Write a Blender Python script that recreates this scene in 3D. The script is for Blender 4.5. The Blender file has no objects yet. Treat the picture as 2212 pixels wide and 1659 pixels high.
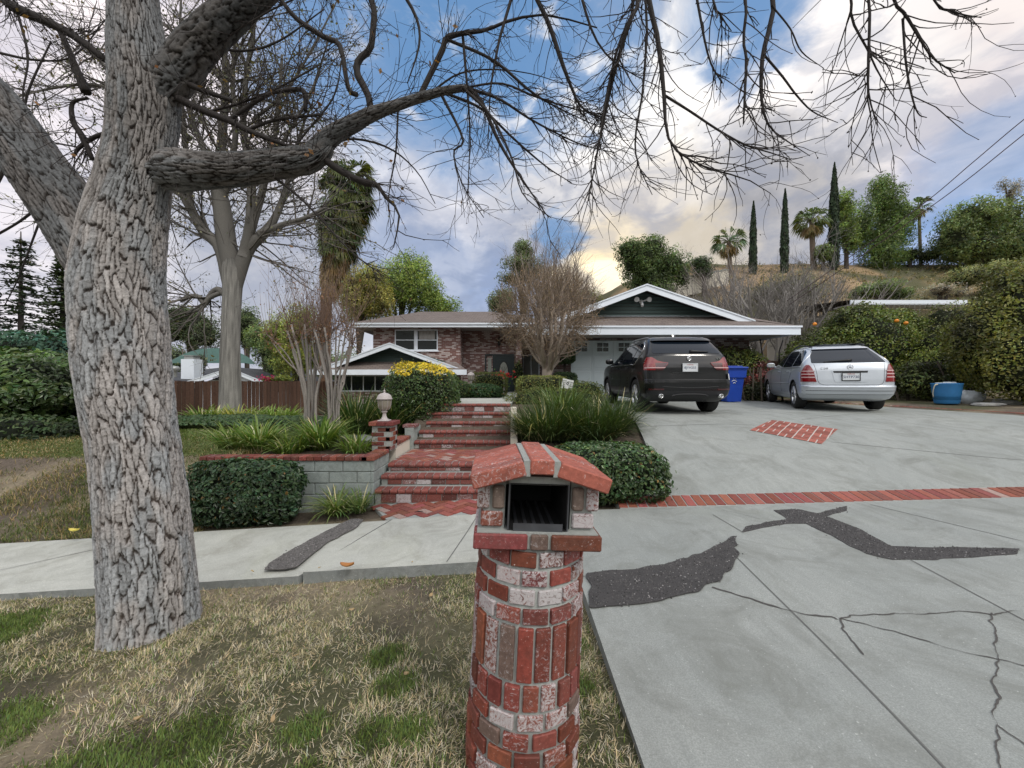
import bpy, math, random
import numpy as np
from mathutils import Vector, Matrix
random.seed(7); RNG = np.random.default_rng(11)
SC = bpy.context.scene; COL = SC.collection
F, CX, CY = 831.0, 1106.0, 829.5
def at(px, py, Y):
    return np.array([(px-CX)/F*Y, Y, (CY-py)/F*Y])
R = math.radians
# ---------------------------------------------------------------- objects
def tag(o, label=None, cat=None, group=None, kind=None):
    if label: o['label'] = label
    if cat: o['category'] = cat
    if group: o['group'] = group
    if kind: o['kind'] = kind
    return o
def thing(name, label, cat, loc=(0, 0, 0), rz=0, group=None):
    o = bpy.data.objects.new(name, None); COL.objects.link(o)
    o.location = [float(a) for a in loc]; o.rotation_euler = (0, 0, rz); o.empty_display_size = .1
    return tag(o, label, cat, group)
def dup(root, loc=None, rz=None, label=None):
    def cp(o, par):
        c = o.copy(); COL.objects.link(c); c.parent = par
        for k in list(o.children): cp(k, c)
        return c
    r = cp(root, None)
    if loc is not None: r.location = [float(a) for a in loc]
    if rz is not None: r.rotation_euler = (0, 0, rz)
    if label: r['label'] = label
    return r
def wloc(o):
    p = np.zeros(3)
    while o is not None:
        p = p+np.array(o.location); o = o.parent
    return p
class MB:
    """collects shapes, then links them as ONE mesh object"""
    def __init__(s): s.v = []; s.c = []; s.f = []; s.n = 0; s.hc = False
    def add(s, v, f, mat=0, smooth=False, col=None):
        v = np.asarray(v, float).reshape(-1, 3); f = np.asarray(f, np.int64)
        if col is None: c = np.ones((len(v), 4))
        else:
            s.hc = True; col = np.asarray(col, float)
            if col.shape[-1] == 3: col = np.concatenate([col, np.zeros(col.shape[:-1]+(1,))], -1)
            c = np.broadcast_to(col, (len(v), 4))
        s.v.append(v); s.c.append(c); s.f.append((f+s.n, mat, smooth)); s.n += len(v)
        return s
    def box(s, a, b, mat=0, col=None, bev=0.0):
        a = np.array(a, float); b = np.array(b, float)
        lo = np.minimum(a, b); hi = np.maximum(a, b)
        return s.obox((lo+hi)/2, (hi-lo)/2, np.eye(3), mat, col, bev)
    def obox(s, c, h, M=None, mat=0, col=None, bev=0.0):
        """oriented box, rows of M are its axes; bev chamfers the edges"""
        M = np.eye(3) if M is None else np.asarray(M, float); h = np.asarray(h, float)
        if bev <= 0:
            sg = np.array([[x, y, z] for x in (-1, 1) for y in (-1, 1) for z in (-1, 1)], float)
            f = [[0, 1, 3, 2], [4, 6, 7, 5], [0, 4, 5, 1], [2, 3, 7, 6], [0, 2, 6, 4], [1, 5, 7, 3]]
            return s.add(np.asarray(c)+(sg*h)@M, f, mat, False, col)
        bev = min(bev, h.min()*.95)
        V = []; idx = {}
        for x in (-1, 1):
            for y in (-1, 1):
                for z in (-1, 1):
                    for k in range(3):
                        p = np.array([x, y, z], float)*(h-bev); p[k] = np.array([x, y, z])[k]*h[k]
                        idx[(x, y, z, k)] = len(V); V.append(p)
        fq = []; ft = []
        def fc(l, nrm):
            P = [V[i] for i in l]
            if np.dot(np.cross(P[1]-P[0], P[2]-P[0]), nrm) < 0: l = l[::-1]
            (fq if len(l) == 4 else ft).append(l)
        for k in range(3):
            a, b = [(1, 2), (0, 2), (0, 1)][k]
            for sg in (-1, 1):
                l = []
                for (u, w) in ((-1, -1), (1, -1), (1, 1), (-1, 1)):
                    t = [0, 0, 0]; t[k] = sg; t[a] = u; t[b] = w; l.append(idx[(*t, k)])
                n = np.zeros(3); n[k] = sg; fc(l, n)
            for u in (-1, 1):
                for w in (-1, 1):
                    t = [0, 0, 0]; t[a] = u; t[b] = w
                    t0 = list(t); t0[k] = -1; t1 = list(t); t1[k] = 1
                    fc([idx[(*t0, a)], idx[(*t1, a)], idx[(*t1, b)], idx[(*t0, b)]], np.array(t, float))
        for x in (-1, 1):
            for y in (-1, 1):
                for z in (-1, 1): fc([idx[(x, y, z, k)] for k in range(3)], np.array([x, y, z], float))
        W = np.asarray(c)+np.array(V)@M
        n0 = s.n
        s.add(W, fq, mat, False, col)
        s.f.append((np.array(ft)+n0, mat, False))
        return s
    def grid(s, P, mat=0, smooth=True, col=None, closeu=False, flip=False):
        """P (nv,nu,3)"""
        nv, nu = P.shape[:2]
        i = np.arange(nv-1)[:, None]; j = np.arange(nu if closeu else nu-1)[None, :]; j2 = (j+1) % nu
        f = np.stack([i*nu+j, i*nu+j2, (i+1)*nu+j2, (i+1)*nu+j], -1).reshape(-1, 4)
        if flip: f = f[:, ::-1]
        return s.add(P.reshape(-1, 3), f, mat, smooth, None if col is None else (np.asarray(col).reshape(-1, np.shape(col)[-1]) if np.ndim(col) > 1 else col))
    def tube(s, pts, rad, k=8, mat=0, col=None, cap=True, smooth=True):
        P = np.asarray(pts, float)[None]; rr = np.broadcast_to(np.asarray(rad, float), (P.shape[1],))[None]
        tubes(s, P, rr, k, mat, col, smooth)
        if cap:
            n = P.shape[1]; b = s.n-n*k
            for e in (0, n-1): s.f.append((np.array([[b+e*k+i for i in range(k)]]), mat, False))
        return s
    def lathe(s, prof, c=(0, 0, 0), k=20, mat=0, col=None, smooth=True, M=None):
        prof = np.asarray(prof, float); th = np.linspace(0, 2*np.pi, k, endpoint=False)
        P = np.stack([prof[:, :1]*np.cos(th), prof[:, :1]*np.sin(th), np.repeat(prof[:, 1:2], k, 1)], -1)
        if M is not None: P = P@np.asarray(M)
        return s.grid(P+np.asarray(c), mat, smooth, col, closeu=True)
    def prism(s, poly, axis, a, b, mat=0, col=None):
        """poly: list of 2D points in the two other axes (cyclic order), extruded a..b along axis"""
        n = len(poly); V = []
        for e in (a, b):
            for p in poly:
                t = [0, 0, 0]; o = [i for i in range(3) if i != axis]; t[axis] = e; t[o[0]] = p[0]; t[o[1]] = p[1]; V.append(t)
        s.add(V, [[i, (i+1) % n, n+(i+1) % n, n+i] for i in range(n)], mat, False, col)
        m = s.n-2*n
        s.f.append((np.array([[m+i for i in range(n)]]), mat, False)); s.f.append((np.array([[m+n+i for i in range(n)]]), mat, False))
        return s
    def mesh(s, name, mats, off=None):
        me = bpy.data.meshes.new(name)
        v = np.concatenate(s.v) if s.v else np.zeros((0, 3))
        if off is not None: v = v-off
        me.vertices.add(len(v)); me.vertices.foreach_set('co', v.astype(np.float32).ravel())
        li = np.concatenate([f.ravel() for f, _, _ in s.f]); lt = np.concatenate([np.full(len(f), f.shape[1]) for f, _, _ in s.f])
        mi = np.concatenate([np.full(len(f), m) for f, m, _ in s.f]); sm = np.concatenate([np.full(len(f), q) for f, _, q in s.f])
        ls = np.concatenate([[0], np.cumsum(lt)[:-1]])
        me.loops.add(len(li)); me.loops.foreach_set('vertex_index', li.astype(np.int32))
        me.polygons.add(len(lt)); me.polygons.foreach_set('loop_start', ls.astype(np.int32))
        try: me.polygons.foreach_set('loop_total', lt.astype(np.int32))
        except Exception: pass
        me.polygons.foreach_set('material_index', mi.astype(np.int32)); me.polygons.foreach_set('use_smooth', sm.astype(bool))
        if s.hc:
            at_ = me.attributes.new('Col', 'FLOAT_COLOR', 'POINT')
            c = np.concatenate(s.c); at_.data.foreach_set('color', c.astype(np.float32).ravel())
        for m in (mats if isinstance(mats, (list, tuple)) else [mats]): me.materials.append(m)
        me.update(calc_edges=True); me.validate()
        return me
    def build(s, name, mats, parent=None, local=False):
        """geometry is in world space unless local"""
        off = None
        if parent is not None and not local: off = wloc(parent)
        o = bpy.data.objects.new(name, s.mesh(name, mats, off)); COL.objects.link(o); o.parent = parent
        return o
def fixnormals(o):
    import bmesh
    bm = bmesh.new(); bm.from_mesh(o.data); bmesh.ops.recalc_face_normals(bm, faces=bm.faces); bm.to_mesh(o.data); bm.free()
    return o
def frames(P):
    T = np.gradient(P, axis=-2); T /= np.linalg.norm(T, axis=-1, keepdims=True)+1e-9
    ref = np.array([.31, .93, .17]); U = np.cross(T, ref); U /= np.linalg.norm(U, axis=-1, keepdims=True)+1e-9
    return T, U, np.cross(T, U)
def tubes(mb, P, Rr, k=3, mat=0, col=None, smooth=True):
    """P (T,n,3), Rr (T,n): T tubes at once"""
    Tn, n = P.shape[:2]
    _, U, V = frames(P)
    th = np.linspace(0, 2*np.pi, k, endpoint=False)
    X = P[:, :, None]+Rr[:, :, None, None]*(U[:, :, None]*np.cos(th)[:, None]+V[:, :, None]*np.sin(th)[:, None])
    b = (np.arange(Tn)*n*k)[:, None, None]; i = (np.arange(n-1)*k)[None, :, None]; j = np.arange(k)[None, None]; j2 = (j+1) % k
    f = np.stack([b+i+j, b+i+j2, b+i+k+j2, b+i+k+j], -1).reshape(-1, 4)
    if col is not None and np.ndim(col) == 2: col = np.repeat(np.asarray(col), n*k, 0)
    mb.add(X.reshape(-1, 3), f, mat, smooth, col)
def spline(P, n):
    """Catmull-Rom through rows of P (any width) -> n rows"""
    P = np.asarray(P, float); m = len(P)
    if m == 2: return P[0]+(P[1]-P[0])*np.linspace(0, 1, n)[:, None]
    t = np.linspace(0, m-1-1e-6, n); i = t.astype(int); u = (t-i)[:, None]
    E = np.vstack([2*P[0]-P[1], P, 2*P[-1]-P[-2]]); a, b, c, d = E[i], E[i+1], E[i+2], E[i+3]
    return .5*((2*b)+(c-a)*u+(2*a-5*b+4*c-d)*u*u+(3*b-a-3*c+d)*u**3)
# ---------------------------------------------------------------- numpy noise
def _h(ix, iy, iz, s):
    h = (ix.astype(np.int64)*374761393+iy.astype(np.int64)*668265263+iz.astype(np.int64)*1440662683+s*974711) & 0xffffffff
    h = ((h ^ (h >> 13))*1274126177) & 0xffffffff
    h = ((h ^ (h >> 16))*2246822519) & 0xffffffff
    return ((h ^ (h >> 15)) & 0xffffff)/float(0xffffff)
def vnoise(p, s=0):
    p = np.asarray(p, float); i = np.floor(p).astype(np.int64); f = p-i; f = f*f*(3-2*f); r = 0
    for dx in (0, 1):
        for dy in (0, 1):
            for dz in (0, 1):
                w = (f[..., 0] if dx else 1-f[..., 0])*(f[..., 1] if dy else 1-f[..., 1])*(f[..., 2] if dz else 1-f[..., 2])
                r = r+w*_h(i[..., 0]+dx, i[..., 1]+dy, i[..., 2]+dz, s)
    return r
def fbm(p, o=4, s=0):
    r = 0; a = .5; t = 0
    for k in range(o): r = r+a*vnoise(np.asarray(p)*2**k+k*17.3, s+k); t += a; a *= .5
    return r/t
def n2(x, y, sc=1, o=3, s=0): return fbm(np.stack([np.asarray(x)*sc, np.asarray(y)*sc, np.zeros_like(np.asarray(x, float))+.5], -1), o, s)
def sstep(a, b, x): t = np.clip((x-a)/(b-a), 0, 1); return t*t*(3-2*t)
def lerp(a, b, t): return np.asarray(a)+(np.asarray(b)-np.asarray(a))*t
def unit(n):
    v = RNG.normal(size=(n, 3)); return v/np.linalg.norm(v, axis=1, keepdims=True)
# ---------------------------------------------------------------- foliage
def leaves(mb, c, nrm, size, asp=.5, col=(.05, .09, .03), mat=0, fold=0.0, up=None):
    """one pointed leaf per row of c; fold>0 gives a creased two-face leaf"""
    n = len(c); nrm = nrm/(np.linalg.norm(nrm, axis=1, keepdims=True)+1e-9)
    a = np.cross(nrm, unit(n)) if up is None else up-nrm*(up*nrm).sum(1, keepdims=True)
    a /= np.linalg.norm(a, axis=1, keepdims=True)+1e-9; b = np.cross(nrm, a)
    L = np.broadcast_to(np.asarray(size, float), (n,))[:, None]*.5; Wd = L*asp
    col = np.broadcast_to(np.asarray(col, float), (n, 3))
    if fold > 0:
        V = np.stack([c-a*L, c-a*L*.35+b*Wd+nrm*Wd*fold, c+a*L*.45+b*Wd*.75+nrm*Wd*fold, c+a*L-nrm*L*.15, c+a*L*.45-b*Wd*.75+nrm*Wd*fold, c-a*L*.35-b*Wd+nrm*Wd*fold], 1)
        b0 = (np.arange(n)*6)[:, None]
        f = np.concatenate([b0+np.array([[0, 3, 2, 1]]), b0+np.array([[0, 5, 4, 3]])])
        mb.add(V.reshape(-1, 3), f, mat, False, np.repeat(col, 6, 0))
    else:
        V = np.stack([c-a*L, c+b*Wd, c+a*L, c-b*Wd], 1)
        mb.add(V.reshape(-1, 3), (np.arange(n)*4)[:, None]+np.arange(4)[None], mat, False, np.repeat(col, 4, 0))
def tint(n, base, var=.35, hue=.15, s=None):
    """n leaf colours around base"""
    k = RNG.uniform(1-var, 1+var, (n, 1)); h = RNG.normal(0, hue, (n, 1))
    c = np.asarray(base)*k; c = c*np.hstack([1+h, np.ones((n, 1)), 1-h*.6]); return np.clip(c, .002, 1)
def blades(mb, base, az, L, th0, bend, w, segs=3, col=(.1, .15, .04), mat=0, tipcol=None):
    """arching strap leaves: az heading, th0 start angle from vertical, bend total extra angle"""
    n = len(base); s = np.linspace(0, 1, segs+1)
    L = np.broadcast_to(L, (n,)); w = np.broadcast_to(w, (n,)); th0 = np.broadcast_to(th0, (n,)); bend = np.broadcast_to(bend, (n,))
    P = np.zeros((n, segs+1, 3)); P[:, 0] = base; H = np.stack([np.cos(az), np.sin(az), 0*az], -1)
    for k in range(1, segs+1):
        th = th0+bend*(s[k-1]+s[k])/2; st = (L/segs)[:, None]
        P[:, k] = P[:, k-1]+H*(np.sin(th)[:, None]*st)+np.array([0, 0, 1])*(np.cos(th)[:, None]*st)
    S = np.stack([-np.sin(az), np.cos(az), 0*az], -1)
    wp = np.interp(s, [0, .35, .8, 1], [.8, 1, .65, .06])
    A = P+S[:, None]*(w[:, None]*wp[None])[..., None]*.5; B = P-S[:, None]*(w[:, None]*wp[None])[..., None]*.5
    V = np.stack([A, B], 2)
    b = (np.arange(n)*(segs+1)*2)[:, None]; k = (np.arange(segs)*2)[None]
    f = np.stack([b+k, b+k+1, b+k+3, b+k+2], -1).reshape(-1, 4)
    col = np.broadcast_to(np.asarray(col, float), (n, 3)); tc = col if tipcol is None else np.broadcast_to(tipcol, (n, 3))
    C = col[:, None]+(tc-col)[:, None]*s[None, :, None]
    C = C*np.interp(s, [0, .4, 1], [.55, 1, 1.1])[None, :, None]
    mb.add(V.reshape(-1, 3), f, mat, True, np.repeat(C, 2, 1).reshape(-1, 3))
def blobpts(n, c, r, shell=.55, s=0, lump=.25, p=2.0):
    """points+normals in the outer part of a lumpy superellipsoid"""
    d = unit(n); c = np.asarray(c, float); r = np.asarray(r, float)
    k = 1/(np.sum(np.abs(d)**p, 1)**(1/p))[:, None]
    l = 1+lump*(fbm(d*2.3+s*7.7, 3, s)-.5)[:, None]*2
    t = (shell+(1-shell)*RNG.uniform(0, 1, (n, 1))**.6)
    return c+d*k*l*t*r, d/r*r.mean()
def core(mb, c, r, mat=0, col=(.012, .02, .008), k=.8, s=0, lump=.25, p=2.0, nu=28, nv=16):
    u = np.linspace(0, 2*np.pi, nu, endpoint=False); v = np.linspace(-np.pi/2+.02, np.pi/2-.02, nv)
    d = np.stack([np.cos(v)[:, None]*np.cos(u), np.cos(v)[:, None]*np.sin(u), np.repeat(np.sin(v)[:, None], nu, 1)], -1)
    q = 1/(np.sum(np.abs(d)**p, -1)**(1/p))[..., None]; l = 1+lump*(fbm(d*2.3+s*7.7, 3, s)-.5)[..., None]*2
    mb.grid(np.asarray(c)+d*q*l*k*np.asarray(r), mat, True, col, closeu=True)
# ---------------------------------------------------------------- branches
def grow(base, d, L, r, levels, spec, out, lv=0, up=0.0, rng=None):
    """spec per level: dict(n children, ang, len ratio, r ratio, wig, up, start, pts)"""
    sp = spec[lv]; n = sp.get('pts', 7); P = [np.asarray(base, float)]; d = np.asarray(d, float)/np.linalg.norm(d)
    for i in range(n-1):
        d = d+RNG.normal(0, sp.get('wig', .12), 3)+np.array([0, 0, sp.get('up', 0.0)])
        d /= np.linalg.norm(d); P.append(P[-1]+d*L/(n-1))
    P = np.array(P); tp = sp.get('tip', .35); rad = r*np.interp(np.linspace(0, 1, n), [0, 1], [1, tp])
    out.append((lv, P, rad))
    if lv+1 >= levels: return
    for c in range(int(sp['n'])):
        t = RNG.uniform(sp.get('start', .3), 1.0); k = t*(n-1); i = min(int(k), n-2); q = P[i]+(P[i+1]-P[i])*(k-i)
        td = P[i+1]-P[i]; td /= np.linalg.norm(td)
        a = unit(1)[0]; a -= td*np.dot(a, td); a /= np.linalg.norm(a)+1e-9
        an = R(RNG.normal(sp.get('ang', 45), 10)); nd = td*math.cos(an)+a*math.sin(an)
        grow(q, nd, L*sp.get('lr', .6)*RNG.uniform(.7, 1.2)*(1.15-.45*t), max(np.interp(k, np.arange(n), rad)*sp.get('rr', .55), .0012), levels, spec, out, lv+1)
def resamp(P, rad, n): 
    Q = spline(np.hstack([P, rad[:, None]]), n); return Q[:, :3], np.maximum(Q[:, 3], .0008)
def put(mb, lst, ks=(8, 6, 4, 3, 3), n=7, mat=0, col=None):
    by = {}
    for lv, P, rad in lst: by.setdefault(lv, []).append(resamp(P, rad, n))
    for lv, L in by.items():
        tubes(mb, np.array([a for a, _ in L]), np.array([b for _, b in L]), ks[min(lv, len(ks)-1)], mat, col)
# ---------------------------------------------------------------- materials
class NT:
    def __init__(s, name):
        s.m = bpy.data.materials.new(name); s.m.use_nodes = True; s.t = s.m.node_tree; s.t.nodes.clear()
        s.out = s.t.nodes.new('ShaderNodeOutputMaterial'); s.b = s.n('ShaderNodeBsdfPrincipled'); s.l(s.b.outputs[0], s.out.inputs[0])
    def n(s, ty, props=None, **kw):
        x = s.t.nodes.new(ty)
        for k, v in (props or {}).items(): setattr(x, k, v)
        for k, v in kw.items():
            i = x.inputs[k.replace('_', ' ')]
            if hasattr(v, 'links'): s.l(v, i)
            elif hasattr(v, 'outputs'): s.l(v.outputs[0], i)
            else: i.default_value = v
        return x
    def l(s, a, b): s.t.links.new(a, b)
    def set(s, **kw):
        for k, v in kw.items():
            i = s.b.inputs[k.replace('_', ' ')]
            if hasattr(v, 'links'): s.l(v, i)
            elif hasattr(v, 'outputs'): s.l(v.outputs[0], i)
            else: i.default_value = v
        return s
    def co(s, kind='Object', sc=(1, 1, 1)):
        t = s.n('ShaderNodeTexCoord'); m = s.n('ShaderNodeMapping', Vector=t.outputs[kind]); m.inputs['Scale'].default_value = sc
        return m.outputs[0]
    def noise(s, sc, det=5, rough=.6, vec=None, dist=0.0):
        x = s.n('ShaderNodeTexNoise', Scale=sc, Detail=det, Roughness=rough, Distortion=dist)
        s.l(vec if vec is not None else s.co(), x.inputs['Vector']); return x.outputs['Fac']
    def ramp(s, fac, stops):
        x = s.n('ShaderNodeValToRGB'); s.l(fac, x.inputs[0]); e = x.color_ramp.elements
        while len(e) > 2: e.remove(e[-1])
        for i, (p, c) in enumerate(stops):
            q = e[i] if i < 2 else e.new(p)
            q.position = p; c = (c, c, c) if not hasattr(c, '__len__') else c; q.color = (*c[:3], 1)
        return x.outputs[0]
    def mix(s, fac, a, b, mode='MIX'):
        x = s.n('ShaderNodeMix', {'data_type': 'RGBA', 'blend_type': mode})
        for i, v in ((0, fac), (6, a), (7, b)):
            if hasattr(v, 'links'): s.l(v, x.inputs[i])
            elif hasattr(v, '__len__'): x.inputs[i].default_value = (*v[:3], 1)
            else: x.inputs[i].default_value = v
        return x.outputs[2]
    def math(s, op, a, b=0.0, c=0.0):
        x = s.n('ShaderNodeMath', {'operation': op})
        for i, v in enumerate((a, b, c)):
            if hasattr(v, 'links'): s.l(v, x.inputs[i])
            else: x.inputs[i].default_value = v
        return x.outputs[0]
    def col(s):
        x = s.n('ShaderNodeAttribute'); x.attribute_name = 'Col'; return x.outputs['Color']
    def bump(s, h, st=.3, d=.01):
        x = s.n('ShaderNodeBump', Strength=st, Distance=d); s.l(h, x.inputs['Height']); s.l(x.outputs[0], s.b.inputs['Normal']); return s
def simple(name, c, rough=.6, metal=0.0, var=.15, nsc=6, bump=0.0, **kw):
    t = NT(name); f = t.noise(nsc, 6)
    c = np.array(c); t.set(Base_Color=t.mix(f, tuple(c*(1-var)), tuple(np.minimum(c*(1+var), 1))), Roughness=rough, Metallic=metal, **kw)
    if bump: t.bump(t.noise(nsc*12, 4), bump, .004)
    return t.m
def concrete(name, a, b, bsc=1.0, stain=.5, brush=(1, 1, 1)):
    t = NT(name); v = t.co('Object'); vb = t.co('Object', brush)
    big = t.noise(.55*bsc, 5, .6, v, 1.0); mid = t.noise(5*bsc, 6, .65, vb); fine = t.noise(140, 3, .7, v); sp = t.n('ShaderNodeTexVoronoi', Scale=95.0); t.l(v, sp.inputs['Vector'])
    c = t.mix(t.ramp(big, [(.3, 0), (.7, 1)]), a, b)
    c = t.mix(t.ramp(mid, [(.35, 0), (.75, stain)]), c, tuple(np.array(a)*.72))
    c = t.mix(t.ramp(t.noise(1.7*bsc, 8, .72, v, 1.5), [(.46, 0), (.68, .75)]), c, (a[0]*.62, a[1]*.60, a[2]*.56)); c = t.mix(t.ramp(t.noise(.8*bsc, 6, .7, v, .8), [(.55, 0), (.75, .35)]), c, (a[0]*1.05, a[1]*1.06, a[2]*.92))
    c = t.mix(t.ramp(t.noise(9, 4, .75, v, 3.0), [(.64, 0), (.72, .6)]), c, (a[0]*.45, a[1]*.44, a[2]*.42))
    c = t.mix(t.ramp(fine, [(.42, .45), (.6, 0)]), c, tuple(np.array(a)*.55))
    c = t.mix(t.ramp(sp.outputs['Distance'], [(.06, .6), (.14, 0)]), c, (.10, .095, .09))
    c = t.mix(t.ramp(t.noise(62, 2, .5, v), [(.68, 0), (.76, .6)]), c, tuple(np.minimum(np.array(b)*1.35, .9)))
    t.set(Base_Color=c, Roughness=.88, Specular_IOR_Level=.3)
    return t.bump(t.math('ADD', fine, t.math('MULTIPLY', mid, 1.2)), .35, .004).m
def leafmat(name, trans=.25, rough=.5, spec=.35, gain=(1.45, 1.45, 1.35)):
    t = NT(name); cc = t.mix(1.0, t.col(), gain, 'MULTIPLY'); t.set(Base_Color=cc, Roughness=rough, Specular_IOR_Level=spec)
    tr = t.n('ShaderNodeBsdfTranslucent'); t.l(t.mix(1.0, cc, (1.3, 1.5, .6), 'MULTIPLY'), tr.inputs[0])
    mx = t.n('ShaderNodeMixShader'); mx.inputs[0].default_value = trans; t.l(t.b.outputs[0], mx.inputs[1]); t.l(tr.outputs[0], mx.inputs[2]); t.l(mx.outputs[0], t.out.inputs[0])
    return t.m
def colmat(name, rough=.8, nsc=30, lo=.75, hi=1.2, bump=.0, spec=.3, bd=.004):
    t = NT(name); f = t.noise(nsc, 5, .65); c = t.mix(1.0, t.col(), t.ramp(f, [(.25, lo), (.75, hi)]), 'MULTIPLY')
    t.set(Base_Color=c, Roughness=rough, Specular_IOR_Level=spec)
    if bump: t.bump(f, bump, bd)
    return t.m
def brickpaint(name, rough=.7):
    """single bricks: vertex colour, chalky white lime bloom and pits"""
    t = NT(name); v = t.co('Object'); c = t.mix(1.0, t.col(), t.ramp(t.noise(45, 6, .7, v), [(.25, .50), (.8, 1.3)]), 'MULTIPLY'); c = t.mix(t.ramp(t.noise(7, 6, .7, v), [(.5, 0), (.72, .55)]), c, (.085, .05, .04))
    a = t.n('ShaderNodeAttribute'); a.attribute_name = 'Col'
    m = t.math('MULTIPLY', t.ramp(t.math('ADD', t.noise(34, 8, .8, v, 2.0), t.math('MULTIPLY', a.outputs['Alpha'], .40)), [(.63, 0), (.73, 1)]), .85)
    c = t.mix(m, c, (.50, .48, .49)); c = t.mix(t.ramp(t.noise(90, 3, .6, v), [(.66, 0), (.74, .8)]), c, (.62, .58, .56))
    t.set(Base_Color=c, Roughness=rough, Specular_IOR_Level=.35)
    return t.bump(t.noise(60, 6, .7, v), .35, .004).m
def brickwall(name, c1, c2, white, mortar, lime=.5):
    """coursed bricks on a vertical wall, object space metres"""
    t = NT(name); tc = t.n('ShaderNodeTexCoord'); sx = t.n('ShaderNodeSeparateXYZ'); t.l(tc.outputs['Object'], sx.inputs[0])
    cb = t.n('ShaderNodeCombineXYZ'); t.l(t.math('ADD', sx.outputs[0], sx.outputs[1]), cb.inputs[0]); t.l(sx.outputs[2], cb.inputs[1])
    b = t.n('ShaderNodeTexBrick', Scale=1.0, Mortar_Size=.009, Mortar_Smooth=.3, Bias=0.0, Brick_Width=.225, Row_Height=.075)
    t.l(cb.outputs[0], b.inputs['Vector']); b.inputs['Color1'].default_value = (*c1, 1); b.inputs['Color2'].default_value = (*c2, 1); b.inputs['Mortar'].default_value = (*mortar, 1)
    b2 = t.n('ShaderNodeTexBrick', {'offset': .5}, Scale=1.0, Mortar_Size=.0, Bias=0.0, Brick_Width=.225, Row_Height=.075); t.l(cb.outputs[0], b2.inputs['Vector'])
    b2.inputs['Color1'].default_value = (0, 0, 0, 1); b2.inputs['Color2'].default_value = (1, 1, 1, 1)
    v = t.co('Object'); n = t.noise(2.2, 5, .7, v)
    w = t.math('MULTIPLY', t.ramp(t.math('ADD', b2.outputs[0], t.math('MULTIPLY', n, .55)), [(1.0-.0, 0), (1.0+.02, 1)] if False else [(.98-lime*.3, 0), (1.0-lime*.3+.1, 1)]), t.ramp(t.noise(26, 5, .7, v), [(.35, .2), (.6, .95)]))
    c = t.mix(w, b.outputs[0], white); c = t.mix(b.outputs['Fac'], c, mortar)
    t.set(Base_Color=c, Roughness=.85); return t.bump(t.math('SUBTRACT', t.noise(40, 4, .6, v), b.outputs['Fac']), .6, .01).m
def carpaint(name, c, metal=.4, rough=.3, coat=1.0, spec=.5):
    t = NT(name); f = t.noise(900, 2, .5); d = t.noise(3, 5, .7)
    t.set(Base_Color=t.mix(f, tuple(np.array(c)*.8), tuple(np.array(c)*1.2)), Metallic=metal, Roughness=t.ramp(d, [(.3, rough*.85), (.8, rough*1.3)]), Coat_Weight=coat, Coat_Roughness=.06, Specular_IOR_Level=spec); return t.m
M = {}
M['walk'] = concrete('sidewalk_concrete', (.46, .47, .43), (.56, .565, .52), 1.2, .35)
M['drive'] = concrete('driveway_concrete', (.295, .315, .303), (.385, .40, .38), .8, .45, (3, .6, 1))
M['kerb'] = concrete('slab_edge_concrete', (.24, .26, .26), (.34, .35, .34), 4, .6)
M['block'] = concrete('wall_block', (.30, .345, .34), (.40, .44, .42), 3, .4)
M['asphalt'] = (lambda t: (t.set(Base_Color=t.mix(t.ramp(t.noise(170, 3, .8), [(.62, 0), (.72, 1)]), t.mix(t.noise(7, 5), (.038, .036, .037), (.085, .08, .08)), (.26, .26, .27)), Roughness=.85), t.bump(t.noise(110, 5, .8), 1.0, .012))[1].m)(NT('asphalt_patch'))
M['asphaltgrey'] = (lambda t: (t.set(Base_Color=t.mix(t.ramp(t.noise(150, 3, .8), [(.62, 0), (.72, 1)]), t.mix(t.noise(9, 5), (.085, .08, .075), (.16, .15, .145)), (.3, .3, .3)), Roughness=.9), t.bump(t.noise(110, 5, .8), 1.0, .012))[1].m)(NT('worn_asphalt'))
M['crack'] = simple('crack_dark', (.075, .07, .066), .95, nsc=30)
M['joint'] = simple('joint_dark', (.13, .13, .125), .95, nsc=30)
M['leaf'] = leafmat('leaf'); M['leafgloss'] = leafmat('glossy_leaf', .18, .33, .5); M['grass'] = leafmat('grass_blade', .25, .6, .25, (1.15, 1.12, 1.1)); M['needle'] = leafmat('needle', .15, .6, .2)
M['core'] = colmat('dark_core_fill', .95)  # for the dark masses added inside foliage to block light
M['bark'] = colmat('bark', .92, 70, .62, 1.35, .6, .2, .006); M['twig'] = colmat('twig_bark', .85, 40, .8, 1.2)
M['brick'] = brickpaint('lime_stained_brick'); M['mortar'] = simple('mortar', (.30, .315, .30), .95, var=.3, nsc=40, bump=.6)
M['paver'] = colmat('clay_paver', .85, 40, .7, 1.25, .4); M['palemortar'] = simple('pale_mortar', (.50, .46, .43), .95, var=.2, nsc=30)
M['housebrick'] = brickwall('used_brick_wall', (.20, .085, .070), (.12, .055, .052), (.62, .55, .53), (.26, .23, .22), .62)
M['darkbrick'] = brickwall('dark_used_brick', (.09, .045, .04), (.05, .028, .028), (.34, .31, .30), (.10, .095, .09), .35)
M['white'] = simple('white_paint', (.76, .82, .90), .45, var=.06, nsc=3); M['cream'] = simple('cream_stucco', (.62, .58, .50), .9, var=.1, bump=.3)
M['soffit'] = simple('soffit_paint', (.32, .31, .30), .8); M['green'] = simple('green_siding', (.042, .078, .074), .55, var=.12)
M['doorgreen'] = simple('door_green', (.012, .024, .028), .35); M['garage'] = simple('garage_door_paint', (.60, .68, .72), .5, var=.04, nsc=1.5)
M['glass'] = simple('dark_window_glass', (.018, .022, .026), .05, var=.2, nsc=1.2, Specular_IOR_Level=.8)
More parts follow.
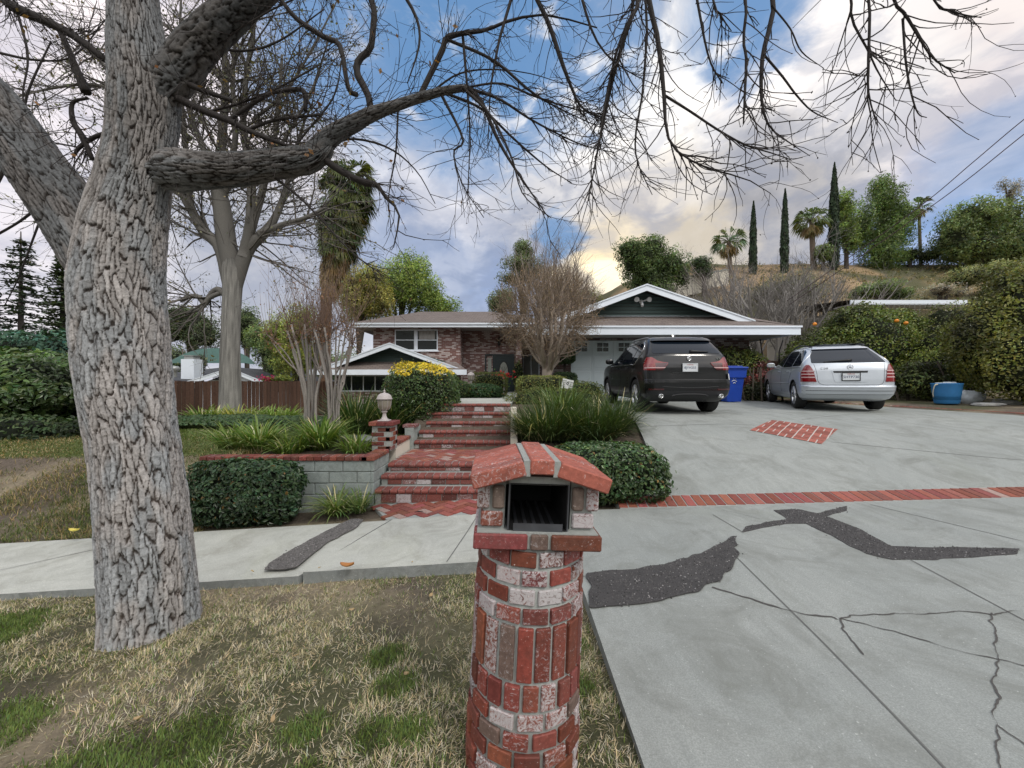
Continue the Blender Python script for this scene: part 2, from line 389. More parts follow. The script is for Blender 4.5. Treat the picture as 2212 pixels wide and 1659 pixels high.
M['lead'] = simple('leaded_glass', (.28, .30, .27), .25, var=.4, nsc=25); M['black'] = simple('black_metal', (.012, .012, .013), .4)
M['blind'] = simple('blind_slat', (.32, .34, .33), .7)
M['tin'] = simple('galvanised_tin', (.11, .115, .13), .42, .7, var=.5, nsc=14); M['inside'] = simple('mailbox_inside', (.004, .004, .005), .7, .0)
M['lampwhite'] = simple('weathered_white_lamp', (.44, .40, .39), .6, var=.2, nsc=20)
M['lampglass'] = (lambda t: t.set(Base_Color=t.mix(t.noise(14, 4), (.30, .26, .20), (.46, .43, .37)), Roughness=.18, Transmission_Weight=.35).m)(NT('frosted_lamp_glass'))
M['fence'] = colmat('stained_fence_board', .85, 14, .7, 1.25, .3)
def shingle(name, a, b):
    t = NT(name); v = t.co('Object'); br = t.n('ShaderNodeTexBrick', Scale=1.0, Mortar_Size=.012, Brick_Width=.32, Row_Height=.13)
    t.l(v, br.inputs['Vector']); br.inputs['Color1'].default_value = (*a, 1); br.inputs['Color2'].default_value = (*b, 1); br.inputs['Mortar'].default_value = (a[0]*.45, a[1]*.45, a[2]*.45, 1)
    c = t.mix(t.ramp(t.noise(3, 6, .7, v), [(.3, 0), (.8, .5)]), br.outputs[0], tuple(np.array(b)*1.25))
    t.set(Base_Color=c, Roughness=.95); return t.bump(t.math('SUBTRACT', t.noise(60, 3, .7, v), br.outputs['Fac']), .7, .015).m
M['roof'] = shingle('brown_shingle', (.135, .108, .098), (.20, .165, .15)); M['darkroof'] = shingle('charcoal_shingle', (.05, .054, .062), (.075, .078, .088))
M['blackpaint'] = carpaint('black_car_paint', (.002, .0025, .004), .0, .30, .6, .35); M['silver'] = carpaint('silver_car_paint', (.52, .56, .61), .55, .42)
M['carglass'] = simple('car_glass', (.006, .010, .017), .03, var=.1, Specular_IOR_Level=.55); M['rubber'] = simple('tyre_rubber', (.014, .014, .014), .8, var=.3, nsc=20)
M['alloy'] = simple('alloy_rim', (.62, .63, .65), .28, .9, var=.05); M['chrome'] = simple('chrome', (.75, .76, .78), .12, 1.0, var=.03); M['trim'] = simple('black_plastic', (.013, .014, .017), .5)
M['redlens'] = simple('red_lamp_lens', (.20, .004, .007), .12, var=.25, nsc=9, Coat_Weight=1.0); M['darkred'] = simple('dark_red_lens', (.055, .003, .005), .15, Coat_Weight=1.0); M['clear'] = simple('pale_lamp_lens', (.55, .38, .38), .15)
M['plate'] = simple('plate_white', (.62, .65, .68), .45, var=.04); M['plateblue'] = simple('plate_blue', (.02, .035, .11), .5); M['platered'] = simple('plate_red', (.4, .04, .04), .5)
M['blueplastic'] = simple('blue_bin_plastic', (.012, .055, .36), .42, var=.2, nsc=4); M['tubblue'] = simple('faded_blue_tub', (.03, .18, .42), .55, var=.3, nsc=4)
M['stone'] = simple('grey_stone', (.30, .30, .29), .9, var=.4, nsc=9, bump=.5); M['paleblue'] = simple('pale_plastic_sheet', (.55, .60, .64), .6, var=.25, nsc=12)
M['orange'] = simple('orange_peel', (.75, .26, .02), .45); M['yellow'] = simple('rope', (.55, .52, .40), .8); M['net'] = simple('green_shade_net', (.055, .115, .10), .85, var=.3, nsc=3)
M['signwhite'] = simple('sign_white', (.74, .76, .74), .6, var=.04); M['signblack'] = simple('sign_ink', (.02, .02, .02), .7)
M['wire'] = simple('cable', (.08, .035, .045), .6); M['galv'] = simple('galvanised_steel', (.36, .37, .37), .5, .5); M['flower'] = simple('red_petals', (.5, .02, .03), .6)
M['wood'] = simple('weathered_board', (.12, .095, .08), .9, var=.4, nsc=12); M['bulb'] = simple('bulb_white', (.7, .72, .74), .3)
def groundmat():
    t = NT('ground'); v = t.co('Object'); c = t.mix(1.0, t.col(), t.ramp(t.noise(18, 8, .75, v), [(.25, .5), (.8, 1.4)]), 'MULTIPLY')
    c = t.mix(t.ramp(t.noise(70, 5, .8, v), [(.55, 0), (.7, .55)]), c, (.27, .22, .15)); t.set(Base_Color=c, Roughness=.97, Specular_IOR_Level=.1)
    return t.bump(t.noise(40, 8, .8, v), .9, .03).m
M['ground'] = groundmat()
# ---------------------------------------------------------------- camera, light, sky
cam = bpy.data.objects.new('camera', bpy.data.cameras.new('camera')); COL.objects.link(cam); SC.camera = cam
cam.rotation_euler = (R(90), 0, 0); cam.data.sensor_width = 36; cam.data.lens = 36*F/2212; cam.data.clip_start = .05; cam.data.clip_end = 3000
SC.view_settings.view_transform = 'Standard'; SC.view_settings.look = 'None'; SC.view_settings.exposure = 0; SC.view_settings.gamma = 1
try:
    SC.cycles.use_denoising = True; SC.cycles.max_bounces = 6; SC.cycles.diffuse_bounces = 3; SC.cycles.transparent_max_bounces = 8; SC.cycles.sample_clamp_indirect = 6
except Exception: pass
SUN_AZ, SUN_EL = R(140), R(50)          # veiled sun, behind the camera to the right
sd = Vector((math.sin(SUN_AZ)*math.cos(SUN_EL), math.cos(SUN_AZ)*math.cos(SUN_EL), math.sin(SUN_EL)))
sl = bpy.data.lights.new('sun', 'SUN'); sl.energy = 1.5; sl.angle = R(10); sl.color = (1, .95, .87)
so = bpy.data.objects.new('sun', sl); COL.objects.link(so); so.rotation_euler = sd.to_track_quat('Z', 'Y').to_euler(); so.location = (5, 5, 30)
W = bpy.data.worlds.new('World'); SC.world = W; W.use_nodes = True
def build_world():
    t = W.node_tree; t.nodes.clear(); l = t.links.new
    def n(ty, props=None, **kw):
        x = t.nodes.new(ty)
        for k, v in (props or {}).items(): setattr(x, k, v)
        for k, v in kw.items():
            i = x.inputs[k.replace('_', ' ')]
            if hasattr(v, 'links'): l(v, i)
            else: i.default_value = v
        return x
    def mth(op, a, b=0.0):
        x = n('ShaderNodeMath', {'operation': op})
        for i, v in enumerate((a, b)):
            if hasattr(v, 'links'): l(v, x.inputs[i])
            else: x.inputs[i].default_value = v
        return x.outputs[0]
    def vm(op, a, b):
        x = n('ShaderNodeVectorMath', {'operation': op})
        for i, v in enumerate((a, b)):
            if hasattr(v, 'links'): l(v, x.inputs[i])
            else: x.inputs[i].default_value = v
        return x
    def mix(f, a, b):
        x = n('ShaderNodeMix', {'data_type': 'RGBA'})
        for i, v in ((0, f), (6, a), (7, b)):
            if hasattr(v, 'links'): l(v, x.inputs[i])
            elif hasattr(v, '__len__'): x.inputs[i].default_value = (*v, 1)
            else: x.inputs[i].default_value = v
        return x.outputs[2]
    def smooth(v, a, b):
        x = n('ShaderNodeMapRange', {'interpolation_type': 'SMOOTHERSTEP'}, From_Min=a, From_Max=b, To_Min=0.0, To_Max=1.0); l(v, x.inputs['Value']); return x.outputs[0]
    out = n('ShaderNodeOutputWorld'); d = n('ShaderNodeTexCoord').outputs['Generated']
    sky = n('ShaderNodeTexSky', {'sky_type': 'NISHITA', 'sun_disc': False, 'sun_elevation': SUN_EL, 'sun_rotation': SUN_AZ, 'altitude': 200.0, 'air_density': 1.2, 'dust_density': .6, 'ozone_density': 2.5})
    bs = n('ShaderNodeBackground', Strength=.095); l(mix(.6, sky.outputs[0], (1.9, 4.3, 8.2)), bs.inputs[0])
    # cloud texture: stretched along the direction the deck drifts
    mp = n('ShaderNodeMapping', Vector=d); mp.inputs['Rotation'].default_value = (0, R(38), 0); mp.inputs['Scale'].default_value = (1.0, 1.0, 1.9)
    na = n('ShaderNodeTexNoise', Vector=mp.outputs[0], Scale=2.6, Detail=10.0, Roughness=.56, Distortion=.5)
    nb = n('ShaderNodeTexNoise', Vector=mp.outputs[0], Scale=8.5, Detail=9.0, Roughness=.6, Distortion=.4)
    nc = n('ShaderNodeTexNoise', Vector=d, Scale=5.0, Detail=8.0, Roughness=.55)
    w = vm('SUBTRACT', na.outputs['Color'], (.5, .5, .5)).outputs[0]; w = vm('SCALE', w, (0, 0, 0)); w.inputs['Scale'].default_value = .34; w = w.outputs[0]
    w2 = vm('SUBTRACT', nb.outputs['Color'], (.5, .5, .5)).outputs[0]; w2 = vm('SCALE', w2, (0, 0, 0)); w2.inputs['Scale'].default_value = .13
    dd = vm('NORMALIZE', vm('ADD', vm('ADD', d, w).outputs[0], w2.outputs[0]).outputs[0], (0, 0, 0)).outputs[0]
    def blob(px, py, ra, rb):
        """soft mask round one direction of the sky, ra full, rb none (degrees)"""
        v = at(px, py, 1.0); v = v/np.linalg.norm(v)
        return smooth(vm('DOT_PRODUCT', dd, tuple(v)).outputs['Value'], math.cos(R(rb)), math.cos(R(ra)))
    def line(v0, a, b):
        return smooth(vm('DOT_PRODUCT', dd, tuple(v0)).outputs['Value'], a, b)
    tex = smooth(nb.outputs['Fac'], .36, .62); tex2 = smooth(nc.outputs['Fac'], .40, .60); tex1 = smooth(na.outputs['Fac'], .36, .64)
    c = mix(tex1, (.33, .37, .46), (.64, .66, .70))                       # general deck
    for px, py, ra, rb, colr, k in (
            (120, 250, 8, 34, (.95, .86, .88), .9), (300, 620, 4, 20, (.70, .68, .74), .8), (620, 640, 4, 16, (.36, .39, .46), .85),
            (980, 560, 5, 18, (.24, .32, .50), .8), (1150, 640, 3, 12, (.24, .33, .54), .7), (1850, 340, 6, 20, (.28, .33, .46), .85), (2150, 380, 4, 16, (.20, .34, .66), .85), (2030, 70, 5, 17, (.84, .75, .71), .9), (1830, 180, 3, 11, (.80, .77, .76), .85), (2180, 200, 2, 9, (.62, .56, .58), .6),
            (960, 340, 3, 11, (.82, .80, .82), .8), (1240, 290, 4, 13, (1.02, .98, .94), .95), (1500, 215, 5, 14, (1.02, .99, .95), 1.0), (1700, 110, 3, 10, (.95, .90, .87), .9),
            (1150, 450, 2, 10, (.40, .41, .46), .75), (1370, 450, 2, 9, (.50, .46, .43), .8), (1620, 465, 4, 14, (.32, .315, .33), .9), (1480, 390, 1, 7, (.86, .79, .70), .7),
            (1290, 580, 2, 9, (1.0, .82, .52), .9), (1480, 560, 2, 8, (.72, .62, .46), .6), (1330, 600, 1, 5, (1.3, 1.12, .78), 1.0)):
        c = mix(mth('MULTIPLY', blob(px, py, ra, rb), k), c, colr)
    # soft relief inside the clouds
    c = mix(mth('MULTIPLY', mth('SUBTRACT', 1.0, tex), .42), c, (.27, .31, .42)); c = mix(mth('MULTIPLY', mth('MULTIPLY', tex2, tex), .17), c, (1.0, .96, .93))
    up = n('ShaderNodeSeparateXYZ', Vector=d).outputs
    c = mix(smooth(up[1], .15, -.5), c, mix(tex1, (1.30, 1.32, 1.40), (1.72, 1.66, 1.58))); c = mix(smooth(up[2], .62, .9), c, (.74, .76, .82))
    # dark roofs and trees of the street behind the camera, seen only in reflections
    hz = mth('ADD', up[2], mth('MULTIPLY', mth('SUBTRACT', nb.outputs['Fac'], .5), .35)); c = mix(mth('MULTIPLY', smooth(up[1], -.05, -.3), smooth(hz, .36, .20)), c, (.20, .21, .19))
    # open blue
    blue = mth('MAXIMUM', mth('MULTIPLY', blob(1020, 80, 6, 18), .97), mth('MULTIPLY', blob(760, 60, 4, 16), .9))
    for px, py, ra, rb, k in ((1270, 150, 2, 8, .9), (1590, 0, 2, 9, .95), (1180, 505, 1.0, 4.5, .8), (2190, 300, 1, 8, .55), (2120, 400, 1, 7, .35)):
        blue = mth('MAXIMUM', blue, mth('MULTIPLY', blob(px, py, ra, rb), k))
    blue = mth('MULTIPLY', blue, mth('SUBTRACT', 1.0, mth('MULTIPLY', smooth(nb.outputs['Fac'], .52, .72), .75)))
    bc = n('ShaderNodeBackground', Strength=1.22); l(c, bc.inputs[0])
    ms = n('ShaderNodeMixShader', Fac=blue); l(bc.outputs[0], ms.inputs[1]); l(bs.outputs[0], ms.inputs[2]); l(ms.outputs[0], out.inputs[0])
build_world()
# ---------------------------------------------------------------- ground heights (camera height = 0)
def DS(X): return np.where(X < 0, 1.53-.06*X, 1.53-.027*X)            # sidewalk drop below the camera
def z_walk(X): return -DS(np.clip(X, -14, 12))
def z_drive(X, Y):
    X = np.asarray(X, float); Y = np.asarray(Y, float)
    t = np.clip((Y-4.75)/3.85, 0, 1); e = 1-(1-t)**1.5
    d = DS(np.clip(X, -14, 12))*(1-e)+.68*e-np.clip(Y-8.6, 0, 12)*.021
    return -d
LAND = -.99
def ground(X, Y):
    X = np.asarray(X, float); Y = np.asarray(Y, float); n = n2(X, Y, .45, 3, 3)-.5; nf = n2(X, Y, 1.7, 3, 5)-.5
    verge = -(1.50+.04*Y+.03*np.clip(-Y, 0, 3)-.06*np.minimum(X, 0)-.03*np.maximum(X, 0))+.05*nf
    low = z_walk(X)-.035
    # left bank: from the sidewalk up to the front lawn
    t = sstep(4.6, 7.6, Y); bank = lerp(low, -1.02+.02*n, t)+.05*nf*np.minimum(t*4, 1)
    yard = bank-.05*np.clip(Y-9.5, 0, 9)-.02*np.clip(-X-10, 0, 30)*sstep(5, 9, Y)
    bed = np.where(Y < 13, LAND-.06+.04*nf, LAND-.06-.05*np.clip(Y-13, 0, 9))
    left = np.where((X > -4.15) & (Y > 5.36), bed, np.where((X > -4.15) & (Y > 4.6), low-.02, yard))
    left = np.where((X > -5) & (X <= -4.15) & (Y > 5.36), lerp(yard, bed, (X+5)/.85*sstep(5.36, 7, Y)), left)
    up_ = -.47+.02*nf
    mid = np.where(Y > 8.5, up_, np.where(Y > 4.7, lerp(z_walk(X)-.05, up_-.02, sstep(5.7, 8.6, Y)), low))
    left = np.where(X > -2.0, mid, left)
    dr = z_drive(X, Y)-.05
    right = np.where(Y < 4.6, low, dr)
    rb = sstep(9.2, 12.5, X-.35*np.clip(10-Y, -4, 4)); right = np.where(Y > 4.75, right+rb*.14, right)
    k = sstep(1.0, 2.4, X); z = lerp(left, right, np.where(Y > 4.7, k, (X > 0)*1.0))
    z = np.where(Y < 3.4, np.where(X > .6, z_walk(X)-.05, verge), z)
    # hill behind the house, rising to the right
    h = sstep(3, 24, X+.18*(Y-30))*np.interp(Y, [20, 26, 33, 46, 54, 90, 200], [0, 3.2, 7.6, 14.6, 15.6, 17, 17])
    rs = sstep(15, 22, X)*np.interp(Y, [8, 16, 24], [0, .8, 2.0])
    far = -sstep(16, 40, Y)*sstep(0, 12, -X-3)*1.4
    z = z+np.maximum(h, rs)+far+(n2(X, Y, .12, 3, 9)-.5)*1.2*sstep(22, 40, Y)
    return np.where(Y < -.5, np.minimum(z, -1.45-.03*X), z)
def axis(segs):
    r = [np.arange(a, b, st) for a, b, st in segs]; return np.concatenate(r+[[segs[-1][1]]])
gx = axis([(-700, -100, 60), (-100, -30, 5), (-30, -9, 1), (-9, -4.6, .25), (-4.6, 1, .08), (1, 16, .3), (16, 60, 1.2), (60, 120, 5), (120, 700, 60)])
gy = axis([(-300, -20, 40), (-20, -1, 1), (-1, 8, .08), (8, 20, .3), (20, 60, 1), (60, 120, 4), (120, 900, 60)])
GX, GY = np.meshgrid(gx, gy); GZ = ground(GX, GY)
def groundcol(X, Y, Z):
    a = n2(X, Y, 1.3, 4, 21); b = n2(X, Y, .5, 3, 22); d = n2(X, Y, 4.5, 3, 23)
    dirt = np.array([.15, .122, .10]); dry = np.array([.34, .285, .20]); gr = np.array([.060, .085, .025]); hill = np.array([.34, .245, .150]); scrub = np.array([.10, .10, .055])
    c = lerp(dirt, dry, sstep(.38, .66, a)[..., None]); c = lerp(c, gr, (sstep(.45, .65, b)*.6)[..., None])
    lawn = ((X < -1.9) & (Y > 6.6) & (Y < 14))*1.0; c = lerp(c, np.array([.085, .120, .030])*(.8+.5*d[..., None]), (lawn*.85)[..., None])
    bedm = ((X > -4.2) & (Y > 4.8) & (Y < 20) & (X < 2.5))*1.0; c = lerp(c, dirt*.8, (bedm*.85)[..., None])
    hm = sstep(22, 27, Y)*sstep(0, 8, X); c = lerp(c, lerp(hill*(.7+.6*d[..., None]), scrub, sstep(.5, .62, n2(X, Y, .16, 3, 31))[..., None]), hm[..., None])
    c = lerp(c, np.array([.09, .08, .045])+.0*Z[..., None], (sstep(60, 140, Y))[..., None])
    return c
mb = MB(); mb.grid(np.stack([GX, GY, GZ], -1), 0, True, groundcol(GX, GY, GZ)); tag(mb.build('ground', M['ground']), 'bare earth and dry grass of the front yard and hillside', kind='structure')
# ---------------------------------------------------------------- paving
def slab(poly, zf, th, name, mat, edge=None, res=.25, kind='structure', label=None):
    """polygon in plan: top follows zf, thickness th, edges in a second material"""
    import bmesh
    bm = bmesh.new(); vs = [bm.verts.new((x, y, 0)) for x, y in poly]; bm.faces.new(vs)
    xs = [p[0] for p in poly]; ys = [p[1] for p in poly]
    for k, (lo, hi) in enumerate(((min(xs), max(xs)), (min(ys), max(ys)))):
        for q in np.arange(lo+res, hi, res):
            no = (1, 0, 0) if k == 0 else (0, 1, 0); co = (q, 0, 0) if k == 0 else (0, q, 0)
            bmesh.ops.bisect_plane(bm, geom=bm.verts[:]+bm.edges[:]+bm.faces[:], plane_co=co, plane_no=no)
    bmesh.ops.recalc_face_normals(bm, faces=bm.faces)
    for f in bm.faces:
        if f.normal.z < 0: f.normal_flip()
    for v in bm.verts: v.co.z = float(zf(v.co.x, v.co.y))
    if th > 0:
        be = [e for e in bm.edges if len(e.link_faces) == 1]; r = bmesh.ops.extrude_edge_only(bm, edges=be)
        for v in [g for g in r['geom'] if isinstance(g, bmesh.types.BMVert)]: v.co.z -= th
        for f in [g for g in r['geom'] if isinstance(g, bmesh.types.BMFace)]: f.material_index = 1 if edge else 0
        bmesh.ops.recalc_face_normals(bm, faces=bm.faces)
    me = bpy.data.meshes.new(name); bm.to_mesh(me); bm.free(); me.materials.append(mat)
    if edge: me.materials.append(edge)
    o = bpy.data.objects.new(name, me); COL.objects.link(o); return tag(o, label, kind=kind)
def jag(pts, amp, step, s=0):
    """closed polygon with a ragged outline"""
    out = []; m = len(pts)
    for i in range(m):
        a = np.array(pts[i]); b = np.array(pts[(i+1) % m]); k = max(1, int(np.linalg.norm(b-a)/step))
        for j in range(k):
            p = a+(b-a)*j/k; out.append(tuple(p+(np.array([vnoise(np.array([p[0]*9, p[1]*9, s])), vnoise(np.array([p[0]*9, p[1]*9, s+9.])) ])-.5)*2*amp))
    return out
EDGE_X = .52
slab([(-1.82, 3.35), (EDGE_X, 3.35), (EDGE_X, 4.6), (-1.42, 4.6)], lambda x, y: z_walk(np.array(x)), .2, 'sidewalk', M['walk'], M['kerb'], label='pale concrete sidewalk slab in front of the brick steps')
slab([(-14, 3.35), (-1.86, 3.35), (-1.46, 4.6), (-14, 4.6)], lambda x, y: z_walk(np.array(x))-.012-.02*sstep(4.2, 3.3, y), .2, 'sidewalk', M['walk'], M['kerb'], label='pale concrete sidewalk running downhill to the left')
slab([(EDGE_X+.004, -3), (14, -3), (14, 4.6), (EDGE_X+.004, 4.6)], lambda x, y: z_walk(np.array(x)), .2, 'driveway_apron', M['drive'], M['kerb'], label='cracked grey concrete driveway apron')
DRV = [(1.72, 4.92), (13, 4.92), (12.2, 6.6), (11.4, 7.6), (11.2, 9.2), (10.4, 11), (9.6, 13.5), (9.4, 15.2), (1.75, 15.2), (2.0, 9), (2.5, 7.8), (2.2, 6.2)]
slab(DRV, z_drive, .15, 'driveway', M['drive'], M['kerb'], .3, label='smooth grey concrete driveway sloping up to the garage')
slab([(-1.70, 8.20), (-.02, 8.20), (.1, 11), (.3, 13), (.3, 21.6), (-1.5, 21.6), (-1.5, 19), (-.4, 17), (-.36, 11.6), (-1.72, 11.5)], lambda x, y: -.416-.002*(y-8), .12, 'walkway', M['walk'], M['kerb'], .6, label='concrete walkway from the steps to the front door')
slab([(-3.4, 7.0), (-2.2, 6.4), (-2.15, 6.65), (-2.9, 7.5), (-3.0, 9.6), (-3.4, 9.6)], lambda x, y: LAND+.02, .1, 'garden_path', M['kerb'], None, .4, label='narrow concrete path beside the brick pier')
EPS = .005
def patch(name, pts, mat, zf, label, amp=.02, step=.06, lift=EPS, th=0.0):
    P = np.array(jag(pts, amp*1.3, step*.4)); m = MB(); lo, hi = P.min(0), P.max(0); h = .015; gx_ = np.arange(lo[0]-h, hi[0]+h, h); gy_ = np.arange(lo[1]-h, hi[1]+h, h)
    XX, YY = np.meshgrid(gx_, gy_); x, y = XX.ravel(), YY.ravel(); ins = np.zeros(len(x), bool); q = np.roll(P, -1, 0)
    for (x0, y0), (x1, y1) in zip(P, q):
        if y0 != y1: c = ((y0 > y) != (y1 > y)) & (x < (x1-x0)*(y-y0)/(y1-y0)+x0); ins ^= c
    o = slab([tuple(p) for p in P], lambda x, y: zf(x, y)+lift, .006, name, mat, None, 5, label=label)
    k = np.nonzero(ins)[0]; k = k[RNG.uniform(0, 1, len(k)) < .8]; X = x[k]+RNG.uniform(-h, h, len(k))*.5; Y = y[k]+RNG.uniform(-h, h, len(k))*.5; n = len(k); fe = RNG.uniform(0, 1, n) < .13; X = X+fe*RNG.normal(0, .022, n); Y = Y+fe*RNG.normal(0, .022, n); Z = zf(X, Y)+lift*np.where(fe, .4, 1); r = RNG.uniform(.003, .0095, n); a = RNG.uniform(0, 6.28, n)
    V = np.stack([np.stack([X+r*np.cos(a+j*2.1), Y+r*np.sin(a+j*2.1), Z-.001], -1) for j in range(3)]+[np.stack([X, Y, Z+r*.75], -1)], 1); b = (np.arange(n)*4)[:, None]
    g = RNG.uniform(.025, .15, (n, 1))*(1.6 if mat is M['asphaltgrey'] else 1)*np.array([[1, .96, .95]]); g[RNG.uniform(0, 1, n) < .05] = (.32, .31, .31); m.add(V.reshape(-1, 3), np.concatenate([b+np.array([[0, 1, 3]]), b+np.array([[1, 2, 3]]), b+np.array([[2, 0, 3]])]), 0, False, np.repeat(g, 4, 0))
    c = m.build('aggregate', M['twig']); c.parent = o; c['kind'] = 'stuff'; return o
zw = lambda x, y: z_walk(np.array(x))
def gp(px, py):
    """plan point where a photo ray meets the apron level"""
    Y = 3.0
    for _ in range(30): Y = float(DS(np.array((px-CX)/F*Y)))*F/(py-CY)
    return ((px-CX)/F*Y, Y)
G = lambda *l: [gp(a, b) for a, b in l]
patch('asphalt_patch', G((1272, 1312), (1270, 1242), (1395, 1226), (1490, 1208), (1560, 1172), (1592, 1160), (1594, 1205), (1570, 1245), (1520, 1272), (1440, 1298), (1340, 1310)), M['asphalt'], zw, 'dark asphalt wedge patch beside the brick mailbox', .02, .05, .012)
patch('asphalt_patch', G((1600, 1150), (1610, 1138), (1700, 1121), (1672, 1103), (1715, 1099), (1765, 1109), (1832, 1094), (1828, 1104), (1785, 1115), (1850, 1140), (1925, 1180), (2010, 1183), (2205, 1186), (2195, 1197), (2010, 1209), (1930, 1210), (1865, 1195), (1795, 1157), (1740, 1131), (1695, 1133)), M['asphalt'], zw, 'thin branching asphalt repair on the driveway apron', .012, .05)
patch('asphalt_patch', G((760, 1121), (788, 1122), (765, 1141), (700, 1177), (662, 1207), (640, 1224), (600, 1231), (574, 1231), (578, 1218), (630, 1188), (700, 1148)), M['asphaltgrey'], lambda x, y: z_walk(np.array(x))-.002, 'grey asphalt strip filling the joint between two sidewalk slabs', .012, .05)
def strip(name, pts, w, mat, zf, label, lift=EPS, wob=0.0, seg=.06, wig=0.0):
    """ribbon along plan points, for joints and cracks"""
    P = np.array(pts, float); L = np.concatenate([[0], np.cumsum(np.linalg.norm(np.diff(P, axis=0), axis=1))]); n = max(2, int(L[-1]/seg)); s = np.linspace(0, L[-1], n)
    Q = np.stack([np.interp(s, L, P[:, 0]), np.interp(s, L, P[:, 1])], -1)
    if wig: Q += (np.stack([fbm(np.stack([s*34, s*0+3, s*0], -1), 2, 6), fbm(np.stack([s*34, s*0+8, s*0], -1), 2, 7)], -1)-.5)*wig*.26; Q += (np.stack([fbm(np.stack([s*7, s*0+3, s*0], -1), 3, 1), fbm(np.stack([s*7, s*0+8, s*0], -1), 3, 2)], -1)-.5)*wig
    T = np.gradient(Q, axis=0); T /= np.linalg.norm(T, axis=1, keepdims=True)+1e-9; N = np.stack([-T[:, 1], T[:, 0]], -1)
    ww = w*(1+wob*(fbm(np.stack([s*11, s*0, s*0], -1), 3, 4)-.5)*2); ww[-1] *= .3
    A, B = Q+N*ww[:, None]/2, Q-N*ww[:, None]/2
    P3 = np.stack([np.stack([A[:, 0], A[:, 1], zf(A[:, 0], A[:, 1])+lift], -1), np.stack([B[:, 0], B[:, 1], zf(B[:, 0], B[:, 1])+lift], -1)], 1)
    m = MB(); m.grid(P3, 0, False, None, flip=False); return tag(m.build(name, mat), label, kind='structure')
def crack(l, w, label): strip('driveway_crack', G(*l), w*.50, M['crack'], lambda x, y: z_walk(np.array(x)), label, .004, 1.3, .012, .05)
crack(((1535, 1270), (1600, 1287), (1680, 1312), (1740, 1325), (1800, 1332), (1812, 1338)), .024, 'wide dark crack running from the asphalt wedge')
crack(((1812, 1338), (1870, 1330), (1960, 1325), (2060, 1322), (2140, 1328), (2212, 1322)), .013, 'crack crossing the apron toward the right edge')
crack(((1812, 1338), (1880, 1352), (1960, 1372), (2060, 1402), (2150, 1420), (2260, 1450)), .012, 'crack forking down across the apron')
crack(((1812, 1338), (1826, 1358), (1850, 1392), (1868, 1415)), .014, 'short crack forking toward the camera')
crack(((2140, 1326), (2156, 1360), (2152, 1420), (2155, 1500), (2150, 1580), (2158, 1659), (2140, 1800)), .011, 'long crack near the right edge of the apron')
crack(((2150, 1570), (2200, 1600), (2300, 1660)), .009, 'small crack at the lower right of the apron')
crack(((1640, 1122), (1600, 1110), (1560, 1102)), .006, 'hairline crack below the brick strip')
def joint(l, label, zf=None, w=.010): strip('concrete_joint', l, w, M['joint'], zf or (lambda x, y: z_walk(np.array(x))), label, .003)
joint(G((1540, 1112), (1608, 1152)), 'short tooled joint by the hedge'); joint(G((1592, 1205), (1780, 1390), (1960, 1575), (2060, 1680), (2200, 1830)), 'long tooled joint down the apron')
joint(G((1960, 1206), (2212, 1340), (2400, 1440)), 'tooled joint at the right of the apron'); joint(G((1880, 1090), (2212, 1170)), 'faint joint below the brick strip')
joint(G((965, 1214), (1010, 1148), (1030, 1116)), 'joint across the sidewalk near the mailbox')
joint([(-4.1, 4.6), (-5.6, 3.4)], 'joint across the sidewalk left of the tree', lambda x, y: z_walk(np.array(x))-.012)
ZD = lambda x, y: z_drive(x, y)
joint([(2.05, 7.35), (4.1, 7.55), (4.75, 7.45)], 'driveway joint left of the brick inlay', ZD); joint([(5.95, 7.9), (9.0, 9.2), (11.0, 9.0)], 'driveway joint right of the brick inlay', ZD)
joint([(5.35, 6.45), (7.0, 5.8), (9.6, 4.95)], 'driveway joint running to the brick strip', ZD); joint([(4.6, 8.15), (3.2, 9.4)], 'driveway joint running under the black car', ZD)
# brick strip, inlay and apron of pavers
def pavers(name, rects, zf, label, lift=.006):
    """rects: (centre xy, half u, half v, angle)"""
    m = MB()
    for (cx, cy), hu, hv, a in rects:
        ca, sa = math.cos(a), math.sin(a); q = []
        z = [float(zf(np.array(cx+u*hu*ca-v*hv*sa), np.array(cy+u*hu*sa+v*hv*ca))) for u, v in ((1, 1), (-1, 1), (-1, -1), (1, -1))]
        top = [(cx+u*hu*ca-v*hv*sa, cy+u*hu*sa+v*hv*ca, zz+lift+random.uniform(-.001, .002)) for (u, v), zz in zip(((1, 1), (-1, 1), (-1, -1), (1, -1)), z)]
        c = np.array([.27, .088, .068])*random.uniform(.7, 1.2)*np.array([1, random.uniform(.85, 1.15), random.uniform(.85, 1.15)])
        if random.random() < .10: c = np.array([.36, .25, .22])
        bot = [(x, y, zz-.03) for x, y, zz in top]
        m.add(top+bot, [[0, 1, 2, 3], [0, 4, 5, 1], [1, 5, 6, 2], [2, 6, 7, 3], [3, 7, 4, 0]], 0, False, c)
    return tag(m.build(name, M['paver']), label, kind='structure')
slab([(1.3, 4.604), (14, 4.604), (14, 4.916), (1.3, 4.916)], lambda x, y: float(z_walk(np.array(x)))+(float(z_drive(x, 4.93))-float(z_walk(np.array(x))))*min(max((y-4.6)/.32, 0), 1), .15, 'mortar_bed', M['mortar'], None, .5)
ZS = lambda x, y: z_walk(np.array(x))+(z_drive(np.array(x), np.array(x)*0+4.93)-z_walk(np.array(x)))*np.clip((y-4.6)/.32, 0, 1)
pavers('brick_strip', [((1.36+.118*i, 4.76), .05, .132, R(-6)) for i in range(108)], ZS, 'row of red bricks across the foot of the driveway')
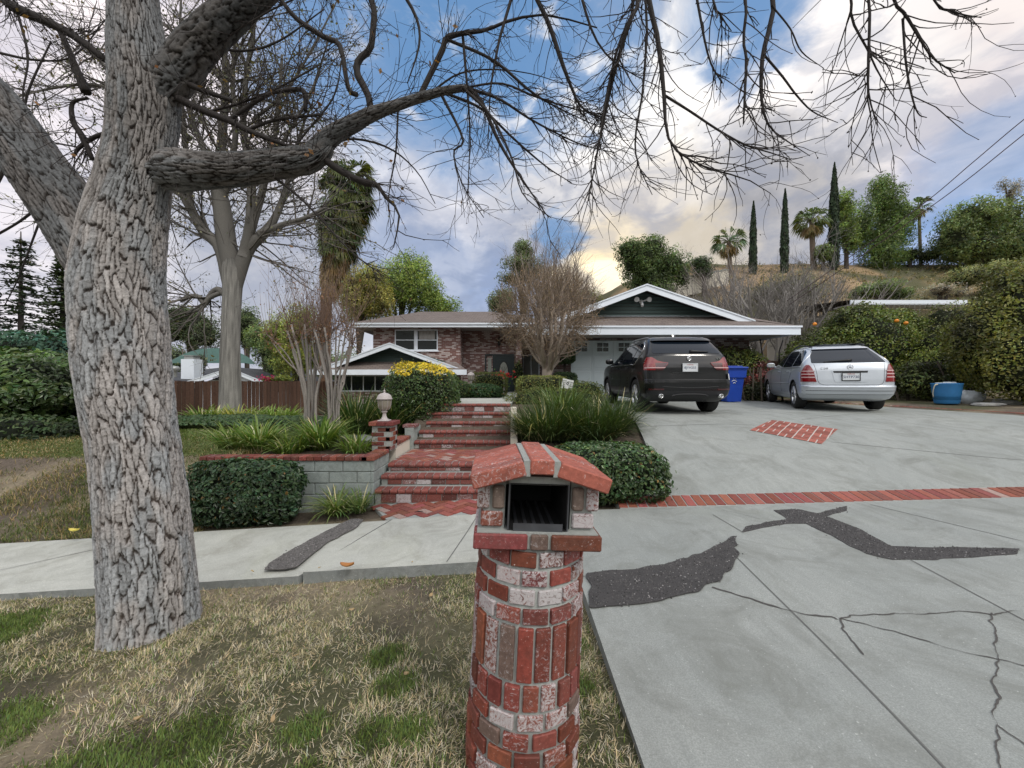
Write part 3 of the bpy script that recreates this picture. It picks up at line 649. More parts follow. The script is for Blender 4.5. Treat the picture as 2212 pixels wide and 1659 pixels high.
def clip_poly(P, Q):
    """convex clip of polygon P by convex polygon Q (counter-clockwise)"""
    out = [np.array(p, float) for p in P]
    for i in range(len(Q)):
        a, b = np.array(Q[i]), np.array(Q[(i+1) % len(Q)]); inp, out = out, []
        sd = lambda p: (b[0]-a[0])*(p[1]-a[1])-(b[1]-a[1])*(p[0]-a[0])
        for k in range(len(inp)):
            p, q = inp[k], inp[(k+1) % len(inp)]; sp, sq = sd(p), sd(q)
            if sp >= 0: out.append(p)
            if sp*sq < 0: out.append(p+(q-p)*sp/(sp-sq))
        if len(out) < 3: return []
    return out
def gpd(px, py):
    """plan point where a photo ray meets the driveway surface"""
    lo, hi = 4.8, 14.0
    for _ in range(50):
        Y = (lo+hi)/2; zr = (CY-py)/F*Y
        if zr > float(z_drive((px-CX)/F*Y, Y)): lo = Y
        else: hi = Y
    return ((px-CX)/F*Y, Y)
def inlay():
    Q = [gpd(1620, 930), gpd(1775, 960), gpd(1810, 928), gpd(1668, 908)]; Q = [np.array(q) for q in Q]
    slab([tuple(p) for p in Q], lambda x, y: z_drive(x, y)+.005, 0, 'mortar_bed', M['palemortar'], None, .2)
    m = MB(); ax = (Q[1]-Q[0])/np.linalg.norm(Q[1]-Q[0]); nx = np.array([-ax[1], ax[0]]); u = .215
    for i in range(-14, 26):
        for j in range(-14, 26):
            for k in (-1, 1):
                hor = (i+j) % 2; c = Q[0]+ax*(i*u+.1)+nx*(j*u+.1)+(nx if hor else ax)*k*.053; hu, hv = (.1, .044) if hor else (.044, .1)
                P = clip_poly([c+ax*a*hu+nx*b*hv for a, b in ((-1, -1), (1, -1), (1, 1), (-1, 1))], Q)
                if len(P) < 3: continue
                cc = np.array([.33, .11, .085])*random.uniform(.75, 1.15); n = len(P); V = [(p[0], p[1], float(z_drive(p[0], p[1]))+.010) for p in P]
                m.add(V, np.array([list(range(n))]), 0, False, cc)
    tag(m.build('brick_inlay', M['paver']), 'slanted basket-weave brick inlay set in the driveway', kind='structure')
inlay()
def herring(x0, x1, y0, y1, clip=None):
    rc = []; w = .1; a0 = R(45); ca, sa = math.cos(a0), math.sin(a0)
    for k in range(-60, 60):
        for i in range(-30, 30):
            for o in (0, 1):
                c = ((k+1+4*i)*w, (k+.5)*w) if o == 0 else ((k+2.5+4*i)*w, k*w)
                X, Y = (x0+x1)/2+c[0]*ca-c[1]*sa, (y0+y1)/2+c[0]*sa+c[1]*ca
                if x0+.06 < X < x1-.06 and y0+.06 < Y < y1-.06 and (clip is None or clip(X, Y)): rc.append(((X, Y), w-.006 if o == 0 else w/2-.006, w/2-.006 if o == 0 else w-.006, a0))
    return rc
def running(x0, x1, y0, y1):
    rc = []; j = 0; y = y0+.05
    while y < y1-.02:
        x = x0+(.1 if j % 2 else 0)
        while x < x1:
            hu = min(.1, (x1-x)/2); rc.append(((x+hu, y), max(hu-.005, .02), .046, 0)); x += .21
        y += .1; j += 1
    return rc
# ---------------------------------------------------------------- brick mailbox
BR = np.array([.26, .068, .048])
def brickcol(lime=None):
    c = BR*random.uniform(.55, 1.12)*np.array([1, random.uniform(.85, 1.25), random.uniform(.85, 1.3)])
    if random.random() < .05: c = np.array([.17, .115, .095])*random.uniform(.7, 1.1)
    l = random.choice([0, 0, .05, .1, .2, .3, .45, .6]) if lime is None else lime
    return np.array([*c, l])
def rotz(a): return np.array([[math.cos(a), math.sin(a), 0], [-math.sin(a), math.cos(a), 0], [0, 0, 1]])
def roty(a): return np.array([[math.cos(a), 0, -math.sin(a)], [0, 1, 0], [math.sin(a), 0, math.cos(a)]])
def mailbox():
    t = thing('brick_mailbox', 'round red brick mailbox pillar with peaked brick roof and open black letter box', 'mailbox', (.038, 1.665, -1.62)); t.rotation_euler = (R(-.5), R(2.7), R(3))
    m = MB(); rad = .232
    hs = []; z = -.11
    for k in range(7): hs.append((z, .058, 13, .096, k)); z += .0715
    hs.append((z, .096, 20, .058, 0)); z += .109; hs.append((z, .203, 20, .058, 1)); z += .216
    for k in range(4): hs.append((z, .058, 13, .096, k)); z += .0715
    top = z; s = .993/top
    for zz, h, n, w, k in hs:
        rr = rad*(1.03-.07*(zz/top))+random.uniform(-.002, .002); off = (k % 2)*.5+random.uniform(-.06, .06)
        for i in range(n):
            a = 2*np.pi*(i+off)/n+random.uniform(-.012, .012); u = np.array([math.sin(a), -math.cos(a), 0]); ww = 2*np.pi*rr/n-.0125
            Mx = rotz(a+random.uniform(-.02, .02))
            m.obox(u*(rr-.045+random.uniform(-.003, .004))+np.array([0, 0, zz*s+h*s/2]), (min(w, ww)/2, .045, h*s/2-.0005), Mx, 0, brickcol(), .0032)
    m.lathe([(0, -.12), (rad*1.03-.008, -.12), (rad-.008, .4), (rad*.965-.008, .993), (0, .993)], k=40, mat=1)
    m.build('column', [M['brick'], M['mortar']], t, True)
    # ledge
    m = MB(); hw, hd, z0, z1 = .243, .235, .993, 1.051
    m.box((-hw+.012, -hd+.012, z0+.002), (hw-.012, hd-.012, z1+.004), 1)
    for sy in (-1, 1):
        x = -hw
        for L in (.203, .066, .193):
            m.box((x, sy*hd, z0), (x+L, sy*(hd-.095), z1), 0, brickcol(.12 if sy < 0 else .2), .005); x += L+.012
    for sx in (-1, 1):
        y = -hd+.105
        while y < hd-.15: m.box((sx*hw, y, z0), (sx*(hw-.095), min(y+.203, hd-.105), z1), 0, brickcol(), .005); y += .215
    m.build('ledge', [M['brick'], M['mortar']], t, True)
    # housing walls round the metal box
    m = MB(); z2, z3 = 1.063, 1.222
    for sx in (-1, 1):
        m.box((sx*.128, -.178, 1.05), (sx*.212, .2, 1.285), 1)
        y = -.19
        while y < .18:
            m.box((sx*.135, y, z2), (sx*.22, min(y+.1, .21), z2+.058), 0, np.array([*brickcol()[:3], .6 if sx > 0 else .3]), .006)
            for a, b in ((.132, .178), (.189, .236)): m.box((sx*a, y-.006, z2+.070), (sx*b, min(y+.1, .21), z3), 0, np.array([.20, .15, .125, 0]) if a < .15 and y < -.1 else np.array([*brickcol()[:3], .5]), .007)
            y += .112
    m.box((-.225, .195, 1.05), (.225, .212, 1.28), 1)
    m.box((-.118, -.2, 1.236), (.118, .2, 1.262), 1); m.prism([(-.235, 1.222), (.235, 1.222), (.12, 1.258), (.05, 1.285), (-.05, 1.285), (-.12, 1.258)], 1, -.165, .2, 1)
    m.build('housing', [M['brick'], M['mortar']], t, True)
    m = MB(); th = R(16.5); dep = .092; y = -.262
    for k in range(5):
        c0 = np.array([.40, .12, .085, 0])
        def rc(): return c0*np.array([random.uniform(.8, 1.15)]*3+[0])+np.array([0, 0, 0, random.choice([0, 0, .1, .25])])
        m.box((-.045, y, 1.283), (.045, y+dep, 1.34), 0, rc()+np.array([0, 0, 0, .2]), .005)
        for sx in (-1, 1):
            Mx = roty(sx*th); ctr = np.array([sx*(.064+.1015*math.cos(th)), y+dep/2, 1.3105-.1015*math.sin(th)-.006+random.uniform(-.002, .002)])
            m.obox(ctr, (.1015, dep/2, .0285), Mx, 0, rc(), .005)
        y += dep+.0015
    for sx in (-1, 1): m.box((sx*.043, -.256, 1.275), (sx*.069, y-.006, 1.333), 1)
    m.build('roof', [M['brick'], M['mortar']], t, True)
    m = MB(); a, b, zb, zt = .112, .117, 1.057, 1.236; f, bk = -.203, .19
    for sx in (-1, 1): m.box((sx*a, f, zb), (sx*b, bk, zt))
    m.box((-a, f, zb), (a, bk, zb+.004), 1); m.box((-a, f, zt-.004), (a, bk, zt), 1); m.box((-a, bk-.005, zb), (a, bk, zt), 1)
    for sx in (-1, 1): m.box((sx*(a-.003), f+.004, zb+.004), (sx*a, bk-.006, zt-.004), 1)
    m.box((-a+.003, f+.03, zt-.009), (a-.003, bk-.006, zt-.004), 1)
    for i in range(5): m.box((-.085+i*.036, f+.025, zb+.004), (-.072+i*.036, bk-.03, zb+.008), 0)
    bx = m.build('letter_box', [M['tin'], M['inside']], t, True)
    m = MB(); m.box((-.095, f-.004, zb-.012), (.095, f-.001, zb+.028), 0)
    for i in range(12): m.box((-.088+i*.0155, f-.008, zb-.014), (-.080+i*.0155, f-.004, zb-.006), 1)
    m.build('hinge', [M['tin'], M['galv']], bx, True)
mailbox()
# ---------------------------------------------------------------- near tree with furrowed bark
def worley(u, v, nu, s=0):
    """F1, F2, cell id; u periodic with nu cells, rows staggered"""
    iu = np.floor(u).astype(int); f1 = np.full(u.shape, 9.); f2 = np.full(u.shape, 9.); cid = np.zeros(u.shape); cv = np.zeros(u.shape)
    for du in (-1, 0, 1):
        c = iu+du; st = _h(c % nu, c*0, c*0, s+5)
        vv = v+st; iv = np.floor(vv).astype(int)
        for dv in (-1, 0, 1):
            r = iv+dv; px = c+.15+.7*_h(c % nu, r, c*0, s); py = r+.15+.7*_h(c % nu, r, c*0+1, s)
            d = np.maximum(np.abs(u-px)*1.0, 0)**1.6+(np.abs(vv-py)*.95)**1.6
            m = d < f1; f2 = np.where(m, f1, np.minimum(f2, d)); cid = np.where(m, _h(c % nu, r, c*0+2, s), cid); cv = np.where(m, vv-py, cv); f1 = np.where(m, d, f1)
    return f1, f2, cid, cv
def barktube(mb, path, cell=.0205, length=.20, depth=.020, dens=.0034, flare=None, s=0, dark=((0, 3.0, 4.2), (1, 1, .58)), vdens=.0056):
    """path rows: x,y,z,r"""
    path = np.asarray(path, float); L = np.linalg.norm(np.diff(path[:, :3], axis=0), axis=1).sum()
    nv = max(8, int(L/vdens)); Q = spline(path, nv*3); d = np.concatenate([[0], np.cumsum(np.linalg.norm(np.diff(Q[:, :3], axis=0), axis=1))])
    ss = np.linspace(0, d[-1], nv); Q = np.stack([np.interp(ss, d, Q[:, k]) for k in range(4)], -1)
    rm = Q[:, 3].mean(); nu = max(12, int(2*np.pi*rm/dens)); nc = max(6, int(round(2*np.pi*rm/cell)))
    T, U, V = frames(Q[:, :3]); th = np.linspace(0, 2*np.pi, nu, endpoint=False)
    S, TH = np.meshgrid(ss, th, indexing='ij')
    D = U[:, None]*np.cos(th)[None, :, None]+V[:, None]*np.sin(th)[None, :, None]
    c3 = np.stack([np.cos(TH), np.sin(TH), S*1.0], -1)
    wu = (fbm(c3*np.array([2.0, 2.0, 2.2]), 2, s+1)-.5)*2.2+(fbm(c3*np.array([7., 7., 8.]), 2, s+7)-.5)*1.35+(fbm(c3*np.array([22., 22., 32.]), 2, s+8)-.5)*.35
    uu = TH/(2*np.pi)*nc+wu; cid0 = _h(np.floor(uu).astype(int) % nc, np.zeros(uu.shape, int), np.zeros(uu.shape, int), s+9)
    wv = (fbm(c3*np.array([5., 5., 2.0]), 2, s+2)-.5)*.9
    f1, f2, cid, cv = worley(uu % nc, S/length+wv, nc, s); e = f2-f1
    jag_ = (fbm(c3*np.array([26., 26., 75.]), 3, s+5)-.5)                                     # ragged, torn plate edges
    plate = sstep(.03, .17, e+.22*jag_); inner = sstep(.15, .5, e)
    brk = np.abs((S/(length*.30)+cid*9+cid0*5+.7*jag_) % 1.0-.5)*2; lay = (S/(length*.30)+cid*9+cid0*5+.7*jag_) % 1.0
    cr = sstep(.0, .10, 1-brk)                                                              # thin cross cracks
    fine = fbm(np.stack([np.cos(TH)*70*rm*2.4, np.sin(TH)*70*rm*2.4, S*26], -1), 3, s+3)
    lowf = fbm(c3*np.array([1.6, 1.6, 2.2]), 3, s+4)-.5
    h = plate*(.62+.25*cid+.16*inner-.22*lay*(cid0 > .35))*(.86+.14*cr)+.16*(fine-.5)
    rr = Q[:, 3][:, None]*(1+.10*lowf)+depth*(h-.6)
    if flare is not None: rr = rr*flare(S, TH)
    P = Q[:, None, :3]+D*rr[..., None]
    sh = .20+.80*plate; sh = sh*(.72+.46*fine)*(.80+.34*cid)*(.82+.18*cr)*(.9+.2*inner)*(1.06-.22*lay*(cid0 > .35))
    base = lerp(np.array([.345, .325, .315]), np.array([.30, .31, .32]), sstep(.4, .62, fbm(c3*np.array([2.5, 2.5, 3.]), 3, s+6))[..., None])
    C = base*sh[..., None]*np.interp(S, dark[0], dark[1])[..., None]; C = lerp(C, C*np.array([.82, .66, .56]), (1-plate)[..., None]*.8)  # dark puts the shade on upper trunk and limbs into the bark colour
    mb.grid(P, 0, True, C, closeu=True)
TY = 2.82
def pth(l, Y0=TY):
    """rows px,py,width px,(extra depth)"""
    out = []; n = len(l)
    for i, q in enumerate(l):
        Y = Y0+(q[3] if len(q) > 3 else 0); p = at(q[0], q[1], Y); a, b = l[max(i-1, 0)], l[min(i+1, n-1)]
        t = np.array([b[0]-a[0], b[1]-a[1]], float); t /= np.linalg.norm(t)+1e-9; e = np.array([q[0]-CX, q[1]-CY]); m = np.linalg.norm(e)+1e-9; e /= m
        st = math.sqrt((1+(m/F)**2)*(t[0]*e[1]-t[1]*e[0])**2+(t[0]*e[0]+t[1]*e[1])**2); out.append([*p, q[2]/2/F*Y/st])   # wide-angle stretch undone
    return np.array(out)
NT_ = thing('shade_tree', 'large bare tree with deeply furrowed grey bark leaning over the grass verge', 'tree', (-2.63, TY, -1.80))
m = MB()
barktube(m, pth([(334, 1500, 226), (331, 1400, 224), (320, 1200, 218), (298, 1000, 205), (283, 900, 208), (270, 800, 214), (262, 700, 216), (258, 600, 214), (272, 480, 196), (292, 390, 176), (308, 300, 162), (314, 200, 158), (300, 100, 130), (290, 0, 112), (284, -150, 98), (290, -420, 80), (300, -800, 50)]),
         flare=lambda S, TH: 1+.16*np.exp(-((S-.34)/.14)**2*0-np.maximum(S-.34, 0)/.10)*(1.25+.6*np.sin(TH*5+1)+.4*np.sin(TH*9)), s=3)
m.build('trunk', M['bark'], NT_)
LIMBS = [[(268, 690, 120), (215, 560, 150), (150, 455, 140), (90, 375, 128), (35, 300, 122), (-30, 215, 112), (-150, 100, 100), (-320, -60, 80)],
         [(300, 384, 66), (348, 374, 80), (376, 369, 100), (405, 368, 90), (440, 368, 82), (520, 366, 74), (600, 354, 68), (660, 345, 64), (690, 336, 50), (708, 322, 30), (716, 312, 8)],
         [(655, 352, 46), (690, 318, 54), (722, 290, 48), (770, 264, 41), (802, 247, 36), (850, 230, 28), (910, 210, 24), (965, 195, 20), (1010, 190, 16)],
         [(310, 262, 76), (350, 196, 112), (390, 145, 118), (440, 85, 112), (500, 30, 104), (560, -25, 98), (680, -130, 84), (820, -290, 70), (1000, -470, 58), (1250, -600, 46, -.3), (1550, -640, 36, -.7), (1850, -590, 26, -1), (2080, -500, 12, -1.1)]]
for i, l in enumerate(LIMBS):
    m = MB(); barktube(m, pth(l), .024 if i != 2 else .020, .18, .018 if i != 2 else .006, .0048, s=20+i*7, dark=(((0, .35, .9), (.9, .6, .38)), ((0, .22, .6), (.75, .60, .34)), ((0, .3), (.34, .32)), ((0, .25, .7), (.60, .42, .25)))[i], vdens=.009); m.build('limb', M['bark'], NT_)  # limbs go from trunk tone to shade put into their colour
# smaller dark branches traced by eye, then twigs sprouting from all of them
BRANCH = [
 [(10, -25, 30), (28, 14, 26), (67, 32, 24), (140, 66, 20), (187, 97, 18), (240, 138, 17)], [(128, 62, 16), (148, 108, 16), (165, 150, 20), (187, 200, 26)], [(190, 212, 10), (157, 222, 14), (158, 262, 16), (176, 292, 17), (200, 345, 12)], [(240, 285, 16), (205, 296, 15), (172, 318, 14), (158, 340, 8)],
 [(385, 170, 18), (425, 190, 15), (500, 217, 10)], [(380, 210, 20), (430, 235, 18), (500, 263, 16), (545, 286, 14), (640, 322, 8)], [(490, 262, 14), (560, 215, 14), (600, 198, 13), (655, 196, 14), (660, 240, 10)], [(540, 278, 12), (600, 258, 11), (692, 248, 8)], [(455, 240, 9), (520, 222, 8), (600, 190, 7), (690, 140, 5)],
 [(802, 247, 20), (795, 205, 18), (772, 160, 19), (775, 130, 20), (800, 105, 19), (806, 60, 17), (808, 20, 16), (790, -30, 15)], [(772, 205, 13), (752, 190, 12), (735, 100, 13), (700, 80, 14), (640, 40, 12), (600, -10, 10)], [(905, 212, 17), (925, 170, 16), (955, 110, 17), (965, 82, 19), (1000, 72, 16), (1050, 65, 12), (1100, 45, 10), (1180, 32, 7), (1290, 60, 5)],
 [(690, 335, 18), (722, 360, 18), (765, 385, 17), (795, 396, 20), (815, 400, 12), (832, 425, 9), (862, 462, 6), (850, 535, 3)], [(1010, 190, 12), (1040, 220, 11), (1070, 290, 9), (1100, 345, 7), (1150, 420, 4), (1185, 470, 2)], [(1010, 190, 10), (1080, 215, 8), (1150, 260, 6), (1250, 310, 4), (1330, 330, 2)], [(990, 193, 8), (1080, 180, 7), (1160, 210, 6), (1260, 240, 4), (1400, 262, 2)],
 [(950, 198, 8), (1000, 300, 6), (980, 330, 5), (1000, 400, 3), (1045, 470, 2)],
 [(576, 370, 7), (640, 420, 6), (690, 470, 5), (760, 545, 4), (830, 597, 2)], [(700, -40, 6), (520, 60, 6), (380, 200, 5), (300, 420, 2)],
 [(965, 85, 10), (1065, 130, 9), (1150, 200, 7), (1220, 240, 4), (1330, 290, 2)], [(1000, 80, 8), (1010, 200, 6), (1015, 300, 4), (1010, 420, 2)], [(1110, -60, 10), (1080, 80, 8), (1060, 190, 5), (1055, 300, 2)],
 [(1140, -50, 12, 0), (1185, 50, 12), (1212, 130, 11), (1235, 190, 8), (1255, 230, 6), (1310, 265, 3)], [(1380, -40, 13, -.7), (1355, 60, 11, -.7), (1325, 165, 9, -.6), (1300, 280, 6, -.5), (1270, 435, 3, -.5)],
 [(1394, -40, 14, -1), (1410, 40, 14, -1), (1423, 95, 13, -1), (1434, 200, 11, -1), (1438, 270, 8, -1), (1452, 315, 7, -1), (1490, 345, 6, -1), (1545, 370, 5, -1), (1605, 383, 4, -1), (1665, 418, 2, -1)],
 [(1434, 205, 9, -1), (1490, 240, 8, -1), (1550, 280, 7, -1), (1610, 313, 6, -1), (1665, 330, 4, -1), (1708, 345, 3, -1)], [(1669, -40, 15, -.9), (1660, 70, 13, -.9), (1648, 115, 12, -.9), (1644, 190, 10, -.9), (1650, 245, 8, -.9), (1668, 280, 6, -.9), (1708, 310, 4, -.9), (1750, 337, 2, -.9)],
 [(1650, 118, 9, -.9), (1690, 165, 8, -.9), (1720, 205, 7, -.9), (1757, 242, 5, -.9), (1810, 265, 2, -.9)], [(1608, -40, 9, -1), (1606, 85, 8, -1), (1612, 125, 8, -1), (1609, 200, 7, -1), (1606, 268, 4, -1)], [(1834, -40, 10, -1.1), (1840, 40, 9, -1.1), (1873, 105, 8, -1.1), (1898, 158, 6, -1.1), (1936, 218, 3, -1.1)],
 [(1873, -40, 10, -1.2), (1876, 125, 9, -1.2), (1876, 200, 7, -1.2), (1895, 272, 3, -1.2)], [(1920, -30, 12, -1.2), (1957, 33, 12, -1.2), (1982, 75, 10, -1.2), (2015, 125, 8, -1.2), (2063, 158, 4, -1.2)], [(1950, 40, 9, -1.2), (1957, 137, 8, -1.2), (1970, 208, 7, -1.2), (1984, 246, 5, -1.2), (2002, 254, 3, -1.2)],
 [(2010, -20, 8, -1.2), (2061, 25, 7, -1.2), (2120, 38, 3, -1.2)], [(1372, -30, 8, -.6), (1336, 96, 7, -.6), (1315, 183, 6, -.6), (1299, 271, 4, -.6), (1296, 312, 2, -.6)], [(1394, -20, 7, -.5), (1390, 180, 6, -.5), (1374, 283, 5, -.5), (1376, 346, 4, -.5), (1409, 421, 2, -.5)], [(1536, -20, 7, -1), (1557, 33, 6, -1), (1580, 67, 3, -1)], [(1667, 12, 7, -1), (1707, 62, 6, -1), (1732, 112, 5, -1), (1780, 148, 2, -1)],
 [(1500, -30, 8, -.8), (1530, 120, 6, -.8), (1560, 180, 4, -.8)], [(1250, -30, 8, -.4), (1290, 90, 6, -.4), (1350, 150, 4, -.4), (1430, 190, 2, -.4)], [(860, -30, 9, .5), (900, 40, 8, .5), (905, 100, 6, .5), (880, 180, 3, .5)], [(930, 200, 7, .3), (990, 160, 6, .3), (1060, 150, 5, .3), (1150, 160, 3, .3), (1240, 190, 2, .3)],
 [(960, 200, 9, .2), (1040, 235, 7, .2), (1110, 300, 6, .2), (1180, 360, 4, .2), (1235, 395, 2, .2)], [(1000, 190, 8, -.3), (1060, 250, 7, -.3), (1105, 340, 5, -.3), (1130, 420, 3, -.3), (1190, 470, 2, -.3)], [(860, 230, 6, .2), (855, 330, 5, .2), (840, 420, 3, .2), (845, 500, 2, .2)],
 [(-20, 420, 18, 1), (40, 300, 12, 1), (60, 200, 9, 1), (110, 90, 6, 1)], [(-30, 520, 9, .8), (40, 480, 8, .8), (90, 440, 12, .8), (105, 420, 14, .8)], [(105, 425, 9, .8), (70, 520, 7, .8), (40, 600, 5, .8), (10, 660, 3, .8)], [(30, 0, 9, .9), (60, 120, 7, .9), (50, 220, 5, .9), (90, 330, 3, .9)], [(-20, 110, 8, 1.2), (80, 130, 7, 1.2), (160, 120, 6, 1.2), (230, 40, 4, 1.2)],
 [(0, 300, 6, 1), (90, 305, 5, 1), (170, 318, 4, 1)], [(440, 95, 12, .5), (520, 110, 9, .5), (600, 90, 7, .5), (700, 20, 4, .5)], [(700, 320, 9, .3), (760, 300, 7, .3), (840, 320, 5, .3), (900, 370, 3, .3), (940, 440, 2, .3)], [(620, 350, 8, .4), (650, 300, 7, .4), (720, 210, 5, .4), (740, 120, 3, .4)]]
def carry(b):
    """lead a branch that enters from above the frame back to the limb or trunk that bears it"""
    x, y, w = b[0][:3]; o = b[0][3] if len(b[0]) > 3 else 0
    if y > -20 or x < 0: return b
    if x < 640: return [(290+(x-290)*.12, -480, w*1.5), (x+(290-x)*.35, -230, w*1.25, o*.6)]+b
    L = [(680, -130, 0), (820, -290, 0), (1000, -470, 0), (1250, -600, -.3), (1550, -640, -.7), (1850, -590, -1), (2080, -500, -1.1)]; tx = x-130
    ly, lo = np.interp(tx, [q[0] for q in L], [q[1] for q in L]), np.interp(tx, [q[0] for q in L], [q[2] for q in L])
    return [(tx, ly, w*1.7, lo), (x-60, ly*.5-20, w*1.35, (lo+o)/2)]+b
BRANCH = [carry(b) for b in BRANCH]
sprout = []
for b in BRANCH:
    m = MB(); q = spline(pth(b), 16); m.tube(q[:, :3], np.maximum(q[:, 3]*.85, .0016), 6, 0, (.030, .026, .025)); sprout.append(q); m.build('branch', M['twig'], NT_)
for l in LIMBS[1:3]: sprout.append(spline(pth(l), 20))
def twigs(src, n, out, lmin=.25, lmax=.8, r=.0035, droop=.14, sub=3):
    lens = np.array([np.linalg.norm(np.diff(q[:, :3], axis=0), axis=1).sum() for q in src]); pr = lens/lens.sum()
    for _ in range(n):
        q = src[RNG.choice(len(src), p=pr)]; t = RNG.uniform(.12, 1.0)*(len(q)-1); i = min(int(t), len(q)-2); p = q[i]+(q[i+1]-q[i])*(t-i); td = q[i+1, :3]-q[i, :3]; td /= np.linalg.norm(td)+1e-9
        d = unit(1)[0]; d -= td*np.dot(d, td)*.6; d = d+td*1.0; d /= np.linalg.norm(d)
        L = RNG.uniform(lmin, lmax)*.85; P = [p[:3]]; rr = min(p[3]*.6, r*RNG.uniform(.7, 1.3)); curl = unit(1)[0]*.20
        for k in range(6):
            d = d+curl+np.array([0.02, 0, -droop*RNG.uniform(.2, 1.2)])+RNG.normal(0, .11, 3); d /= np.linalg.norm(d); P.append(P[-1]+d*L/6)
        P = np.array(P); out.append((0, P, rr*np.linspace(1, .42, 7)))
        for c in range(RNG.integers(0, sub+1)):
            j = RNG.integers(1, 6); e = P[j+1]-P[j]; e /= np.linalg.norm(e); d2 = e+unit(1)[0]*.85; d2 /= np.linalg.norm(d2); S = [P[j]]; l2 = L*RNG.uniform(.18, .5)
            for k in range(3): d2 = d2+np.array([0, 0, -droop*.6])+RNG.normal(0, .16, 3); d2 /= np.linalg.norm(d2); S.append(S[-1]+d2*l2/3)
            out.append((1, np.array(S), rr*np.array([.7, .6, .5, .42])))
tw = []
twigs(sprout[9:24], 420, tw, .18, .6, .0030, .08); twigs(sprout[22:46], 330, tw, .10, .42, .0030, .03); twigs(sprout[:9]+sprout[54:], 360, tw, .2, .7, .0030, .04)
twigs(sprout, 200, tw, .15, .5, .0028, .06)
m = MB()
for lv in (0, 1):
    L = [x for x in tw if x[0] == lv]; tubes(m, np.array([x[1] for x in L]), np.array([x[2] for x in L]), 4 if lv == 0 else 3, 0, (.034, .028, .027))
bud = np.array([x[1][-1] for x in tw])[::2]; leaves(m, bud, unit(len(bud)), RNG.uniform(.007, .015, len(bud)), .6, (.04, .03, .027))
tw_o = m.build('twigs', M['twig'], NT_); tw_o['kind'] = 'stuff'
m = MB(); c = np.array([x[1][RNG.integers(1, len(x[1]))] for x in tw if x[1][0][0] < -.5])[::9]; leaves(m, c, unit(len(c)), RNG.uniform(.02, .05, len(c)), .6, tint(len(c), (.16, .09, .045), .4)); m.build('dry_leaves', M['leaf'], NT_)['kind'] = 'stuff'
# ---------------------------------------------------------------- verge grass
def vergegrass():
    n = 300000; X = RNG.uniform(-5.2, EDGE_X+.03, n); Y = RNG.uniform(.9, 3.36, n)
    keep = (np.abs(X) < Y*1.42) & (~((X > EDGE_X-.01) & (Y > 0)))&(np.hypot(X-.04, Y-1.665) > .225) & (np.hypot(X+2.64, Y-TY) > .245)
    g = n2(X, Y, 1.05, 3, 41); f = n2(X, Y, 3.2, 3, 44); k = np.zeros(n)
    for gx_, gy_, r_ in ((-1.75, 1.55, .36), (-1.5, 1.75, .24), (-2.1, 1.45, .28), (-.62, 2.05, .13), (-.75, 2.3, .13), (-.62, 1.75, .12), (-.47, 1.75, .12), (-.98, 1.8, .12), (.36, 2.0, .12), (.38, 2.35, .1), (-3.9, 2.8, .4), (-.85, 1.55, .12), (-2.6, 1.9, .25)):
        k = np.maximum(k, sstep(1.25, .55, np.hypot(X-gx_, (Y-gy_)*1.1)/r_+.7*(f-.5)))
    dens = np.clip(sstep(.38, .64, .6*f+.4*n2(X, Y, 8, 2, 45))*1.0+.10+k, .06, 1); keep &= RNG.uniform(0, 1, n) < dens
    X, Y, k, f, g = X[keep], Y[keep], k[keep], f[keep], g[keep]; n = len(X); green = RNG.uniform(0, 1, n) < np.clip(k*.95+.10+.16*sstep(.5, .66, g), 0, .97)
    base = np.stack([X, Y, ground(X, Y)-.004], -1)
    col = np.where(green[:, None], tint(n, (.115, .165, .045), .35, .10), tint(n, (.54, .455, .32), .5, .06)); grey = (RNG.uniform(0, 1, n) < .34)&~green; col[grey] = tint(grey.sum(), (.53, .485, .41), .4, .03)
    dull = (RNG.uniform(0, 1, n) < .25)&~green; col[dull] = tint(dull.sum(), (.27, .27, .14), .4, .08)
    L = np.where(green, RNG.uniform(.018, .045, n), RNG.uniform(.02, .06, n)); cl = n2(X, Y, 9, 2, 47)*6.3*2
    th = np.where(green, np.abs(RNG.normal(.35, .3, n)), np.clip(RNG.normal(1.25, .28, n), .3, 1.55)); m = MB()
    blades(m, base, cl+RNG.normal(0, 1.3, n), L, th, np.where(green, RNG.uniform(.1, .8, n), RNG.uniform(-1.0, 1.2, n)), np.where(green, .0034, .0024)*RNG.uniform(.6, 1.5, n), 3, col)
    tag(m.build('verge_grass', M['grass']), 'dry tan grass with green patches on the street verge', 'grass', kind='stuff')
vergegrass()
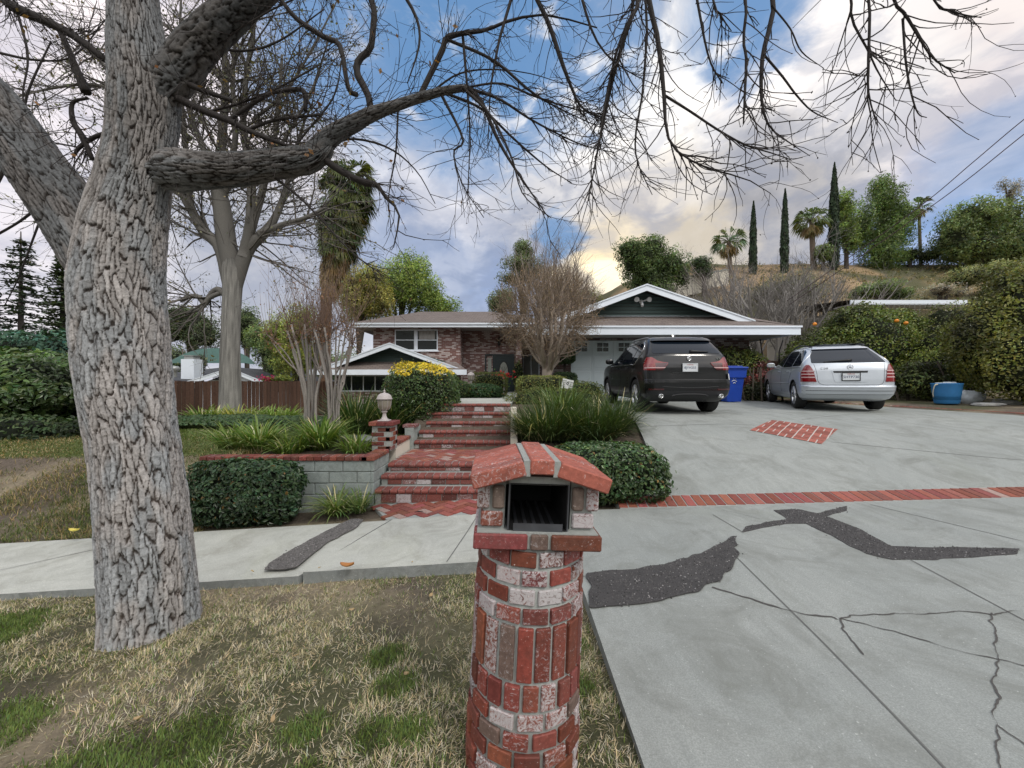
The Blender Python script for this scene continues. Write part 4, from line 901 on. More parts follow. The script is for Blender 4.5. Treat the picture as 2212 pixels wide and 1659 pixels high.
def roughgrass():
    n = 90000; X = RNG.uniform(-14, -1.9, n); Y = RNG.uniform(4.62, 7.6, n)
    keep = (X > -Y*1.42) & ((X < -3.8) | (Y > 6.3)); f = n2(X, Y, 1.5, 4, 51); g = n2(X, Y, .8, 3, 52); lawn = (Y > 6.6)
    keep &= RNG.uniform(0, 1, n) < np.where(lawn, .9, sstep(.36, .60, f)*.95+.12); X, Y, f, g, lawn = X[keep], Y[keep], f[keep], g[keep], lawn[keep]; n = len(X)
    green = RNG.uniform(0, 1, n) < np.where(lawn & (X > -7), .85, .38+.55*sstep(.40, .56, g)); base = np.stack([X, Y, ground(X, Y)-.005], -1)
    col = np.where(green[:, None], tint(n, (.105, .135, .042), .35, .12), tint(n, (.30, .235, .13), .45, .08))
    m = MB(); blades(m, base, RNG.uniform(0, 6.3, n), np.where(lawn, .05, RNG.uniform(.04, .13, n)), np.abs(RNG.normal(.6, .4, n)), RNG.uniform(.1, 1.0, n), np.where(lawn, .010, .008), 2, col)
    n = 14000; X = RNG.uniform(-7.5, -1.9, n); Y = RNG.uniform(7.2, 11, n); k = Y < 8.6-.0*X; X, Y = X[k], Y[k]; n = len(X)
    blades(m, np.stack([X, Y, ground(X, Y)-.005], -1), RNG.uniform(0, 6.3, n), .05, np.abs(RNG.normal(.5, .4, n)), .4, .014, 2, tint(n, (.10, .14, .035), .3, .1))
    tag(m.build('rough_grass', M['grass']), 'weedy grass on the bank and lawn left of the steps', 'grass', kind='stuff')
roughgrass()
def litter():
    for i, (px, py, Y, lab) in enumerate(((750, 1227, 3.28, 'curled brown dead leaf at the edge of the sidewalk'), (160, 1150, 4.45, 'yellow dead leaf at the foot of the weedy bank'), (905, 1107, 4.72, 'dark dry pod lying on the herringbone bricks'))):
        p = at(px, py, Y); m = MB(); c = p+np.array([0, 0, .012])
        if i == 2: m.tube([c+np.array([-.05, -.01, -.004]), c, c+np.array([.05, .012, .0])], [.004, .008, .003], 6, 0, (.03, .02, .018))
        else:
            u = np.linspace(-1, 1, 9); P = np.stack([np.stack([c[0]+u*.06, c[1]+v*.03*(1-u*u)**.5, c[2]+.018*u*u+.02*v*v], -1) for v in (-1, -.4, .4, 1)]); m.grid(P, 0, True, (.30, .13, .05) if i == 0 else (.55, .45, .12))
        tag(m.build('dead_leaf' if i < 2 else 'seed_pod', M['leaf'] if i < 2 else M['twig']), lab, 'leaf' if i < 2 else 'seed pod')
litter()
def scatter():
    m = MB(); u = np.linspace(-1, 1, 7); m.grid(np.stack([np.stack([u*.034, v*.018*(1-u*u*.98)**.5, .010*u*u+.012*v*v+.003], -1) for v in (-1, 0, 1)]), 0, True, (.30, .215, .13)); o0 = None; rs = np.random.default_rng(5); k = 0
    for px, py in [(420, 1232), (690, 1238), (890, 1222), (500, 1290), (640, 1420), (760, 1320), (880, 1460), (300, 1560), (590, 1560), (930, 1290), (120, 1110), (150, 1040), (60, 1120), (100, 985), (185, 1150), (40, 1060), (160, 1090), (80, 1000), (545, 1250)]:
        Y = 1.0
        while Y < 12:
            p = at(px, py, Y)
            z = float(z_walk(np.array(p[0]))) if (Y > 3.4 and Y < 4.6) or p[0] > EDGE_X else float(ground(p[0], Y))+.02
            if p[2] <= z: break
            Y += .01
        if o0 is None: o0 = o = m.build('dead_leaf', M['leaf'], None); 
        else: o = o0.copy(); COL.objects.link(o)
        o.location = (p[0], p[1], z+.004); s_ = rs.uniform(.3, .8); o.scale = (s_, s_, s_); o.rotation_euler = (rs.normal(0, .25), rs.normal(0, .25), rs.uniform(0, 6.28)); tag(o, 'small curled tan dead leaf lying on the grass or paving near the street', 'leaf', 'scattered dead leaves')
scatter()
# ---------------------------------------------------------------- brick steps
def steps():
    t = thing('brick_staircase', 'flight of lime-stained red brick steps with rounded nosings climbing to the walkway', 'steps', (-.95, 5.2, -1.6))
    lips = [(5.20, -1.433, -1.86, -.04), (5.45, -1.297, -1.86, -.04), (5.70, -1.18, -1.84, -.04), (6.98, -1.037, -1.78, -.04), (7.25, -.885, -1.76, -.04), (7.52, -.742, -1.68, -.03), (7.80, -.578, -1.73, -.03), (8.05, -.416, -1.69, -.03)]
    base = [-1.62]+[l[1] for l in lips[:-1]]
    for k, ((Y, z, x0, x1), zb) in enumerate(zip(lips, base)):
        m = MB(); back = lips[k+1][0]+.05 if k < 7 else 8.1
        m.box((x0, Y+.035, zb-.1), (x1, back, z-.004), 1)
        x = x0+.002
        while x < x1-.02:
            w = min(.093, x1-x-.002); c = np.array([.24, .070, .056])*random.uniform(.75, 1.15)
            a = np.linspace(0, np.pi/2, 5); prof = [(Y+.19, z), *[(Y+.028-.028*math.sin(q), z-.028+.028*math.cos(q)) for q in a], (Y+.004, z-.045), (Y+.02, z-.058), (Y+.19, z-.058)]
            m.prism(prof, 0, x, x+w, 0, np.array([*c, random.choice([0, 0, .1, .2])])); x += .105
        x = x0+random.uniform(.0, .1)
        hgt = max(z-.066-zb-.004, .02)
        while x < x1-.03:
            w = min(.195, x1-x); cc = np.array([.20, .062, .050])*random.uniform(.5, 1.1)
            m.box((x, Y+.02, zb+.006), (x+w, Y+.06, zb+.006+hgt), 0, np.array([*cc, random.choice([0, .1, .2, .35, .45, .6])]), .004); x += .207
        m.build('step', [M['brick'], M['mortar']], t)
    m = MB(); m.box((-1.84, 5.85, -1.30), (-.04, 7.02, -1.186), 0); m.build('landing', M['mortar'], t)
    pavers('herringbone_paving', herring(-1.86, -.02, 5.84, 7.06), lambda x, y: -1.188+0*x, 'worn herringbone bricks on the landing between the two flights', .006)
    slab([(-1.5, 4.604), (-.02, 4.604), (-.02, 5.24), (-1.9, 5.24)], lambda x, y: z_walk(np.array(x))-.004, .1, 'mortar_bed', M['mortar'], None, .3)
    pavers('herringbone_paving', herring(-1.98, .02, 4.55, 5.30, lambda X, Y: X > -1.52-(Y-4.6)*.55), lambda x, y: z_walk(np.array(x)), 'worn herringbone bricks at the foot of the steps', .004)
steps()
# ---------------------------------------------------------------- retaining walls, pier, lamps
def blocks(m, o, ux, n, z0, z1, L=.385, Hh=.155, face=.02):
    """courses of rough blocks from point o along unit ux (plan), outward normal n"""
    o = np.array(o, float); ux = np.array(ux, float); n = np.array(n, float); k = 0; z = z1
    return
def wall():
    t = thing('retaining_wall', 'grey-green block retaining wall with red brick coping beside the steps', 'wall', (-3, 5.3, -1.7))
    m = MB(); z1 = -1.05; m.box((-4.24, 5.27, -1.95), (-1.95, 5.42, z1), 1); m.box((-1.95, 5.27, -1.9), (-1.90, 5.9, z1), 1)
    z = z1; j = 0
    while z > -1.9:
        x = -1.93
        first = True
        while x > -4.24:
            L = .385 if not (first and j % 2) else .19; first = False; a = max(x-L+.008, -4.24)
            c = 1; m.box((a, 5.25+random.uniform(-.004, .004), z-.147), (x, 5.32, z), 0, None, .008); x -= L
        y = 5.252; first = True
        while y < 5.88:
            L = .385 if not (first and not j % 2) else .19; first = False; m.box((-1.93, y, z-.147), (-1.885+random.uniform(-.003, .003), min(y+L-.008, 5.9), z), 0, None, .008); y += L
        z -= .155; j += 1
    m.build('block_courses', [M['block'], M['mortar']], t)
    m = MB(); m.box((-4.24, 5.26, z1), (-1.9, 5.42, z1+.058), 1)
    x = -4.25
    while x < -2.06: m.box((x, 5.225, z1+.004), (x+.094, 5.425, z1+.062+random.uniform(-.002, .003)), 0, brickcol(.1), .006); x += .104
    m.box((-2.05, 5.225, z1+.004), (-1.87, 5.425, z1+.062), 0, brickcol(.1), .006)
    y = 5.435
    while y < 5.84: m.box((-2.07, y, z1+.004), (-1.868, min(y+.094, 5.85), z1+.062+random.uniform(-.002, .003)), 0, brickcol(.2), .006); y += .104
    m.build('coping', [M['brick'], M['mortar']], t)
    t = thing('stucco_cheek_wall', 'low stained cream wall with brick coping between the lamp pier and the upper steps', 'wall', (-1.9, 6.6, -1.2))
    m = MB(); m.box((-2.0, 6.16, -1.3), (-1.86, 7.1, -.99), 0); m.box((-1.95, 7.0, -1.3), (-1.79, 7.55, -.80), 1); m.build('wall_face', [M['cream'], M['block']], t)
    m = MB(); y = 6.17
    while y < 7.0: m.box((-2.04, y, -.988), (-1.84, y+.094, -.93), 0, brickcol(.2), .006); y += .104
    m.box((-2.0, 7.02, -.798), (-1.76, 7.3, -.745), 0, brickcol(.3), .006); m.build('coping', [M['brick'], M['mortar']], t)
    t = thing('cream_curb_wall', 'pale block edge along the right side of the upper steps', 'wall', (.03, 7.5, -1)); m = MB()
    for i in range(6): m.box((-.028, 6.9+i*.22, -1.35+i*.12), (.10, 6.9+i*.22+.214, -.985+i*.10), 0, None, .01)
    m.build('wall_face', M['cream'], t)
wall()
def pier(name, lab, c, hw, z0, z1, lime=.1, n=1):
    t = thing(name, lab, 'pier', (c[0], c[1], z0)); m = MB(); m.box((c[0]-hw+.008, c[1]-hw+.008, z0), (c[0]+hw-.008, c[1]+hw-.008, z1-.06), 1); z = z0+.01; j = 0
    while z < z1-.12:
        for s in range(4):
            ax = [(1, 0), (0, 1), (-1, 0), (0, -1)][s]; nr = [(0, -1), (1, 0), (0, 1), (-1, 0)][s]; u = -hw+(0 if (j+s) % 2 else .095); e = hw-(.095 if (j+s) % 2 else 0)
            while u < e-.03:
                L = min(.19, e-u); mid = np.array([c[0]+ax[0]*(u+L/2)+nr[0]*(hw-.0475), c[1]+ax[1]*(u+L/2)+nr[1]*(hw-.0475), z+.029])
                h = np.array([L/2 if ax[0] else .0475, L/2 if ax[1] else .0475, .029]); m.obox(mid, h, None, 0, brickcol(random.choice([0, 0, .1, .3])), .005); u += L+.012
        z += .0705; j += 1
    m.build('shaft', [M['brick'], M['mortar']], t); m = MB(); y = c[1]-hw-.035
    k = max(2, int((2*hw+.07)/.1)); w = (2*hw+.07)/k
    for i in range(k): m.box((c[0]-hw-.035+i*w+.004, c[1]-hw-.035, z1-.06), (c[0]-hw-.035+(i+1)*w-.004, c[1]+hw+.035, z1), 0, brickcol(0), .005)
    m.build('cap', [M['brick'], M['mortar']], t)
pier('brick_pier', 'square red brick pier topped by a weathered lamp left of the steps', (-1.99, 6.02), .155, -1.02, -.577)
pier('brick_pier', 'low brick pier half hidden in the hedge beside the walkway', (-1.30, 12.2), .14, -.52, -.07)
def lamp():
    t = thing('post_lamp', 'weathered white urn-shaped lantern on the square brick pier', 'lamp', (-1.99, 6.0, -.577)); m = MB()
    m.box((-.085, -.085, 0), (.085, .085, .018), 0, None, .006); m.lathe([(.066, .018), (.066, .03), (.046, .04), (.032, .075), (.026, .12), (.034, .135), (.048, .14), (.048, .15), (.036, .155), (.05, .175)], k=20); m.build('base', M['lampwhite'], t, True)
    m = MB(); m.lathe([(.058, .17), (.085, .20), (.098, .25), (.104, .315), (.1, .34), (.0, .34)], k=20); g = m.build('lamp_glass', M['lampglass'], t, True); m = MB()
    for i in range(8):
        a = i*np.pi/4; q = [(.06, .175), (.089, .20), (.102, .25), (.108, .315), (.105, .342)]; m.tube([(r*math.cos(a), r*math.sin(a), z) for r, z in q], .0035, 5)
    m.build('rib', M['lampwhite'], g, True)
    m = MB(); m.lathe([(.104, .335), (.122, .338), (.123, .346), (.112, .358), (.106, .385), (.088, .41), (.055, .43), (.02, .44), (.012, .445), (.012, .458), (.018, .467), (.010, .478), (.004, .49), (.0, .53)], k=24); m.build('lamp_cap', M['lampwhite'], t, True)
    return t
L1 = lamp(); dup(L1, (-1.30, 12.2, -.07), .3, 'white urn-shaped lantern rising from the clipped hedge by the walkway'); 
# ---------------------------------------------------------------- hedges, shrubs
def shrub(name, lab, c, r, n, size, base, p=2.6, lump=.25, s=0, cat='shrub', mat='leaf', asp=.5, fold=.35, topcol=None, topz=.55, shell=.72, group=None, corek=.82, up=0.0, var=.4, darkin=True, corecol=None, stems=None):
    c = np.array(c, float); r = np.array(r, float); t = thing(name, lab, cat, (c[0], c[1], c[2]-r[2]), 0, group); m = MB(); P, N = blobpts(n, c, r, shell, s, lump, p); N = N/np.linalg.norm(N, axis=1, keepdims=True)+unit(n)*.75+np.array([0, 0, up])
    col = tint(n, base, var, .12); d = (P-c)/r; rad = np.sum(np.abs(d)**p, 1)**(1/p)
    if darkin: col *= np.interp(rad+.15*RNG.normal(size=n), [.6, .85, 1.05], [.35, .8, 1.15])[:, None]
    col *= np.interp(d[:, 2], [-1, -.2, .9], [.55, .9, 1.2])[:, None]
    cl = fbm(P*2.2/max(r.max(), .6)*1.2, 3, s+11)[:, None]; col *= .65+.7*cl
    k = RNG.uniform(0, 1, n) < .05; col[k] *= 2.1; k = RNG.uniform(0, 1, n) < .02; col[k] = tint(k.sum(), (.14, .085, .03), .3, .05); k = RNG.uniform(0, 1, n) < .035; P[k] += (P[k]-c)*RNG.uniform(.03, .11, (k.sum(), 1))
    if topcol is not None:
        k = (d[:, 2]+.35*(fbm(P*4, 2, s+3)-.5)*2 > topz)&(RNG.uniform(0, 1, n) < .85); col[k] = tint(k.sum(), topcol, .3, .06)
    leaves(m, P, N, size*RNG.uniform(.6, 1.25, n), asp, col, 0, fold); m.build('foliage', M[mat], t); m = MB(); core(m, c, r, 0, corecol or (.010, .016, .007), corek*.93, s, lump, p); m.build('dark_core', M['core'], t)  # dark core added behind the leaves to stop light passing through
    if stems:
        m = MB()
        for k in range(stems):
            a = RNG.uniform(0, 6.28); q = c+np.array([math.cos(a)*r[0]*.3, math.sin(a)*r[1]*.3, -r[2]*.9]); m.tube([q+np.array([0, 0, -.15]), q+np.array([0, 0, r[2]*.6])], [.02, .012], 5, 0, (.05, .04, .03))
        m.build('stem', M['twig'], t)
    return t
DK = (.030, .052, .022); MID = (.060, .105, .033); OL = (.080, .095, .030)
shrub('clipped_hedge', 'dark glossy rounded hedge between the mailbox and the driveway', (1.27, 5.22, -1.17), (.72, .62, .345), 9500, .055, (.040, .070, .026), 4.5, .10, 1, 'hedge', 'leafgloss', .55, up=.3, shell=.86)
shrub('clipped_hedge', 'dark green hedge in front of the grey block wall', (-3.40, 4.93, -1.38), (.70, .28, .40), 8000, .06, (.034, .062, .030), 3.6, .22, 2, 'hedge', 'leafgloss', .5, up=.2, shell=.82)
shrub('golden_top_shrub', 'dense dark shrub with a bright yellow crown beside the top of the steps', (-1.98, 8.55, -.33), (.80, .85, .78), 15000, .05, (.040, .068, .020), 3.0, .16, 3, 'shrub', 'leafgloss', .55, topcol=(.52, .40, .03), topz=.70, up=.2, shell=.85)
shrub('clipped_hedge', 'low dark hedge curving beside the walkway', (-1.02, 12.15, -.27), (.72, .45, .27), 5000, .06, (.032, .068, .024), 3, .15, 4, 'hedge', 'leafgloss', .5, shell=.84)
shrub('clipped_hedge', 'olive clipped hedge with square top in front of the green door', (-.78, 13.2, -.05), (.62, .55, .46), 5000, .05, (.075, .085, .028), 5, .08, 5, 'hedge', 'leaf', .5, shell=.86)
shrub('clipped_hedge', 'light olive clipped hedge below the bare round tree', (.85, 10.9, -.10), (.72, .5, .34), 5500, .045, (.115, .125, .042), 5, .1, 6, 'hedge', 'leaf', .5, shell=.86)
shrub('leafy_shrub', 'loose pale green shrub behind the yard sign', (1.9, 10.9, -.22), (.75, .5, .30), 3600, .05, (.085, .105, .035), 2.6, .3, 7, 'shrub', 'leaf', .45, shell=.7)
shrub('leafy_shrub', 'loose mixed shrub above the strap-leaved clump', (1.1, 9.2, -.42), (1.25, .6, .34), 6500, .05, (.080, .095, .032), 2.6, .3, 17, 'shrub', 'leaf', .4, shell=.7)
shrub('leafy_shrub', 'small shrub left of the far lantern', (-1.75, 11.7, -.2), (.5, .5, .32), 2800, .05, (.040, .065, .022), 2.4, .25, 8, 'shrub', 'leaf', shell=.75)
tp = thing('topiary_shrub', 'dark topiary with two stacked clipped tiers beside the garage door', 'shrub', (1.95, 14.2, -.5)); m = MB(); mc = MB()
for cz, rr, hh, s in ((.12, .46, .32, 9), (1.08, .38, .34, 10)):
    P, N = blobpts(3000, (1.95, 14.25, cz), (rr, rr, hh), .85, s, .1, 4); leaves(m, P, N+unit(3000)*.6, .06, .5, tint(3000, (.022, .040, .016)), 0, .3); core(mc, (1.95, 14.25, cz), (rr, rr, hh), 0, (.006, .01, .005), .8, s, .1, 4)
m.build('foliage', M['leaf'], tp); mc.tube([(1.95, 14.25, -.5), (1.95, 14.25, 1)], .05, 8, 0, (.03, .022, .018)); mc.build('trunk', M['core'], tp)  # trunk mesh also carries the added light-blocking cores of both tiers
# ivy bed
n = 14000; X = RNG.uniform(-9.2, -4.0, n); Y = RNG.uniform(8.4, 10.6, n); k = (sstep(8.35, 8.7, Y+.3*(n2(X, Y, 1.2, 2, 3)-.5))*sstep(10.8, 10.2, Y)) > RNG.uniform(0, 1, n); X, Y = X[k], Y[k]; n = len(X)
Z = ground(X, Y)+.10+.20*n2(X, Y, 2.2, 3, 77)*RNG.uniform(.4, 1, n)*np.minimum((Y-8.3)*2, 1); m = MB(); N = unit(n)*.8+np.array([0, -.4, 1.0]); leaves(m, np.stack([X, Y, Z], -1), N, .075*RNG.uniform(.6, 1.3, n), .8, tint(n, (.038, .066, .028), .45, .1), 0, .2)
tag(m.build('ivy_ground_cover', M['leaf']), 'low dark ivy bed between the lawn and the second tree', 'ground cover', kind='stuff')
# ---------------------------------------------------------------- strap-leaved plants
def clump(lab, c, n, L, w, col, rad=.12, th=(.15, .7), bend=(.6, 1.6), name='strap_leaf_plant', group=None, dead=.09, squash=1.0):
    t = thing(name, lab, 'plant', c, 0, group); a = RNG.uniform(0, 2*np.pi, n); r = rad*RNG.uniform(0, 1, n)**.5; b = np.array(c)+np.stack([np.cos(a)*r, np.sin(a)*r*squash, np.zeros(n)-.03], -1); cc = tint(n, col, .35, .12); k = RNG.uniform(0, 1, n) < dead; cc[k] = tint(k.sum(), (.40, .36, .24), .3, .05)
    m = MB(); blades(m, b, a+RNG.normal(0, .45, n), L*RNG.uniform(.55, 1.15, n), RNG.uniform(*th, n)*np.clip(r/rad+.25, 0, 1.1), RNG.uniform(*bend, n), w*RNG.uniform(.7, 1.25, n), 5, cc); m.build('leaf_blades', M['leaf'], t); return t
LIL = (.115, .165, .042)
for lab, px, Y, n, L in (('arching light green lily clump left of centre in the raised bed', 560, 6.1, 330, .62), ('full arching lily clump at the foot of the multi-stemmed shrubs', 690, 6.2, 420, .68), ('small lily clump at the left end of the raised bed', 505, 6.3, 200, .52), ('low lily tuft in the raised bed near the brick pier', 770, 5.95, 170, .40), ('lily tuft at the middle of the raised bed edge', 625, 5.85, 160, .42)):
    p = at(px, 900, Y); clump(lab, (p[0], Y, LAND-.03), n, L, .022, LIL, .2, group='lily clumps in the raised bed')
for i, (px, Y) in enumerate(((435, 11.6), (470, 11.9), (510, 11.5), (548, 11.8), (585, 11.5), (618, 11.9))):
    p = at(px, 900, Y); clump(('leftmost', 'second from the left', 'yellowish, in front of the trunk', 'third from the right', 'second from the right', 'rightmost')[i]+' lily clump around the foot of the second tree', (p[0], Y, float(ground(p[0], Y))), 190, .62, .03, (.13, .185, .045) if i != 2 else (.22, .22, .05), .3, group='lily clumps round the second tree')
clump('grassy tuft against the block wall by the lowest step', (-2.28, 4.98, -1.66), 260, .42, .014, (.125, .165, .05), .10, bend=(.9, 1.9)); clump('small dark tuft at the corner of the block wall', (-1.98, 5.0, -1.64), 120, .36, .014, (.075, .12, .04), .07, bend=(.4, 1.4))
clump('dark fountain of strap leaves behind the brick pier', (-3.1, 7.6, LAND), 520, 1.05, .022, (.045, .075, .024), .28, (.1, .6), (.4, 1.5)); clump('second dark strap-leaved plant in the bed near the golden shrub', (-2.55, 8.0, LAND), 420, .95, .022, (.045, .075, .024), .28, (.1, .6), (.4, 1.5))
BG = (.042, .064, .022)
clump('huge dark fountain of strap leaves spilling over the right side of the steps', (.62, 7.1, -.98), 1000, .84, .016, BG, .5, (.1, .75), (.3, 1.5), dead=.07, squash=.6); clump('large strap-leaved clump between the steps and the driveway', (1.55, 7.2, -1.02), 1000, .90, .016, BG, .5, (.1, .75), (.3, 1.5), dead=.05, squash=.6)
clump('strap-leaved clump leaning over the driveway edge', (2.05, 7.7, -.90), 420, .85, .015, BG, .3, (.1, .8), (.3, 1.4), dead=.06); clump('strap-leaved clump behind, nearest the sign', (1.0, 7.9, -.68), 420, .85, .016, (.07, .10, .03), .4, (.1, .6), (.3, 1.4), dead=.04)
shrub('low_filler_shrub', 'dark growth at the base of the strap-leaved clumps', (1.15, 7.4, -.98), (1.1, .5, .32), 2500, .05, (.02, .035, .014), 2.4, .2, 19, 'shrub', shell=.7)
# ---------------------------------------------------------------- multi-stemmed bare shrubs (pruned myrtles)
def myrtle(lab, px, Y, tops, s, base=None):
    b = at(px, 0, Y); b[2] = LAND-.05; t = thing('multi_stem_shrub', lab, 'shrub', b, 0, 'bare multi-stemmed shrubs in the raised bed'); m = MB(); tw_ = []; heads = []
    for k in range(tops):
        a = RNG.uniform(0, 6.28); sp = RNG.uniform(.12, .62); top = b+np.array([math.cos(a)*sp*.8+RNG.normal(0, .05), math.sin(a)*sp*.5, RNG.uniform(1.75, 2.15)]); mid = lerp(b, top, .45)+np.array([math.cos(a)*.03, 0, .0])-np.array([math.cos(a)*sp*.22, 0, 0])
        q = spline(np.array([b+np.array([math.cos(a)*.09, math.sin(a)*.09, 0]), mid, top]), 12); q += RNG.normal(0, .008, q.shape); m.tube(q, np.linspace(.024, .015, 12)*RNG.uniform(.7, 1.3), 6, 0, np.array([.30, .275, .255])*RNG.uniform(.7, 1.15)); heads.append(top)
        if RNG.uniform() < .5: f = lerp(b, top, .6)+RNG.normal(0, .02, 3); e = top+RNG.normal(0, .18, 3); m.tube(spline(np.array([f, (f+e)/2+RNG.normal(0, .03, 3), e]), 8), np.linspace(.015, .010, 8), 5, 0, (.26, .23, .21)); heads.append(e)
    m.build('stem', M['twig'], t); m = MB()
    for h in heads:
        for k in range(9):
            d = np.array([RNG.normal(0, .30), RNG.normal(0, .30), 1.0]); L = RNG.uniform(.5, 1.5); P = [h+RNG.normal(0, .03, 3)]
            for i in range(5): d = d+RNG.normal(0, .07, 3); d /= np.linalg.norm(d); P.append(P[-1]+d*L/5)
            tw_.append((0, np.array(P), .0042*np.linspace(1, .35, 6)))
        for k in range(5): tw_.append((0, h+np.linspace(0, 1, 6)[:, None]*unit(1)[0]*.2, np.full(6, .005)))
    tubes(m, np.array([x[1] for x in tw_]), np.array([x[2] for x in tw_]), 3, 0, (.21, .145, .115)); m.build('shoots', M['twig'], t)['kind'] = 'stuff'
    m = MB(); P = np.concatenate([h+RNG.normal(0, .085, (34, 3)) for h in heads]+[x[1][3:]+RNG.normal(0, .02, (3, 3)) for x in tw_[::3]]); leaves(m, P, unit(len(P)), RNG.uniform(.02, .05, len(P)), .6, tint(len(P), (.17, .10, .07), .4)); m.build('dried_seed_heads', M['leaf'], t)['kind'] = 'stuff'
myrtle('left pruned bare shrub of upright grey stems in the raised bed', 672, 6.9, 11, 1); myrtle('right pruned bare shrub with outward-leaning grey stems near the brick pier', 722, 6.8, 11, 2)
# ---------------------------------------------------------------- round bare tree by the walkway
def roundtree():
    b = np.array([1.05, 11.5, -.48]); t = thing('bare_round_tree', 'bare pruned tree with dense round brown twiggy crown in front of the garage', 'tree', b); m = MB(); ctr = b+np.array([0.0, 0, 2.62]); er = np.array([1.68, 1.5, 1.42]); fork = b+np.array([0, 0, .85])
    m.tube(spline(np.array([[*b], [*(b+[-.02, 0, .5])], [*(b+[0, 0, 1.0])]]), 8), [.21, .18, .165, .155, .15, .15, .15, .13], 10, 0, (.36, .30, .25)); lm = []
    for k in range(16):
        a = k*2.4+RNG.normal(0, .2); el = RNG.uniform(-.55, 1.3) if k else 1.5; e = ctr+er*np.array([math.cos(a)*math.cos(el), math.sin(a)*math.cos(el), math.sin(el)])*.72; mid = lerp(fork, e, .5)+np.array([math.cos(a)*.2, math.sin(a)*.2, -.12])
        q = spline(np.array([fork+RNG.normal(0, .05, 3), mid, e]), 12)+RNG.normal(0, .018, (12, 3)); m.tube(q, np.linspace(.06, .02, 12)*RNG.uniform(.7, 1.2), 6, 0, np.array([.34, .285, .235])*RNG.uniform(.8, 1.15)); lm.append(q)
        for _ in range(5):
            i = RNG.integers(4, 11); d = q[i]-fork; d = d/np.linalg.norm(d)+unit(1)[0]*.7; d /= np.linalg.norm(d); S = [q[i]]
            for _k in range(6): d = d+RNG.normal(0, .18, 3)+np.array([0, 0, .05]); d /= np.linalg.norm(d); S.append(S[-1]+d*.14)
            S = np.array(S); m.tube(S, np.linspace(.018, .008, 7), 4, 0, (.25, .20, .165)); lm.append(S)
    m.build('trunk', M['twig'], t); tw_ = []; src = np.concatenate(lm)
    n = 2900; d = unit(n); rr = RNG.uniform(.35, 1.0, n)**.55; P0 = ctr+d*er*rr[:, None]*(1+.12*(fbm(d*2.5, 2, 5)-.5)[:, None]*2); L = RNG.uniform(.25, .62, n); up = np.clip(.35+d[:, 2], .1, 1.3)
    D = d*.45+np.stack([0*up, 0*up, up], -1)+RNG.normal(0, .42, (n, 3)); D /= np.linalg.norm(D, axis=1, keepdims=True); S = [P0-D*(L*.5)[:, None]]
    for k in range(4): D = D+RNG.normal(0, .12, (n, 3))+np.array([0, 0, .05]); D /= np.linalg.norm(D, axis=1, keepdims=True); S.append(S[-1]+D*(L/4)[:, None])
    S = np.stack(S, 1); m = MB(); tubes(m, S, (.0062*RNG.uniform(.7, 1.5, n))[:, None]*np.linspace(1, .45, 5), 3, 0, np.array([.235, .18, .13])*RNG.uniform(.5, 1.5, (n, 1))); m.build('twigs', M['twig'], t)['kind'] = 'stuff'
    m = MB(); P = S[:, 2:].reshape(-1, 3)[::2]; P = P+RNG.normal(0, .03, P.shape); leaves(m, P, unit(len(P)), RNG.uniform(.02, .055, len(P)), .45, tint(len(P), (.17, .115, .06), .4)); m.build('dried_seed_heads', M['leaf'], t)['kind'] = 'stuff'
roundtree()
# ---------------------------------------------------------------- yard sign
def text(name, body, size, mat, parent, loc, M4=None, ext=.001, align='CENTER'):
    cu = bpy.data.curves.new(name, 'FONT'); cu.body = body; cu.size = size; cu.extrude = ext; cu.align_x = align; cu.align_y = 'CENTER'
    tmp = bpy.data.objects.new('tmp', cu); COL.objects.link(tmp); dg = bpy.context.evaluated_depsgraph_get(); me = bpy.data.meshes.new_from_object(tmp.evaluated_get(dg)); bpy.data.objects.remove(tmp); me.materials.clear(); me.materials.append(mat)
    o = bpy.data.objects.new(name, me); COL.objects.link(o); o.parent = parent; mt = Matrix.Translation(Vector([float(a) for a in loc]))@(M4 or Matrix.Rotation(R(90), 4, 'X')); o.matrix_local = mt; return o
def sign():
    t = thing('yard_sign', 'white yard sign with black lettering and a dark ring, tilted in the hedge', 'sign', (1.45, 10.25, -.12)); t.rotation_euler = (R(6), R(12), 0); m = MB(); m.box((-.15, 0, -.02), (.15, .008, .245), 0, None, .003); p = m.build('board', M['signwhite'], t, True)
    for i, (a, b) in enumerate((('NEVER', 'BEWARE'), ('MIND', 'OF'), ('THE', 'OWNER'), ('DOG', ''))):
        for s, w in ((-1, a), (1, b)):
            if w: text('lettering', w, .042, M['signblack'], p, (s*.088-.004, -.002, .195-i*.048-(.012 if s > 0 else 0)), ext=.001)
    m = MB(); a = np.linspace(0, 2*np.pi, 24, endpoint=False); m.grid(np.stack([np.stack([r*np.cos(a), 0*a-.003, .135+r*np.sin(a)], -1) for r in (.016, .034)]), 0, False, closeu=True); m.box((-.008, -.004, .165), (.008, -.001, .185)); m.build('emblem', M['signblack'], p, True)
    m = MB(); m.box((-.012, .01, -.5), (.012, .028, .2)); m.build('stake', M['wood'], t, True)
sign()
